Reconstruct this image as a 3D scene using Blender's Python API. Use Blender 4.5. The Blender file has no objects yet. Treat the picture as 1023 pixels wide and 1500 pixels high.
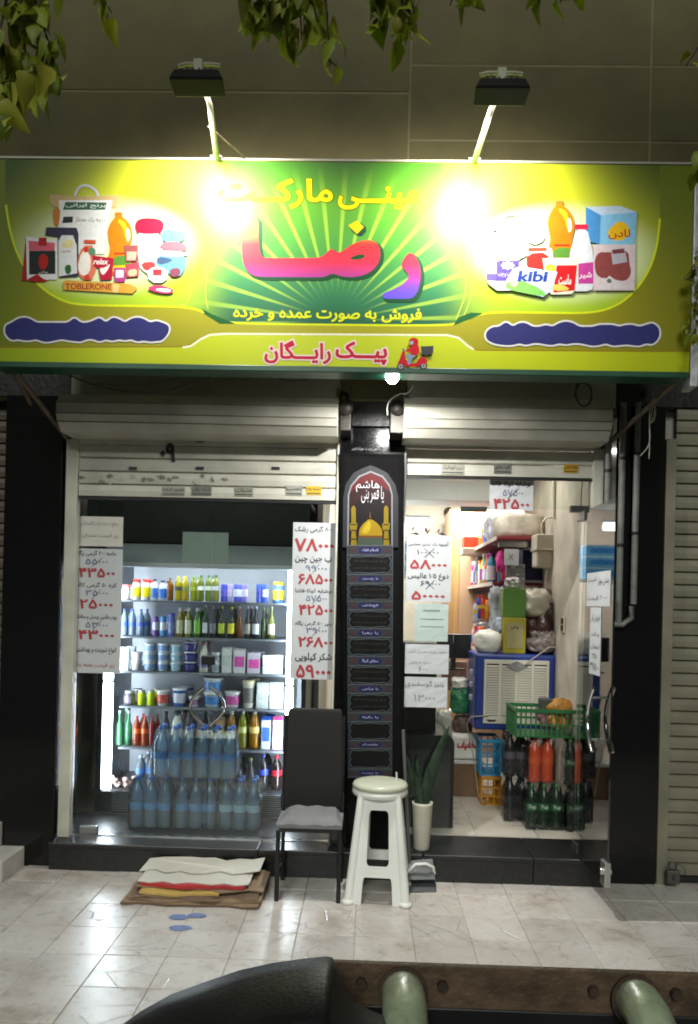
import bpy, math, random
from mathutils import Vector, Matrix
from mathutils.geometry import tessellate_polygon, delaunay_2d_cdt
random.seed(7)
R = math.radians
SC = bpy.context.scene
COL = SC.collection
# ------------------------------------------------------------------ camera
F = 1100.0; U0 = 511.5; V0 = 885.0; CAM = (0.0, -4.6, 1.58)
YAW = R(1.4); ROLL = R(1.35)
G = -0.06                      # level of the pavement
cam = bpy.data.cameras.new('camera'); cam.sensor_fit = 'VERTICAL'; cam.sensor_height = 36
cam.lens = F / 1500 * 36; cam.shift_y = (V0 - 750) / 1500; cam.clip_start = 0.05; cam.clip_end = 300
cam_o = bpy.data.objects.new('camera', cam); COL.objects.link(cam_o)
cam_o.matrix_world = Matrix.Translation(CAM) @ Matrix.Rotation(YAW, 4, 'Z') @ Matrix.Rotation(R(90), 4, 'X') @ Matrix.Rotation(ROLL, 4, 'Z')
SC.camera = cam_o
# ------------------------------------------------------------------ light
w = bpy.data.worlds.new('World'); SC.world = w; w.use_nodes = True
bg = w.node_tree.nodes['Background']; bg.inputs[0].default_value = (0.58, 0.64, 0.50, 1); bg.inputs[1].default_value = 0.08
sun = bpy.data.lights.new('street_light_glow', 'SUN'); sun.energy = 1.4; sun.angle = R(22); sun.color = (0.97, 1.0, 0.93)
sun_o = bpy.data.objects.new('street_light_glow', sun); COL.objects.link(sun_o)
sun_o.rotation_euler = Vector((0.10, 0.85, -0.52)).to_track_quat('-Z', 'Y').to_euler()
SC.view_settings.view_transform = 'Standard'; SC.view_settings.look = 'None'
SC.view_settings.exposure = 0.22; SC.view_settings.gamma = 1.0; SC.view_settings.use_curve_mapping = False
cy = SC.cycles
cy.use_denoising = True; cy.filter_width = 1.9; cy.max_bounces = 7; cy.diffuse_bounces = 3; cy.glossy_bounces = 3; cy.transmission_bounces = 5
cy.transparent_max_bounces = 24; cy.sample_clamp_indirect = 3.0; cy.caustics_reflective = False; cy.caustics_refractive = False

def ray(u, v):
    x = (u - U0) / F; z = -(v - V0) / F
    c, s = math.cos(ROLL), math.sin(ROLL)
    x2 = x * c - z * s; z2 = x * s + z * c
    cw, sw = math.cos(YAW), math.sin(YAW)
    return (x2 * cw - sw, x2 * sw + cw, z2)
def at(u, v, Y):
    "the real place (x, z) seen at photo pixel (u, v) at depth Y"
    d = ray(u, v); t = (Y - CAM[1]) / d[1]
    return (CAM[0] + d[0] * t, CAM[2] + d[2] * t)
def atg(u, v, Z=G):
    d = ray(u, v); t = (Z - CAM[2]) / d[2]
    return (CAM[0] + d[0] * t, CAM[1] + d[1] * t)

# ------------------------------------------------------------------ materials
MATS = {}
def srgb(c):
    return tuple((x / 12.92 if x <= 0.04045 else ((x + 0.055) / 1.055) ** 2.4) for x in c)
def mat(name, col, rough=0.6, metal=0.0, var=0.15, scale=6.0, bump=0.0, bscale=40.0, emit=0.0, coat=0.0, spec=0.5):
    if name in MATS: return MATS[name]
    m = bpy.data.materials.new(name); m.use_nodes = True; MATS[name] = m
    nt = m.node_tree; N = nt.nodes; L = nt.links; b = N['Principled BSDF']
    b.inputs['Roughness'].default_value = rough; b.inputs['Metallic'].default_value = metal
    b.inputs['Coat Weight'].default_value = coat; b.inputs['Specular IOR Level'].default_value = spec
    tc = N.new('ShaderNodeTexCoord')
    if var > 0:
        n = N.new('ShaderNodeTexNoise'); n.inputs['Scale'].default_value = scale; n.inputs['Detail'].default_value = 6
        L.new(tc.outputs['Object'], n.inputs['Vector'])
        r = N.new('ShaderNodeMapRange'); r.inputs[1].default_value = 0.3; r.inputs[2].default_value = 0.7
        r.inputs[3].default_value = 1 - var; r.inputs[4].default_value = 1 + var * 0.6
        L.new(n.outputs['Fac'], r.inputs[0])
        mx = N.new('ShaderNodeVectorMath'); mx.operation = 'SCALE'; mx.inputs[0].default_value = col[:3]
        L.new(r.outputs[0], mx.inputs['Scale']); L.new(mx.outputs[0], b.inputs['Base Color'])
        r2 = N.new('ShaderNodeMapRange'); r2.inputs[3].default_value = max(0.02, rough - 0.12); r2.inputs[4].default_value = min(1, rough + 0.12)
        L.new(n.outputs['Fac'], r2.inputs[0]); L.new(r2.outputs[0], b.inputs['Roughness'])
    else:
        b.inputs['Base Color'].default_value = (*col[:3], 1)
    if bump > 0:
        n2 = N.new('ShaderNodeTexNoise'); n2.inputs['Scale'].default_value = bscale; n2.inputs['Detail'].default_value = 4
        L.new(tc.outputs['Object'], n2.inputs['Vector'])
        bp = N.new('ShaderNodeBump'); bp.inputs['Strength'].default_value = bump; bp.inputs['Distance'].default_value = 0.01
        L.new(n2.outputs['Fac'], bp.inputs['Height']); L.new(bp.outputs[0], b.inputs['Normal'])
    if emit > 0:
        b.inputs['Emission Color'].default_value = (*col[:3], 1); b.inputs['Emission Strength'].default_value = emit
    return m
def clear(name, tint, gloss=0.08, diffuse=0.0, dcol=None, rough=0.03, ior=1.45, glow=0.0):
    "thin clear sheet or shell: see-through with fresnel reflection, optionally hazy"
    if name in MATS: return MATS[name]
    m = bpy.data.materials.new(name); m.use_nodes = True; MATS[name] = m
    nt = m.node_tree; N = nt.nodes; L = nt.links; N.remove(N['Principled BSDF'])
    out = N['Material Output']
    t = N.new('ShaderNodeBsdfTransparent'); t.inputs[0].default_value = (*tint, 1)
    g = N.new('ShaderNodeBsdfGlossy'); g.inputs['Roughness'].default_value = rough
    fr = N.new('ShaderNodeFresnel'); fr.inputs[0].default_value = ior
    ad = N.new('ShaderNodeMath'); ad.operation = 'ADD'; ad.use_clamp = True; ad.inputs[1].default_value = gloss
    L.new(fr.outputs[0], ad.inputs[0])
    mx = N.new('ShaderNodeMixShader')
    base = t.outputs[0]
    if diffuse > 0:
        d = N.new('ShaderNodeBsdfDiffuse'); d.inputs[0].default_value = (*(dcol or tint), 1)
        m0 = N.new('ShaderNodeMixShader'); m0.inputs[0].default_value = diffuse; dd = d.outputs[0]
        if glow > 0:        # liquids also pass the light of the fridge behind them
            tl = N.new('ShaderNodeBsdfTranslucent'); tl.inputs[0].default_value = (*(dcol or tint), 1); m1 = N.new('ShaderNodeMixShader'); m1.inputs[0].default_value = glow
            L.new(dd, m1.inputs[1]); L.new(tl.outputs[0], m1.inputs[2]); dd = m1.outputs[0]
        L.new(t.outputs[0], m0.inputs[1]); L.new(dd, m0.inputs[2]); base = m0.outputs[0]
    L.new(ad.outputs[0], mx.inputs[0]); L.new(base, mx.inputs[1]); L.new(g.outputs[0], mx.inputs[2])
    L.new(mx.outputs[0], out.inputs[0])
    return m
def cmat(rgb, rough=0.45, key=''):
    "a plain printed or plastic colour given as 0-255 values"
    return mat('colour_%d_%d_%d%s' % (*rgb, key), srgb([c / 255 for c in rgb]), rough, var=0.08, scale=25)

# ------------------------------------------------------------------ mesh helper
class MB:
    def __init__(s): s.v = []; s.f = []; s.mi = []; s.cur = 0; s.smooth = False; s.sm = []
    def add(s, vs, fs):
        k = len(s.v); s.v += [tuple(v) for v in vs]
        for f in fs: s.f.append(tuple(i + k for i in f)); s.mi.append(s.cur); s.sm.append(s.smooth)
        return s
    def box(s, x0, x1, y0, y1, z0, z1):
        vs = [(x, y, z) for z in (z0, z1) for y in (y0, y1) for x in (x0, x1)]
        return s.add(vs, [(0, 2, 3, 1), (4, 5, 7, 6), (0, 1, 5, 4), (2, 6, 7, 3), (0, 4, 6, 2), (1, 3, 7, 5)])
    def tube(s, pts, r, n=8, cap=True, r2=None):
        pts = [Vector(p) for p in pts]; rings = []
        up = Vector((0.13, 0.21, 0.97)); k = len(pts)
        for i, p in enumerate(pts):
            t = (pts[min(i + 1, k - 1)] - pts[max(i - 1, 0)]).normalized()
            a = t.cross(up)
            if a.length < 1e-3: a = t.cross(Vector((1, 0, 0)))
            a.normalize(); b = t.cross(a).normalized(); up = b if False else up
            rr = (r[i] if isinstance(r, (list, tuple)) else (r if r2 is None else r + (r2 - r) * i / (k - 1)))
            rings.append([p + (a * math.cos(2 * math.pi * j / n) + b * math.sin(2 * math.pi * j / n)) * rr for j in range(n)])
        vs = [v for rg in rings for v in rg]; fs = []
        for i in range(k - 1):
            for j in range(n):
                j2 = (j + 1) % n; fs.append((i * n + j, i * n + j2, (i + 1) * n + j2, (i + 1) * n + j))
        sm = s.smooth; s.smooth = True; s.add(vs, fs); s.smooth = sm
        if cap:
            s.add([*rings[0]], [tuple(range(n))]); s.add([*rings[-1]], [tuple(reversed(range(n)))])
        return s
    def lathe(s, prof, n=16, cx=0, cy=0, cz=0, sx=1, sy=1):
        vs = []; fs = []; k = len(prof)
        for r, z in prof:
            for j in range(n):
                a = 2 * math.pi * j / n; vs.append((cx + r * sx * math.cos(a), cy + r * sy * math.sin(a), cz + z))
        for i in range(k - 1):
            for j in range(n):
                j2 = (j + 1) % n; fs.append((i * n + j, i * n + j2, (i + 1) * n + j2, (i + 1) * n + j))
        sm = s.smooth; s.smooth = True; s.add(vs, fs); s.smooth = sm
        return s
    def poly(s, pts, y, holes=(), thick=0.0):
        "flat shape in the x-z plane at depth y (facing -y), with optional thickness behind it"
        loops = [[Vector((p[0], p[1], 0)) for p in pts]] + [[Vector((p[0], p[1], 0)) for p in h] for h in holes]
        tri = tessellate_polygon(loops); flat = [p for lp in loops for p in lp]
        fix = []
        for a, b, c in tri:
            A, B, C = flat[a], flat[b], flat[c]
            cr = (B.x - A.x) * (C.y - A.y) - (B.y - A.y) * (C.x - A.x)
            if abs(cr) < 1e-14: continue
            fix.append((a, b, c) if cr > 0 else (a, c, b))
        s.add([(p.x, y, p.y) for p in flat], fix)
        if thick > 0:
            s.add([(p.x, y + thick, p.y) for p in flat], [(a, c, b) for a, b, c in fix])
            for lp in loops:
                n = len(lp)
                for i in range(n):
                    p, q = lp[i], lp[(i + 1) % n]
                    s.add([(p.x, y, p.y), (q.x, y, q.y), (q.x, y + thick, q.y), (p.x, y + thick, p.y)], [(0, 1, 2, 3)])
        return s
    def off(s, d):
        s.v = [(a + d[0], b + d[1], c + d[2]) for a, b, c in s.v]; return s
    def rotz(s, a, c=(0, 0)):
        ca, sa = math.cos(a), math.sin(a)
        s.v = [(c[0] + (x - c[0]) * ca - (y - c[1]) * sa, c[1] + (x - c[0]) * sa + (y - c[1]) * ca, z) for x, y, z in s.v]; return s
    def mesh(s, name, mats):
        me = bpy.data.meshes.new(name); me.from_pydata(s.v, [], s.f)
        for m in (mats if isinstance(mats, (list, tuple)) else [mats]): me.materials.append(m)
        me.polygons.foreach_set('material_index', s.mi); me.polygons.foreach_set('use_smooth', s.sm); me.update()
        return me
def wloc(o):
    p = Vector((0, 0, 0))
    while o is not None: p += Vector(o.location); o = o.parent
    return p
def obj(name, mb, mats, parent=None, world=False, bevel=0.0, seg=2, solid=0.0):
    if isinstance(mb, MB):
        if world and parent is not None:
            q = wloc(parent); mb.off((-q.x, -q.y, -q.z))
        me = mb.mesh(name, mats)
    else: me = mb
    o = bpy.data.objects.new(name, me); COL.objects.link(o)
    if parent is not None: o.parent = parent
    if solid: md = o.modifiers.new('solid', 'SOLIDIFY'); md.thickness = solid; md.offset = 0
    if bevel:
        md = o.modifiers.new('bevel', 'BEVEL'); md.width = bevel; md.segments = seg; md.limit_method = 'ANGLE'; md.angle_limit = R(40)
    return o
def thing(name, label, cat, loc=(0, 0, 0), group=None, rz=0):
    o = bpy.data.objects.new(name, None); COL.objects.link(o); o.location = loc; o.rotation_euler = (0, 0, rz)
    o.empty_display_size = 0.05; o['label'] = label; o['category'] = cat
    if group: o['group'] = group
    return o
def tag(o, label, cat, group=None):
    o['label'] = label; o['category'] = cat
    if group: o['group'] = group
    return o
def struct(name, mb, mats, **k):
    o = obj(name, mb, mats, **k); o['kind'] = 'structure'; return o
def copy_tree(o, parent=None):
    c = o.copy(); COL.objects.link(c); c.parent = parent
    for ch in list(o.children): copy_tree(ch, c)
    return c
ORD = ['first', 'second', 'third', 'fourth', 'fifth', 'sixth', 'seventh', 'eighth', 'ninth', 'tenth', 'eleventh', 'twelfth', 'thirteenth', 'fourteenth', 'fifteenth', 'sixteenth', 'seventeenth', 'eighteenth', 'nineteenth', 'twentieth']
ORD += ['twenty-' + x for x in ORD[:9]] + ['thirtieth']

# ------------------------------------------------------------------ Persian lettering
_T = {'ا': 'FE8D FE8E', 'آ': 'FE81 FE82', 'ب': 'FE8F FE90 FE91 FE92', 'پ': 'FB56 FB57 FB58 FB59', 'ت': 'FE95 FE96 FE97 FE98', 'ج': 'FE9D FE9E FE9F FEA0', 'چ': 'FB7A FB7B FB7C FB7D', 'خ': 'FEA5 FEA6 FEA7 FEA8', 'د': 'FEA9 FEAA', 'ر': 'FEAD FEAE', 'ز': 'FEAF FEB0', 'س': 'FEB1 FEB2 FEB3 FEB4', 'ش': 'FEB5 FEB6 FEB7 FEB8', 'ص': 'FEB9 FEBA FEBB FEBC', 'ض': 'FEBD FEBE FEBF FEC0', 'ع': 'FEC9 FECA FECB FECC', 'غ': 'FECD FECE FECF FED0', 'ف': 'FED1 FED2 FED3 FED4', 'ق': 'FED5 FED6 FED7 FED8', 'ک': 'FB8E FB8F FB90 FB91', 'گ': 'FB92 FB93 FB94 FB95', 'ل': 'FEDD FEDE FEDF FEE0', 'م': 'FEE1 FEE2 FEE3 FEE4', 'ن': 'FEE5 FEE6 FEE7 FEE8', 'ه': 'FEE9 FEEA FEEB FEEC', 'و': 'FEED FEEE', 'ی': 'FBFC FBFD FBFE FBFF'}
FORM = {k: [chr(int(x, 16)) for x in v.split()] + [None] * (4 - len(v.split())) for k, v in _T.items()}
def shape_text(s):
    if not any(c in FORM for c in s): return s
    out = []
    for i, c in enumerate(s):
        if c not in FORM: out.append(c); continue
        pj = i > 0 and (s[i - 1] == 'ـ' or (s[i - 1] in FORM and FORM[s[i - 1]][2] is not None))
        nj = i < len(s) - 1 and (s[i + 1] in FORM or s[i + 1] == 'ـ') and FORM[c][2] is not None
        f = FORM[c]; out.append(f[3] if pj and nj else f[2] if nj else f[1] if pj else f[0])
    r = out[::-1]; res = []; k = 0; dig = '۰۱۲۳۴۵۶۷۸۹/'
    while k < len(r):
        if r[k] in dig:
            m = k
            while m < len(r) and r[m] in dig: m += 1
            res += r[k:m][::-1]; k = m
        else: res.append(r[k]); k += 1
    return ''.join(res)
def area2(p): return sum(p[i][0] * p[(i + 1) % len(p)][1] - p[(i + 1) % len(p)][0] * p[i][1] for i in range(len(p))) / 2
def inside(q, p):
    c = False; n = len(p)
    for i in range(n):
        a, b = p[i], p[(i + 1) % n]
        if (a[1] > q[1]) != (b[1] > q[1]) and q[0] < (b[0] - a[0]) * (q[1] - a[1]) / (b[1] - a[1]) + a[0]: c = not c
    return c
def grow(p, d):
    "push an outline outwards by d"
    s = 1 if area2(p) > 0 else -1; out = []; n = len(p)
    for i in range(n):
        a, b, c = Vector(p[i - 1]), Vector(p[i]), Vector(p[(i + 1) % n])
        e = (b - a); g = (c - b)
        if e.length < 1e-9 or g.length < 1e-9: out.append(tuple(b)); continue
        e.normalize(); g.normalize()
        nn = Vector((e.y + g.y, -(e.x + g.x))) * s
        if nn.length < 0.3: out.append(tuple(b)); continue
        k = min(1.6, 2 / nn.length); nn.normalize(); out.append((b.x + nn.x * d * k, b.y + nn.y * d * k))
    return out
_TC = {}
def text_shapes(s):
    if s in _TC: return _TC[s]
    c = bpy.data.curves.new('t', 'FONT'); c.body = shape_text(s); c.size = 1
    o = bpy.data.objects.new('t', c); COL.objects.link(o); bpy.context.view_layer.update()
    cu = o.to_curve(bpy.context.evaluated_depsgraph_get())
    loops = []
    for sp in cu.splines:
        P = []
        bz = sp.bezier_points; n = len(bz)
        if n == 0:
            P = [(p.co.x, p.co.y) for p in sp.points]
        for i in range(n):
            a, b = bz[i], bz[(i + 1) % n]
            p0, p1, p2, p3 = a.co.xy, a.handle_right.xy, b.handle_left.xy, b.co.xy
            st = 1 if ((p1 - p0).length + (p3 - p2).length) < 1e-4 or abs((p1 - p0).normalized().cross((p3 - p0).normalized() if (p3-p0).length > 0 else Vector((1,0)))) < 0.02 and abs((p3 - p2).normalized().cross((p3 - p0).normalized() if (p3-p0).length > 0 else Vector((1,0)))) < 0.02 else 4
            for k in range(st):
                t = k / st; P.append(tuple(p0 * (1 - t) ** 3 + p1 * 3 * t * (1 - t) ** 2 + p2 * 3 * t * t * (1 - t) + p3 * t ** 3))
        if len(P) > 2: loops.append(P)
    o.to_curve_clear(); bpy.data.objects.remove(o); bpy.data.curves.remove(c)
    if not loops: _TC[s] = []; return []
    sg = 1 if area2(max(loops, key=lambda p: abs(area2(p)))) > 0 else -1
    _TC[s] = (loops, sg); return _TC[s]
def fill(loops):
    "triangles covering every place the loops wind around (works for overlapping strokes)"
    V = []; E_ = []
    for lp in loops:
        k = len(V); V += [Vector(p) for p in lp]; E_ += [(k + i, k + (i + 1) % len(lp)) for i in range(len(lp))]
    vs, _, fs, _, _, _ = delaunay_2d_cdt(V, E_, [], 0, 1e-6)
    out = []
    for f in fs:
        cx = sum(vs[i].x for i in f) / len(f); cy_ = sum(vs[i].y for i in f) / len(f); wn = 0
        for lp in loops:
            n = len(lp)
            for i in range(n):
                p, q = lp[i], lp[(i + 1) % n]
                if (p[1] > cy_) != (q[1] > cy_) and cx < (q[0] - p[0]) * (cy_ - p[1]) / (q[1] - p[1]) + p[0]: wn += 1 if q[1] > p[1] else -1
        if wn: out.append(f)
    return vs, out
def put_text(mb, s, x0, x1, z0, z1, y, bold=0.0, keep=False, slant=0.0):
    "flat lettering fitted into the box x0..x1, z0..z1 just in front of depth y"
    T = text_shapes(s)
    if not T: return mb
    loops, sg = T
    xs = [p[0] for o in loops for p in o]; zs = [p[1] for o in loops for p in o]
    a, b, c, d = min(xs), max(xs), min(zs), max(zs)
    kx = (x1 - x0) / (b - a); kz = (z1 - z0) / (d - c)
    if bold: loops = [grow(o, bold if area2(o) * sg > 0 else -bold * .6) for o in loops]
    # group loops whose boxes touch
    bb = [(min(p[0] for p in o), max(p[0] for p in o), min(p[1] for p in o), max(p[1] for p in o)) for o in loops]
    left = list(range(len(loops)))
    while left:
        g = [left.pop(0)]; k = 0
        while k < len(g):
            B = bb[g[k]]
            for q in left[:]:
                C_ = bb[q]
                if B[0] <= C_[1] and C_[0] <= B[1] and B[2] <= C_[3] and C_[2] <= B[3]: left.remove(q); g.append(q)
            k += 1
        vs, fs = fill([loops[q] for q in g])
        mb.add([(x0 + (p.x - a) * kx + slant * (p.y - c) * kz, y, z0 + (p.y - c) * kz) for p in vs], fs)
    return mb
def chaikin(p, it=2, closed=True):
    for _ in range(it):
        q = []; n = len(p)
        for i in range(n if closed else n - 1):
            a, b = p[i], p[(i + 1) % n]
            q += [(a[0] * .75 + b[0] * .25, a[1] * .75 + b[1] * .25), (a[0] * .25 + b[0] * .75, a[1] * .25 + b[1] * .75)]
        if not closed: q = [p[0]] + q + [p[-1]]
        p = q
    return p
def ribbon(mb, pts, wd, y):
    "flat printed line along pts in the x-z plane"
    n = len(pts); L = []; Rr = []
    for i, p in enumerate(pts):
        a, b = pts[max(0, i - 1)], pts[min(n - 1, i + 1)]
        d = Vector((b[0] - a[0], b[1] - a[1])); d = d.normalized() if d.length > 0 else Vector((1, 0))
        nx, nz = -d.y * wd / 2, d.x * wd / 2
        L.append((p[0] + nx, y, p[1] + nz)); Rr.append((p[0] - nx, y, p[1] - nz))
    for i in range(n - 1): mb.add([Rr[i], Rr[i + 1], L[i + 1], L[i]], [(0, 1, 2, 3)])
    return mb
# ------------------------------------------------------------------ the place: ground, building, room
def tile_mat():
    m = bpy.data.materials.new('pale_stone_tile'); m.use_nodes = True; nt = m.node_tree; N = nt.nodes; L = nt.links; b = N['Principled BSDF']
    g = N.new('ShaderNodeNewGeometry'); pos = g.outputs['Position']
    n = N.new('ShaderNodeTexNoise'); n.inputs['Scale'].default_value = 3.2; n.inputs['Detail'].default_value = 9; n.inputs['Roughness'].default_value = .65; L.new(pos, n.inputs['Vector'])
    cr = N.new('ShaderNodeValToRGB'); e = cr.color_ramp.elements
    e[0].position = .30; e[0].color = (.36, .31, .26, 1); e[1].position = .62; e[1].color = (.62, .59, .55, 1)
    x = cr.color_ramp.elements.new(.46); x.color = (.55, .505, .46, 1); L.new(n.outputs['Fac'], cr.inputs[0])
    # chiselled angular relief lines
    mp = N.new('ShaderNodeMapping'); mp.inputs['Scale'].default_value = (3.1, 5.6, 1); mp.inputs['Rotation'].default_value = (0, 0, .5); L.new(pos, mp.inputs[0])
    v = N.new('ShaderNodeTexVoronoi'); v.feature = 'DISTANCE_TO_EDGE'; v.inputs['Scale'].default_value = 1.25; L.new(mp.outputs[0], v.inputs['Vector'])
    mr = N.new('ShaderNodeMapRange'); mr.inputs[1].default_value = 0.0; mr.inputs[2].default_value = .018; L.new(v.outputs['Distance'], mr.inputs[0])
    n3 = N.new('ShaderNodeTexNoise'); n3.inputs['Scale'].default_value = 2.1; L.new(pos, n3.inputs['Vector'])
    th = N.new('ShaderNodeMapRange'); th.inputs[1].default_value = .42; th.inputs[2].default_value = .6; L.new(n3.outputs['Fac'], th.inputs[0])
    mxx = N.new('ShaderNodeMath'); mxx.operation = 'MAXIMUM'; L.new(mr.outputs[0], mxx.inputs[0]); L.new(th.outputs[0], mxx.inputs[1])
    dk = N.new('ShaderNodeMapRange'); dk.inputs[3].default_value = .76; dk.inputs[4].default_value = 1.0; L.new(mxx.outputs[0], dk.inputs[0])
    # scuffs and stains
    n4 = N.new('ShaderNodeTexNoise'); n4.inputs['Scale'].default_value = 14; n4.inputs['Detail'].default_value = 5; L.new(pos, n4.inputs['Vector'])
    st = N.new('ShaderNodeMapRange'); st.inputs[1].default_value = .60; st.inputs[2].default_value = .74; st.inputs[3].default_value = 1; st.inputs[4].default_value = .72; L.new(n4.outputs['Fac'], st.inputs[0])
    mu = N.new('ShaderNodeMath'); mu.operation = 'MULTIPLY'; L.new(dk.outputs[0], mu.inputs[0]); L.new(st.outputs[0], mu.inputs[1])
    # each tile a little different
    oi = N.new('ShaderNodeObjectInfo'); rr = N.new('ShaderNodeMapRange'); rr.inputs[3].default_value = .88; rr.inputs[4].default_value = 1.05; L.new(oi.outputs['Random'], rr.inputs[0])
    mu2 = N.new('ShaderNodeMath'); mu2.operation = 'MULTIPLY'; L.new(mu.outputs[0], mu2.inputs[0]); L.new(rr.outputs[0], mu2.inputs[1])
    vm = N.new('ShaderNodeVectorMath'); vm.operation = 'SCALE'; L.new(cr.outputs[0], vm.inputs[0]); L.new(mu2.outputs[0], vm.inputs['Scale'])
    L.new(vm.outputs[0], b.inputs['Base Color'])
    ro = N.new('ShaderNodeMapRange'); ro.inputs[3].default_value = .18; ro.inputs[4].default_value = .42; L.new(n4.outputs['Fac'], ro.inputs[0]); L.new(ro.outputs[0], b.inputs['Roughness'])
    bp = N.new('ShaderNodeBump'); bp.inputs['Strength'].default_value = .4; bp.inputs['Distance'].default_value = .006
    ah = N.new('ShaderNodeMath'); ah.operation = 'ADD'; L.new(mxx.outputs[0], ah.inputs[0])
    sc = N.new('ShaderNodeMath'); sc.operation = 'MULTIPLY'; sc.inputs[1].default_value = .6; L.new(n.outputs['Fac'], sc.inputs[0]); L.new(sc.outputs[0], ah.inputs[1])
    L.new(ah.outputs[0], bp.inputs['Height']); L.new(bp.outputs[0], b.inputs['Normal'])
    return m
TILE = tile_mat()
mortar = mat('mortar', (.42, .39, .35), .9, bump=.4)
struct('ground', MB().box(-60, 60, -80, 30, G - .5, G - .03), mat('asphalt', (.05, .05, .05), .85, bump=.5))
pav = struct('pavement', MB().box(-4.3, 4.9, -3.9, 0.25, G - .028, G - .006), mortar)
S = .287
tm = []
for k in range(5):
    b = MB(); h = S / 2 - .0017; c = .002; rnd = random.Random(k)
    z = [rnd.uniform(-.0008, .0008) for _ in range(4)]
    b.add([(-h, -h, -.02), (h, -h, -.02), (h, h, -.02), (-h, h, -.02), (-h, -h, -c), (h, -h, -c), (h, h, -c), (-h, h, -c),
           (-h + c, -h + c, z[0]), (h - c, -h + c, z[1]), (h - c, h - c, z[2]), (-h + c, h - c, z[3])],
          [(0, 1, 5, 4), (1, 2, 6, 5), (2, 3, 7, 6), (3, 0, 4, 7), (4, 5, 9, 8), (5, 6, 10, 9), (6, 7, 11, 10), (7, 4, 8, 11), (8, 9, 10, 11)])
    tm.append(b.mesh('paving_tile', TILE))
for i in range(-9, 8):
    for j in range(0, 11):
        o = bpy.data.objects.new('paving_tile', tm[(i * 7 + j * 3 + i * j) % 5]); COL.objects.link(o); o.parent = pav
        o.location = (.55 + S * (i + .5), -.02 - S * (j + .5), G + random.uniform(-.0012, .0012))
# blue paint blots
blot = mat('blue_paint', (.16, .22, .42), .5, var=.3, scale=30)
for u, v, a, c in ((262, 1344, .05, .035), (288, 1342, .05, .03), (264, 1360, .062, .03)):
    x, y = atg(u, v, G); b = MB(); n = 22; rnd = random.Random(u)
    pts = [(x + a * math.cos(2 * math.pi * k / n) * rnd.uniform(.85, 1.1), y + c * math.sin(2 * math.pi * k / n) * rnd.uniform(.85, 1.1), G + .0035) for k in range(n)]
    b.add(pts, [tuple(range(n))]); o = obj('paint_blot', b, blot, pav)

granite = mat('black_granite', (.005, .005, .0055), .12, var=.5, scale=120, spec=.4)
granite_d = mat('black_granite_dusty', (.010, .010, .0105), .35, var=.6, scale=30, bump=.15)
stone_up = mat('brown_facade_stone', (.150, .130, .056), .75, var=.25, scale=2.5, bump=.25, bscale=60)
joint = mat('facade_joint', (.26, .23, .13), .9)
bld = thing('shop_building', 'dark stone shop front building with black granite columns behind the yellow-green sign', 'building', (0, 0, G))
obj('wall', MB().box(-3.6, 3.9, -.0085, .25, 2.82, 7.2), joint, bld, True)
zz = lambda u, v: at(u, v, 0)[1]
xs1 = at(600, 170, 0)[0]; xs2 = at(952, 170, 0)[0]
def panel(x0, x1, z0, z1):
    g = .006
    obj('stone_panel', MB().box(x0 + g, x1 - g, -.012 + random.uniform(-.002, .002), .03, z0 + g, z1 - g), stone_up, bld, True, bevel=.003, seg=1)
zl = zz(330, 136); zr1 = zz(760, 208); zr2 = zz(760, 98)
for x0, x1, zs in ((-3.6, xs1, (2.83, 3.78, zl, 5.6, 6.5, 7.2)), (xs1, xs2, (2.83, 3.6, zr1, zr2, 5.4, 6.3, 7.2)), (xs2, 3.9, (2.83, 3.6, zr1, zr2, 5.4, 6.3, 7.2))):
    for a, c in zip(zs[:-1], zs[1:]): panel(x0, x1, a, c)
# columns
obj('granite_column', MB().box(-2.235, -1.885, -.06, .25, G - .02, 2.81), granite, bld, True, bevel=.003)
obj('granite_column', MB().box(-.19, .205, -.02, .25, .11, 2.81), granite, bld, True, bevel=.003)
obj('granite_column', MB().box(1.475, 1.765, -.05, .25, G - .02, 2.81), granite, bld, True, bevel=.003)
obj('granite_lintel', MB().box(-.12, .135, -.05, -.021, 2.66, 2.81), granite_d, bld, True, bevel=.003)
# black granite step
for x0, x1 in ((-1.884, -.62), (-.617, .365), (.368, 1.02), (1.023, 1.474)):
    obj('threshold', MB().box(x0, x1, -.12, .26, G - .02, .075), granite_d, bld, True, bevel=.004)
    obj('threshold_cap', MB().box(x0, x1, -.135, .26, .0765, .105), granite_d, bld, True, bevel=.005)
# fascia panels behind the shutter housings
pale = mat('pale_painted_panel', (.50, .49, .42), .55, var=.12, scale=3)
obj('fascia_panel', MB().box(-1.80, -.20, .012, .018, 2.60, 2.81), pale, bld, True)
obj('fascia_panel', MB().box(.215, 1.42, .012, .018, 2.60, 2.81), pale, bld, True)
obj('fascia_panel', MB().box(-1.85, -.195, -.03, .0, 2.813, 3.12), pale, bld, True)
obj('fascia_panel', MB().box(.21, 1.47, -.03, .0, 2.813, 3.12), pale, bld, True)
obj('soffit_panel', MB().box(1.475, 3.8, -.03, .0, 2.813, 3.2), granite_d, bld, True)
obj('soffit_panel', MB().box(-3.6, -1.855, -.03, .0, 2.813, 3.2), granite_d, bld, True)
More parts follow.
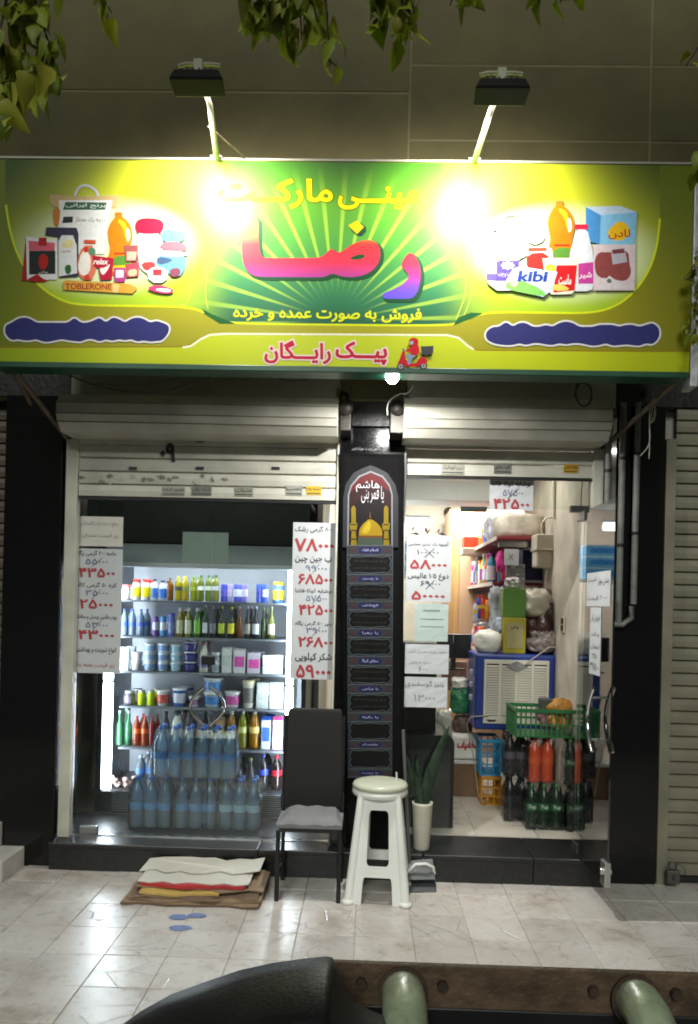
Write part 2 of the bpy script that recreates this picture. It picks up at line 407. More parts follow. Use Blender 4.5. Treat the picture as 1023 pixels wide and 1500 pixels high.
# room
cream = mat('cream_plaster', (.64, .60, .53), .8, var=.18, scale=2.2, bump=.1)
white_c = mat('white_ceiling', (.78, .77, .74), .85, var=.05)
def room_tiles():
    m = mat('cream_floor_tile', (.52, .48, .41), .3, var=.15, scale=4); return m
struct('room_floor', MB().box(-2.1, 1.4, .262, 3.6, .0, .10), room_tiles())
rf = bpy.data.objects['room_floor']
ftm = MB().box(-.196, .196, -.196, .196, 0, .008).mesh('floor_tile', room_tiles())
for i in range(8):
    for j in range(8):
        o = bpy.data.objects.new('floor_tile', ftm); COL.objects.link(o); o.parent = rf; o.location = (-1.55 + i * .4 + .09, .47 + j * .4, .1)
struct('wall_back', MB().box(-2.1, 1.4, 3.6, 3.7, 0, 2.9), cream)
struct('wall_right', MB().box(1.402, 1.47, .26, 3.7, 0, 2.81), mat('stained_plaster', (.55, .50, .41), .8, var=.35, scale=3.5, bump=.25, bscale=18))
struct('wall_left', MB().box(-2.2, -2.1, .26, 3.7, 0, 2.81), cream)
struct('ceiling', MB().box(-2.2, 1.47, .26, 3.7, 2.812, 2.9), white_c)
struct('ceiling_beam', MB().box(-.3, 1.401, 1.9, 2.3, 2.50, 2.811), white_c)
struct('roof_slab', MB().box(-3.6, 3.9, .26, 4.0, 2.95, 3.1), mortar)

# ------------------------------------------------------------------ roller shutters
spaint = mat('shutter_paint', (.52, .51, .43), .42, var=.2, scale=5, bump=.08, bscale=30)
sdirty = mat('shutter_paint_dirty', (.19, .175, .125), .5, var=.25, scale=4, bump=.08)
dark_metal = mat('dark_metal', (.03, .03, .03), .5, .6)
ink = mat('black_ink', (.02, .02, .02), .5, var=0)
redink = mat('red_ink', (.45, .03, .03), .5, var=0)
def slat(parent, x0, x1, z0, z1, y=-.0, m=spaint):
    # slightly bowed steel slat with a lap joint
    h = z1 - z0; b = MB(); pr = [(y - .002, z0 + .002), (y - .011, z0 + h * .08), (y - .014, z0 + h * .5), (y - .011, z1 - h * .1), (y - .001, z1 - .003), (y + .008, z1 - .003), (y + .008, z0 + .002)]
    n = len(pr); vs = [(x, p[0], p[1]) for x in (x0, x1) for p in pr]
    b.add(vs, [(i, (i + 1) % n, (i + 1) % n + n, i + n) for i in range(n)] + [tuple(range(n))[::-1], tuple(range(n, 2 * n))])
    return obj('slat', b, m, parent, True)
def housing(parent, x0, x1, zb, zt, y0=-.285, y1=0.0):
    h = zt - zb
    pr = [(y1, zb), (y0 + .075, zb), (y0 + .02, zb + h * .22), (y0, zb + h * .42), (y0 + .004, zb + h * .72), (y0 + .05, zt), (y1, zt)]
    n = len(pr); b = MB(); vs = [(x, p[0], p[1]) for x in (x0, x1) for p in pr]
    b.add(vs, [(i, i + n, (i + 1) % n + n, (i + 1) % n) for i in range(n)] + [tuple(range(n)), tuple(range(n, 2 * n))[::-1]])
    obj('housing', b, spaint, parent, True, bevel=.003, seg=1)
    for (yy, z) in (pr[2], pr[3], pr[4]):
        obj('housing_seam', MB().box(x0 + .005, x1 - .005, yy - .0035, yy + .002, z - .0022, z + .0022), sdirty, parent, True)
def sticker(parent, u0, u1, v0, v1, Y, rgb, txt, inkm=None):
    x0, z1 = at(u0, v0, Y); x1, z0 = at(u1, v1, Y)
    s = obj('sticker', MB().box(x0, x1, Y, Y + .001, z0, z1), cmat(rgb), parent, True)
    b = MB(); h = z1 - z0
    put_text(b, txt, x0 + .006, x1 - .006, z0 + h * .42, z1 - h * .1, Y - .001, bold=.01)
    b.box(x0 + .006, x1 - .006, Y - .0012, Y - .001, z0 + h * .12, z0 + h * .22)
    obj('printed_text', b, inkm or ink, s, True)
sh = thing('roller_shutter', 'raised pale roller shutter with black painted digits above the left shop window', 'roller shutter', (-1.03, 0, .105), 'roller shutters')
housing(sh, -1.835, -.195, 2.558, 2.775)
zs = [2.205, 2.285, 2.365, 2.447, 2.53, 2.60]
for a, c in zip(zs[:-1], zs[1:]): slat(sh, -1.795, -.205, a, c)
obj('bottom_bar', MB().box(-1.795, -.205, -.016, .010, 2.192, 2.204), dark_metal, sh, True)
obj('guide_rail', MB().box(-1.872, -1.80, -.03, .03, .106, 2.555), spaint, sh, True, bevel=.004)
obj('guide_rail', MB().box(-.204, -.1915, -.034, .03, .106, 2.60), spaint, sh, True, bevel=.003)
for u, v in ((293, 646), (195, 686), (293, 686), (404, 686)):
    x, z = at(u, v, -.015); obj('vent_slot', MB().box(x - .025, x + .025, -.017, -.0145, z - .009, z + .009), ink, sh, True)
b = MB(); x0, z0 = at(236, 675, -.017); x1, z1 = at(256, 651, -.017); put_text(b, '۰۹', x0, x1, z0, z1, -.017, bold=.05)
obj('painted_digits', b, ink, sh, True)
grime = mat('peeled_glue', (.24, .22, .18), .8, var=.4, scale=25)
for k in range(26):
    rnd = random.Random(k + 50); u = 120 + k * 9.2 + rnd.uniform(-5, 5); v = 702 + rnd.uniform(-6, 5)
    x, z = at(u, v, -.0165); b = MB(); n = 11; a = rnd.uniform(.012, .032); c = rnd.uniform(.006, .018)
    b.poly([(x + a * math.cos(2 * math.pi * i / n) * rnd.uniform(.5, 1.2), z + c * math.sin(2 * math.pi * i / n) * rnd.uniform(.4, 1.3)) for i in range(n)], -.0165 - k * .00002)
    if rnd.random() < .85: obj('peeled_glue_patch', b, grime if rnd.random() < .6 else mat('peeled_paper', (.5, .47, .40), .8, var=.2, scale=30), sh, True)
sticker(sh, 238, 271, 713, 726, -.0165, (150, 150, 138), 'تعمیر کرکره')
sticker(sh, 281, 310, 712, 726, -.0165, (120, 120, 112), 'کرکره برقی')
sticker(sh, 344, 371, 713, 727, -.0165, (138, 138, 122), 'خدمات')
sticker(sh, 419, 443, 711, 726, -.0165, (146, 146, 138), 'نصب')
sticker(sh, 449, 471, 712, 725, -.0165, (196, 160, 30), 'تخلیه چاه')
sh2 = thing('roller_shutter', 'raised pale roller shutter above the open shop doorway right of the banner', 'roller shutter', (.8, 0, .105), 'roller shutters')
housing(sh2, .185, 1.375, 2.556, 2.79)
for a, c in zip((2.372, 2.452, 2.54), (2.452, 2.54, 2.60)): slat(sh2, .222, 1.345, a, c)
obj('bottom_bar', MB().box(.222, 1.345, -.016, .010, 2.360, 2.371), dark_metal, sh2, True)
obj('guide_rail', MB().box(.2065, .221, -.034, .03, .106, 2.6), spaint, sh2, True, bevel=.003)
obj('guide_rail', MB().box(1.346, 1.41, -.03, .03, .106, 2.553), spaint, sh2, True, bevel=.004)
sticker(sh2, 647, 680, 680, 695, -.0165, (158, 158, 144), 'درب اتوماتیک')
sticker(sh2, 724, 749, 679, 694, -.0165, (110, 110, 104), 'کلید سازی')
sticker(sh2, 826, 847, 680, 693, -.0165, (190, 150, 30), 'لوله بازکنی')
sh3 = thing('roller_shutter', 'closed beige roller shutter of the neighbouring shop at the right edge', 'roller shutter', (2.1, 0, G), 'roller shutters')
z = G + .045; n = 0
while z < 2.77:
    slat(sh3, 1.846, 2.95, z, z + .0765, .0, sdirty); z += .0765; n += 1
obj('bottom_bar', MB().box(1.846, 2.95, -.014, .012, G + .012, G + .044), dark_metal, sh3, True)
obj('guide_rail', MB().box(1.775, 1.838, -.045, .04, G, 2.62), sdirty, sh3, True, bevel=.004)
obj('guide_rail', MB().box(2.955, 3.02, -.045, .04, G, 2.81), sdirty, sh3, True, bevel=.004)
struct('wall_beside_shutter', MB().box(3.03, 3.9, 0, .25, G, 2.81), granite)
struct('room_divider', MB().box(1.79, 3.9, .06, .2, G, 2.81), mortar)
pl = thing('padlock', 'old padlock with wire on the ground at the foot of the right shutter', 'padlock', (1.845, -.10, G))
pl_x, pl_z = 1.845, G
obj('lock_body', MB().box(-.035, .04, -.02, .02, .03, .11), mat('old_steel', (.12, .115, .10), .45, .7), pl, bevel=.006)
obj('shackle', MB().tube([(-.02, 0, .10), (-.022, 0, .14), (0, 0, .158), (.022, 0, .14), (.02, 0, .10)], .006), mat('old_steel', (1, 1, 1)), pl)
obj('wire_loop', MB().tube([(.03 + .045 * math.cos(a / 8 * math.pi * 2), -.01 + .01 * math.sin(a), .10 + .045 * math.sin(a / 8 * math.pi * 2)) for a in range(9)], .002, 5), dark_metal, pl)
obj('keyhole', MB().box(-.008, .008, -.0215, -.02, .055, .085), ink, pl)
# dark slatted shutter at the far left and pale steps
sh4 = thing('roller_shutter', 'dark brown slatted shutter at the left edge beyond the black column', 'roller shutter', (-2.7, 0.05, G), 'roller shutters')
dkbr = mat('brown_slats', (.11, .085, .06), .4, var=.2)
z = G + .3
while z < 2.75: slat(sh4, -3.3, -2.24, z, z + .072, .1, dkbr); z += .072
struct('wall_neighbour', MB().box(-3.6, -2.24, .12, .25, G, 2.81), granite_d)
step_m = mat('pale_step_stone', (.50, .48, .43), .5, var=.2, scale=5, bump=.2)
st = thing('stone_steps', 'two pale stone steps at the left edge beside the black column', 'steps', (-2.4, -.15, G))
obj('step', MB().box(-3.4, -2.06, -.34, .09, G - .01, G + .115), step_m, st, True, bevel=.008)
obj('step', MB().box(-3.4, -2.20, -.10, .09, G + .116, G + .26), step_m, st, True, bevel=.008)
# ------------------------------------------------------------------ the illuminated sign board
SY = -.70
def S2(u, v, Y=SY): return at(u, v, Y)
def vinyl(name, build):
    m = bpy.data.materials.new(name); m.use_nodes = True; nt = m.node_tree; b = nt.nodes['Principled BSDF']; b.inputs['Roughness'].default_value = .5; b.inputs['Specular IOR Level'].default_value = .2; b.inputs['Coat Weight'].default_value = .22; b.inputs['Coat Roughness'].default_value = .30
    col = build(nt, nt.nodes, nt.links); nt.links.new(col, b.inputs['Base Color']); return m
def flat(rgb, key='p'): return mat('print_%d_%d_%d' % rgb, srgb([c / 255 for c in rgb]), .5, var=.10, scale=45, spec=.2)
def ramp(N, L, src, stops):
    cr = N.new('ShaderNodeValToRGB'); el = cr.color_ramp.elements
    while len(el) < len(stops): el.new(.5)
    for e, (p, c) in zip(el, stops): e.position = p; e.color = (*srgb([x / 255 for x in c]), 1)
    L.new(src, cr.inputs[0]); return cr.outputs[0]
def mth(N, L, op, a, b=None, c=None, clamp=False):
    n = N.new('ShaderNodeMath'); n.operation = op; n.use_clamp = clamp
    for i, s in enumerate((a, b, c)):
        if s is None: continue
        if isinstance(s, (int, float)): n.inputs[i].default_value = s
        else: L.new(s, n.inputs[i])
    return n.outputs[0]
def mixc(N, L, f, a, b):
    n = N.new('ShaderNodeMix'); n.data_type = 'RGBA'; L.new(f, n.inputs[0])
    for s, k in ((a, 6), (b, 7)):
        if isinstance(s, tuple): n.inputs[k].default_value = (*srgb([x / 255 for x in s]), 1)
        else: L.new(s, n.inputs[k])
    return n.outputs[2]
SX0, SX1, SZ0, SZ1 = -1.985, 1.625, 2.782, 3.877
cxr, czr = at(492, 470, SY)
def xz(N, L):
    g = N.new('ShaderNodeNewGeometry'); s = N.new('ShaderNodeSeparateXYZ'); L.new(g.outputs['Position'], s.inputs[0]); return s.outputs[0], s.outputs[2]
def mr(N, L, src, a, b, c=0, d=1, smooth=True):
    n = N.new('ShaderNodeMapRange'); n.interpolation_type = 'SMOOTHSTEP' if smooth else 'LINEAR'
    for i, v in zip((1, 2, 3, 4), (a, b, c, d)): n.inputs[i].default_value = v
    L.new(src, n.inputs[0]); return n.outputs[0]
def field_col(nt, N, L):
    "printed picture behind the lettering: lime field, green sunburst in the middle, dark green printed corners"
    X, Z = xz(N, L)
    dx = mth(N, L, 'SUBTRACT', X, cxr); dz = mth(N, L, 'SUBTRACT', Z, czr)
    zt = mr(N, L, Z, czr, SZ1, 0, 1, False)
    green = ramp(N, L, zt, [(0, (10, 92, 62)), (.16, (22, 112, 66)), (.45, (58, 138, 40)), (.72, (84, 152, 16)), (1, (48, 104, 8))])
    ang = mth(N, L, 'ARCTAN2', dx, dz)
    wv = mth(N, L, 'SINE', mth(N, L, 'MULTIPLY', ang, 38.0))
    rayf = mr(N, L, wv, .55, .95)
    dist = mth(N, L, 'SQRT', mth(N, L, 'ADD', mth(N, L, 'MULTIPLY', dx, dx), mth(N, L, 'MULTIPLY', dz, dz)))
    fade = mth(N, L, 'MULTIPLY', mr(N, L, dist, .12, .38), mr(N, L, dist, .85, .48))
    rf = mth(N, L, 'MULTIPLY', mth(N, L, 'MULTIPLY', rayf, fade), .62)
    green = mixc(N, L, rf, green, (176, 214, 60))
    side = ramp(N, L, zt, [(0, (150, 190, 40)), (.22, (172, 194, 28)), (.6, (188, 194, 34)), (1, (172, 178, 32))])
    ax = mth(N, L, 'ABSOLUTE', dx)
    col = mixc(N, L, mr(N, L, ax, .50, .86), green, side)
    # pale halo behind the product pictures
    for cu, cv in ((150, 350), (830, 360)):
        hx, hz = at(cu, cv, SY)
        ex = mth(N, L, 'DIVIDE', mth(N, L, 'SUBTRACT', X, hx), .52); ez = mth(N, L, 'DIVIDE', mth(N, L, 'SUBTRACT', Z, hz - .04), .27)
        dd = mth(N, L, 'ADD', mth(N, L, 'MULTIPLY', ex, ex), mth(N, L, 'MULTIPLY', ez, ez))
        col = mixc(N, L, mr(N, L, dd, 1.15, .25, 0, .75), col, (226, 238, 206))
    # printed dark green corners
    cr = mth(N, L, 'ADD', mth(N, L, 'MULTIPLY', mth(N, L, 'ABSOLUTE', mth(N, L, 'ADD', X, .18)), 1.0), mth(N, L, 'MULTIPLY', zt, .75))
    col = mixc(N, L, mr(N, L, cr, 1.8, 2.5), col, (60, 84, 10))
    return col
def olive_col(nt, N, L):
    X, Z = xz(N, L)
    a = ramp(N, L, mr(N, L, X, SX0, SX1, 0, 1, False), [(0, (110, 124, 0)), (.12, (146, 144, 4)), (.5, (166, 160, 12)), (.9, (144, 138, 2)), (1, (120, 120, 0))])
    zt = mr(N, L, Z, SZ0 + .25, SZ1)
    return mixc(N, L, zt, a, (104, 118, 8))
def lime_col(nt, N, L):
    X, Z = xz(N, L)
    return ramp(N, L, mr(N, L, X, SX0, SX1, 0, 1, False), [(0, (150, 170, 4)), (.2, (186, 196, 12)), (.5, (192, 206, 14)), (.85, (190, 200, 0)), (1, (168, 180, 0))])
M_field = vinyl('printed_sunburst', field_col); M_olive = vinyl('printed_olive', olive_col); M_lime = vinyl('printed_lime', lime_col)
sign = thing('sign_board', 'wide yellow-green shop sign board with red Persian lettering and pictures of groceries', 'sign', (-.18, SY, SZ0))
def sg(name, mb, m, parent=None, **k): return obj(name, mb, m, parent or sign, True, **k)
sg('panel', MB().box(SX0, SX1, SY, SY + .09, SZ0 + .03, SZ1), M_olive)
gtrim = mat('dark_green_trim', (.01, .07, .035), .35)
sg('bottom_trim', MB().box(SX0, SX1 - .005, SY - .012, SY + .11, SZ0 - .002, SZ0 + .029), gtrim, bevel=.004)
sg('top_trim', MB().box(SX0, SX1, SY - .006, SY + .10, SZ1 + .001, SZ1 + .012), mat('weathered_alu', (.35, .34, .28), .5, .5))
al = mat('crinkled_silver_sheet', (.55, .56, .58), .4, .3, var=.2, scale=20, bump=.8, bscale=14)
sg('end_flange', MB().box(SX1 + .002, SX1 + .042, SY - .012, SY + .10, SZ0 - .045, SZ1 - .02), al, bevel=.004)
dy = [0.0]
def lay(n=1): dy[0] += .00009 * n; return SY - dy[0]
PX = lambda pts: [S2(*p) for p in pts]
# lime inner field with the rounded lower corners
fld = [(8, 234), (8, 300), (14, 335), (25, 372), (42, 402), (66, 426), (92, 441), (118, 447), (270, 449), (298, 456), (322, 469), (345, 474), (655, 477), (676, 472), (700, 461), (722, 457), (868, 459), (905, 448), (932, 425), (952, 395), (963, 360), (967, 320), (967, 243), (500, 238)]
f2 = PX(fld); f2[0] = (f2[0][0], SZ1 - .002); f2[-1] = (f2[-1][0], SZ1 - .002); f2[-2] = (f2[-2][0], SZ1 - .002)
sg('printed_field', MB().poly(f2, lay()), M_field)
line = [(9, 300), (14, 335), (25, 372), (42, 402), (66, 426), (92, 441), (118, 447), (200, 448), (270, 449), (298, 456), (322, 469), (345, 474), (500, 476), (655, 477), (676, 472), (700, 461), (722, 457), (800, 458), (868, 459), (905, 448), (932, 425), (952, 395), (963, 360), (967, 320)]
y = lay(); b = MB(); ribbon(b, chaikin(PX(line), 2, False), .011, y); sg('printed_line', b, flat((216, 226, 24)))
# bottom lime band with its white highlight
band = [(0, 509), (262, 508), (276, 506), (292, 496), (306, 491), (330, 490), (655, 492), (672, 496), (688, 508), (700, 513), (1005, 515)]
bp = PX(band); bp[0] = (SX0 + .002, bp[0][1]); bp[-1] = (SX1 - .002, bp[-1][1])
sg('printed_band', MB().poly([(SX0 + .002, SZ0 + .031), (SX1 - .002, SZ0 + .031)] + bp[::-1], lay()), M_lime)
y = lay(); b = MB(); ribbon(b, bp, .006, y); sg('printed_line', b, flat((150, 120, 20)))
y = lay(); b = MB(); ribbon(b, PX([(268, 509), (280, 507), (294, 497), (308, 490.5), (330, 489), (500, 490), (655, 491), (672, 495), (686, 507), (694, 512)]), .011, y); sg('printed_highlight', b, flat((238, 238, 205)))
# two swooshes at the edges of the sunburst
for pts in ([(262, 448), (275, 446), (282, 420), (278, 380)], [(305, 452), (300, 430), (304, 400), (298, 365)], [(676, 470), (690, 440), (694, 400), (690, 360)], [(668, 468), (680, 440), (684, 410), (680, 385)]):
    sg('printed_swoosh', ribbon(MB(), chaikin(PX(pts), 2, False), .005, lay()), flat((196, 214, 70)))
for pts in ([(322, 474), (345, 474), (310, 460), (296, 452), (300, 460)], [(664, 477), (690, 467), (708, 459), (690, 458), (672, 465)]):
    sg('printed_swoosh', MB().poly(PX(pts), lay()), flat((16, 92, 40)))
# lettering
def word(name, txt, u0, u1, v0, v1, m, bold=0.0, out=None, ob=.0, off=(0, 0), slant=0.0):
    x0, z1 = S2(u0, v0); x1, z0 = S2(u1, v1)
    if out is not None:
        b = MB(); put_text(b, txt, x0 + off[0], x1 + off[0], z0 + off[1], z1 + off[1], lay(), bold=bold + ob, slant=slant); sg(name + '_outline', b, out)
    b = MB(); put_text(b, txt, x0, x1, z0, z1, lay(), bold=bold, slant=slant); return sg(name, b, m)
yel = flat((226, 214, 0)); brn = flat((84, 84, 0))
word('printed_lettering', 'مینـــی', 497, 612, 274, 307, yel, .032, brn, .02)
word('printed_lettering', 'مارکــت', 322, 486, 262, 305, yel, .032, brn, .02)
word('printed_lettering', 'فروش به صورت عمده و خرده', 343, 617, 449, 473, flat((222, 228, 30)), .03)
word('printed_lettering', 'پیـــک', 493, 566, 501, 534, flat((196, 22, 60)), .035, flat((240, 214, 214)), .07)
word('printed_lettering', 'رایـــگان', 389, 484, 499, 533, flat((196, 22, 60)), .03, flat((240, 214, 214)), .07)
# the big red shop name, traced
z5 = lambda pts: [(340 + x / 3.41, 250 + yy / 3.41) for x, yy in pts]
big = [(48, 232), (132, 226), (133, 330), (135, 400), (150, 432), (165, 437), (300, 437), (410, 437), (448, 432), (475, 408), (497, 388), (512, 402), (540, 412), (575, 385), (620, 358), (670, 345), (712, 352), (737, 380), (742, 425), (730, 465), (700, 502), (650, 526), (600, 533), (540, 528), (503, 512), (470, 530), (420, 534), (300, 532), (130, 531), (90, 517), (62, 482), (50, 430), (48, 330)]
hole = [(585, 441), (610, 426), (640, 418), (662, 420), (665, 432), (640, 444), (610, 446)]
dot = [(580, 275), (622, 250), (660, 282), (625, 318)]
reh = [(885, 403), (918, 430), (938, 475), (943, 520), (940, 560), (928, 605), (905, 635), (880, 641), (820, 641), (762, 640), (752, 632), (752, 615), (800, 596), (845, 575), (872, 550), (886, 525), (870, 503), (838, 470)]
def name_col(nt, N, L):
    X, Z = xz(N, L); zb = S2(500, 440)[1]; ztp = S2(500, 318)[1]
    return ramp(N, L, mr(N, L, Z, zb, ztp, 0, 1, False), [(0, (78, 70, 215)), (.16, (110, 60, 190)), (.30, (168, 30, 130)), (.45, (204, 12, 60)), (.66, (220, 24, 34)), (.80, (226, 110, 20)), (1, (228, 200, 30))])
M_name = vinyl('printed_red_gradient', name_col)
for pts, m in (((big, hole), M_name), ((reh, None), M_name), ((dot, None), flat((226, 190, 10)))):
    P, H = pts; Pp = PX(z5(P))
    sh_p = [(x + .014, zq - .012) for x, zq in grow(Pp, .006)]
    y = lay(); sg('printed_letter_shadow', MB().poly(chaikin(sh_p, 1), y), flat((18, 70, 40)))
    y = lay(); k = 2 if P is not dot else 0
    q = chaikin(Pp, k) if k else Pp
    sg('printed_letter', MB().poly(q, y, [chaikin(PX(z5(H)), 1)] if H else ()), m)
# the line of contact lettering in the olive band: run together, only its white rim can be made out
wh = flat((226, 222, 224)); nav = flat((44, 46, 112))
for u0, u1, v in ((8, 248, 468), (712, 966, 474)):
    n = 26; rnd = random.Random(int(u0)); top = []; bot = []
    for i in range(n + 1):
        uu = u0 + (u1 - u0) * i / n; e_ = 10 if i in (0, n) else 0
        top.append((uu, v + e_ + rnd.choice((-3, -1, 2, 5)))); bot.append((uu, v + 31 - e_ + rnd.choice((-2, 0, 1, 2))))
    P1 = chaikin(PX(top + bot[::-1]), 2)
    sg('printed_lettering_rim', MB().poly(grow(P1, .009), lay()), wh); sg('printed_lettering', MB().poly(P1, lay()), nav)
# ------ product pictures (flat print)
def pp(rgb, pts, name='printed_product', smooth=0, scale=None, parent=None):
    P = PX(pts)
    if smooth: P = chaikin(P, smooth)
    return sg(name, MB().poly(P, lay()), flat(rgb), parent)
LZ = lambda pts: [(20 + x / 6.39, 260 + yy / 6.39) for x, yy in pts]       # left pictures, coordinates of an enlargement
# rice sack with handle
y = lay(); b = MB(); ribbon(b, chaikin(PX(LZ([(575, 175), (600, 110), (650, 72), (720, 85), (775, 125), (800, 180)])), 2, False), .014, y); sg('printed_product', b, flat((206, 206, 214)))
pp((196, 170, 120), LZ([(335, 165), (420, 160), (560, 180), (800, 178), (1010, 165), (985, 240), (960, 300), (375, 290), (340, 220)]), smooth=1)
pp((225, 226, 228), LZ([(430, 215), (930, 215), (905, 330), (870, 480), (860, 720), (430, 720), (420, 450)]))
pp((190, 120, 40), LZ([(372, 290), (440, 290), (436, 380), (425, 460), (385, 460), (372, 380)]), smooth=1)
pp((52, 92, 74), LZ([(490, 232), (875, 238), (860, 305), (465, 305)])); word('printed_lettering', 'برنج ایرانی', 97, 155, 298, 306, flat((210, 220, 210)), .02)
pp((40, 50, 48), LZ([(470, 370), (560, 368), (555, 425), (458, 430)]))
word('printed_lettering', 'درجه یک ممتاز', 111, 155, 318, 327, flat((90, 100, 110)), .0)
# oil bottle
def oil(x0, y0, s):
    q = lambda pts: [(x0 + a * s, y0 + b2 * s) for a, b2 in pts]
    pp((206, 120, 10), q([(38, 0), (62, 0), (64, 14), (80, 24), (98, 50), (104, 90), (92, 130), (98, 175), (98, 215), (92, 232), (8, 232), (2, 215), (4, 178), (20, 135), (12, 100), (8, 62), (22, 30), (36, 14)]), smooth=2)
    pp((236, 176, 30), q([(50, 20), (76, 34), (84, 70), (76, 100), (70, 60), (46, 30)]), smooth=2)
    pp((228, 224, 190), q([(78, 52), (92, 62), (94, 96), (82, 112), (78, 80)]), smooth=2)
    pp((170, 110, 40), q([(36, -4), (64, -4), (64, 8), (36, 8)]))
    pp((90, 140, 50), q([(30, 168), (52, 158), (84, 160), (96, 174), (92, 196), (26, 198)]), smooth=1)
    pp((226, 190, 10), q([(20, 196), (94, 194), (92, 222), (18, 222)]), smooth=1)
    pp((190, 40, 20), q([(34, 148), (86, 148), (84, 154), (32, 154)]))
oil(155, 313, .39)
# tea box on its side panel
pp((165, 20, 26), LZ([(118, 560), (80, 970), (125, 970), (125, 600)]))
pp((228, 228, 230), LZ([(120, 555), (415, 590), (410, 960), (130, 960)]))
pp((214, 96, 120), LZ([(145, 595), (390, 615), (388, 690), (148, 688)])); pp((30, 40, 38), LZ([(150, 690), (395, 690), (395, 905), (150, 912)]))
pp((176, 24, 30), LZ([(240, 568), (312, 566), (316, 645), (236, 640)])); pp((178, 30, 26), LZ([(235, 800), (245, 740), (285, 712), (325, 745), (330, 810), (300, 865), (255, 870)]), smooth=2)
pp((168, 22, 26), LZ([(115, 968), (190, 925), (230, 905), (275, 950), (340, 970), (240, 985)]), smooth=1)
word('printed_lettering', 'چای', 58, 71, 397, 402, flat((200, 180, 180)), .02)
# pasta bag and carton
pp((52, 50, 74), LZ([(310, 470), (595, 475), (612, 530), (610, 930), (430, 940), (420, 560), (300, 545)]))
pp((218, 220, 226), LZ([(425, 600), (455, 545), (560, 545), (595, 640), (600, 900), (430, 930)])); pp((224, 214, 160), LZ([(440, 640), (500, 575), (580, 600), (560, 660), (480, 670)]), smooth=2)
pp((46, 100, 50), LZ([(480, 830), (540, 815), (545, 900), (495, 915)]), smooth=1); word('printed_lettering', 'ماکارونی', 90, 105, 367, 371, flat((170, 60, 80)), .02)
# snack packs
pp((222, 120, 90), LZ([(650, 640), (770, 640), (778, 960), (620, 960), (600, 780)]), smooth=1); pp((200, 80, 50), LZ([(665, 588), (775, 590), (772, 625), (665, 622)]))
pp((238, 232, 226), LZ([(640, 700), (690, 690), (730, 760), (720, 900), (640, 930), (600, 850)]), smooth=1); pp((198, 50, 40), LZ([(660, 660), (700, 650), (705, 700), (665, 710)]), smooth=1)
pp((84, 140, 110), LZ([(700, 660), (770, 665), (768, 735), (720, 740)]), smooth=1)
pp((204, 60, 50), LZ([(670, 915), (715, 910), (720, 968), (662, 965)]), smooth=1)
pp((176, 20, 52), LZ([(742, 735), (942, 760), (925, 960), (820, 965), (800, 850), (755, 840)])); pp((236, 224, 226), LZ([(810, 850), (860, 850), (915, 805), (880, 880), (845, 920), (820, 900)]), smooth=1)
word('printed_lettering', 'relax', 138, 158, 380, 388, flat((238, 230, 232)), .03, slant=.2)
pp((170, 60, 130), LZ([(945, 850), (1050, 850), (1050, 980), (950, 985)])); pp((220, 200, 220), LZ([(960, 870), (1035, 870), (1035, 940), (960, 945)]))
pp((214, 160, 60), LZ([(470, 985), (490, 965), (1090, 1000), (1165, 1040), (1120, 1090), (900, 1080), (475, 1055)])); pp((226, 196, 130), LZ([(930, 1000), (1000, 1010), (980, 1085), (935, 1080)]))
word('printed_lettering', 'TOBLERONE', 97, 164, 416, 425, flat((158, 30, 34)), .02)
RZ = lambda pts: [(160 + x / 6.39, 260 + yy / 6.39) for x, yy in pts]
# coffee jar, instant packs, pads, tub
pp((236, 214, 222), RZ([(262, 500), (505, 500), (500, 900), (300, 900), (268, 700)]), smooth=1); pp((206, 16, 52), RZ([(245, 430), (290, 390), (390, 382), (490, 400), (520, 440), (510, 510), (470, 535), (290, 535), (255, 505)]), smooth=1)
word('printed_lettering', 'Coffee', 203, 228, 356, 366, flat((190, 30, 70)), .0, slant=.3)
pp((206, 60, 60), RZ([(300, 800), (440, 790), (430, 870), (330, 880)]), smooth=1)
pp((150, 80, 80), RZ([(145, 640), (275, 640), (272, 790), (160, 790)])); pp((216, 170, 150), RZ([(170, 700), (265, 700), (250, 780), (170, 780)])); pp((178, 70, 90), RZ([(160, 820), (280, 795), (285, 930), (165, 940)])); pp((220, 180, 150), RZ([(180, 870), (270, 860), (260, 930), (180, 930)]), smooth=1)
pp((90, 140, 142), RZ([(480, 500), (580, 485), (740, 520), (690, 620), (500, 615)]), smooth=1); pp((150, 90, 104), RZ([(510, 605), (685, 612), (740, 660), (700, 705), (460, 680)]), smooth=1)
pp((96, 150, 190), RZ([(600, 720), (725, 740), (720, 860), (650, 950), (440, 840), (450, 740)]), smooth=1); pp((58, 84, 118), RZ([(450, 745), (600, 765), (580, 800), (460, 830)]), smooth=1); pp((120, 60, 80), RZ([(570, 860), (670, 850), (670, 930), (580, 940)]), smooth=1)
pp((230, 236, 240), RZ([(460, 690), (740, 705), (735, 745), (450, 740)]), smooth=1)
pp((214, 222, 236), RZ([(355, 850), (560, 850), (545, 990), (380, 990)]), smooth=1); pp((176, 50, 60), RZ([(415, 865), (498, 865), (495, 925), (415, 925)]))
pp((198, 60, 110), RZ([(345, 1045), (450, 1005), (615, 1050), (590, 1095), (470, 1090)]), smooth=1); pp((226, 220, 210), RZ([(450, 1040), (590, 1050), (570, 1085), (440, 1065)]), smooth=1)
QZ = lambda pts: [(700 + x / 4.092, 280 + yy / 4.092) for x, yy in pts]
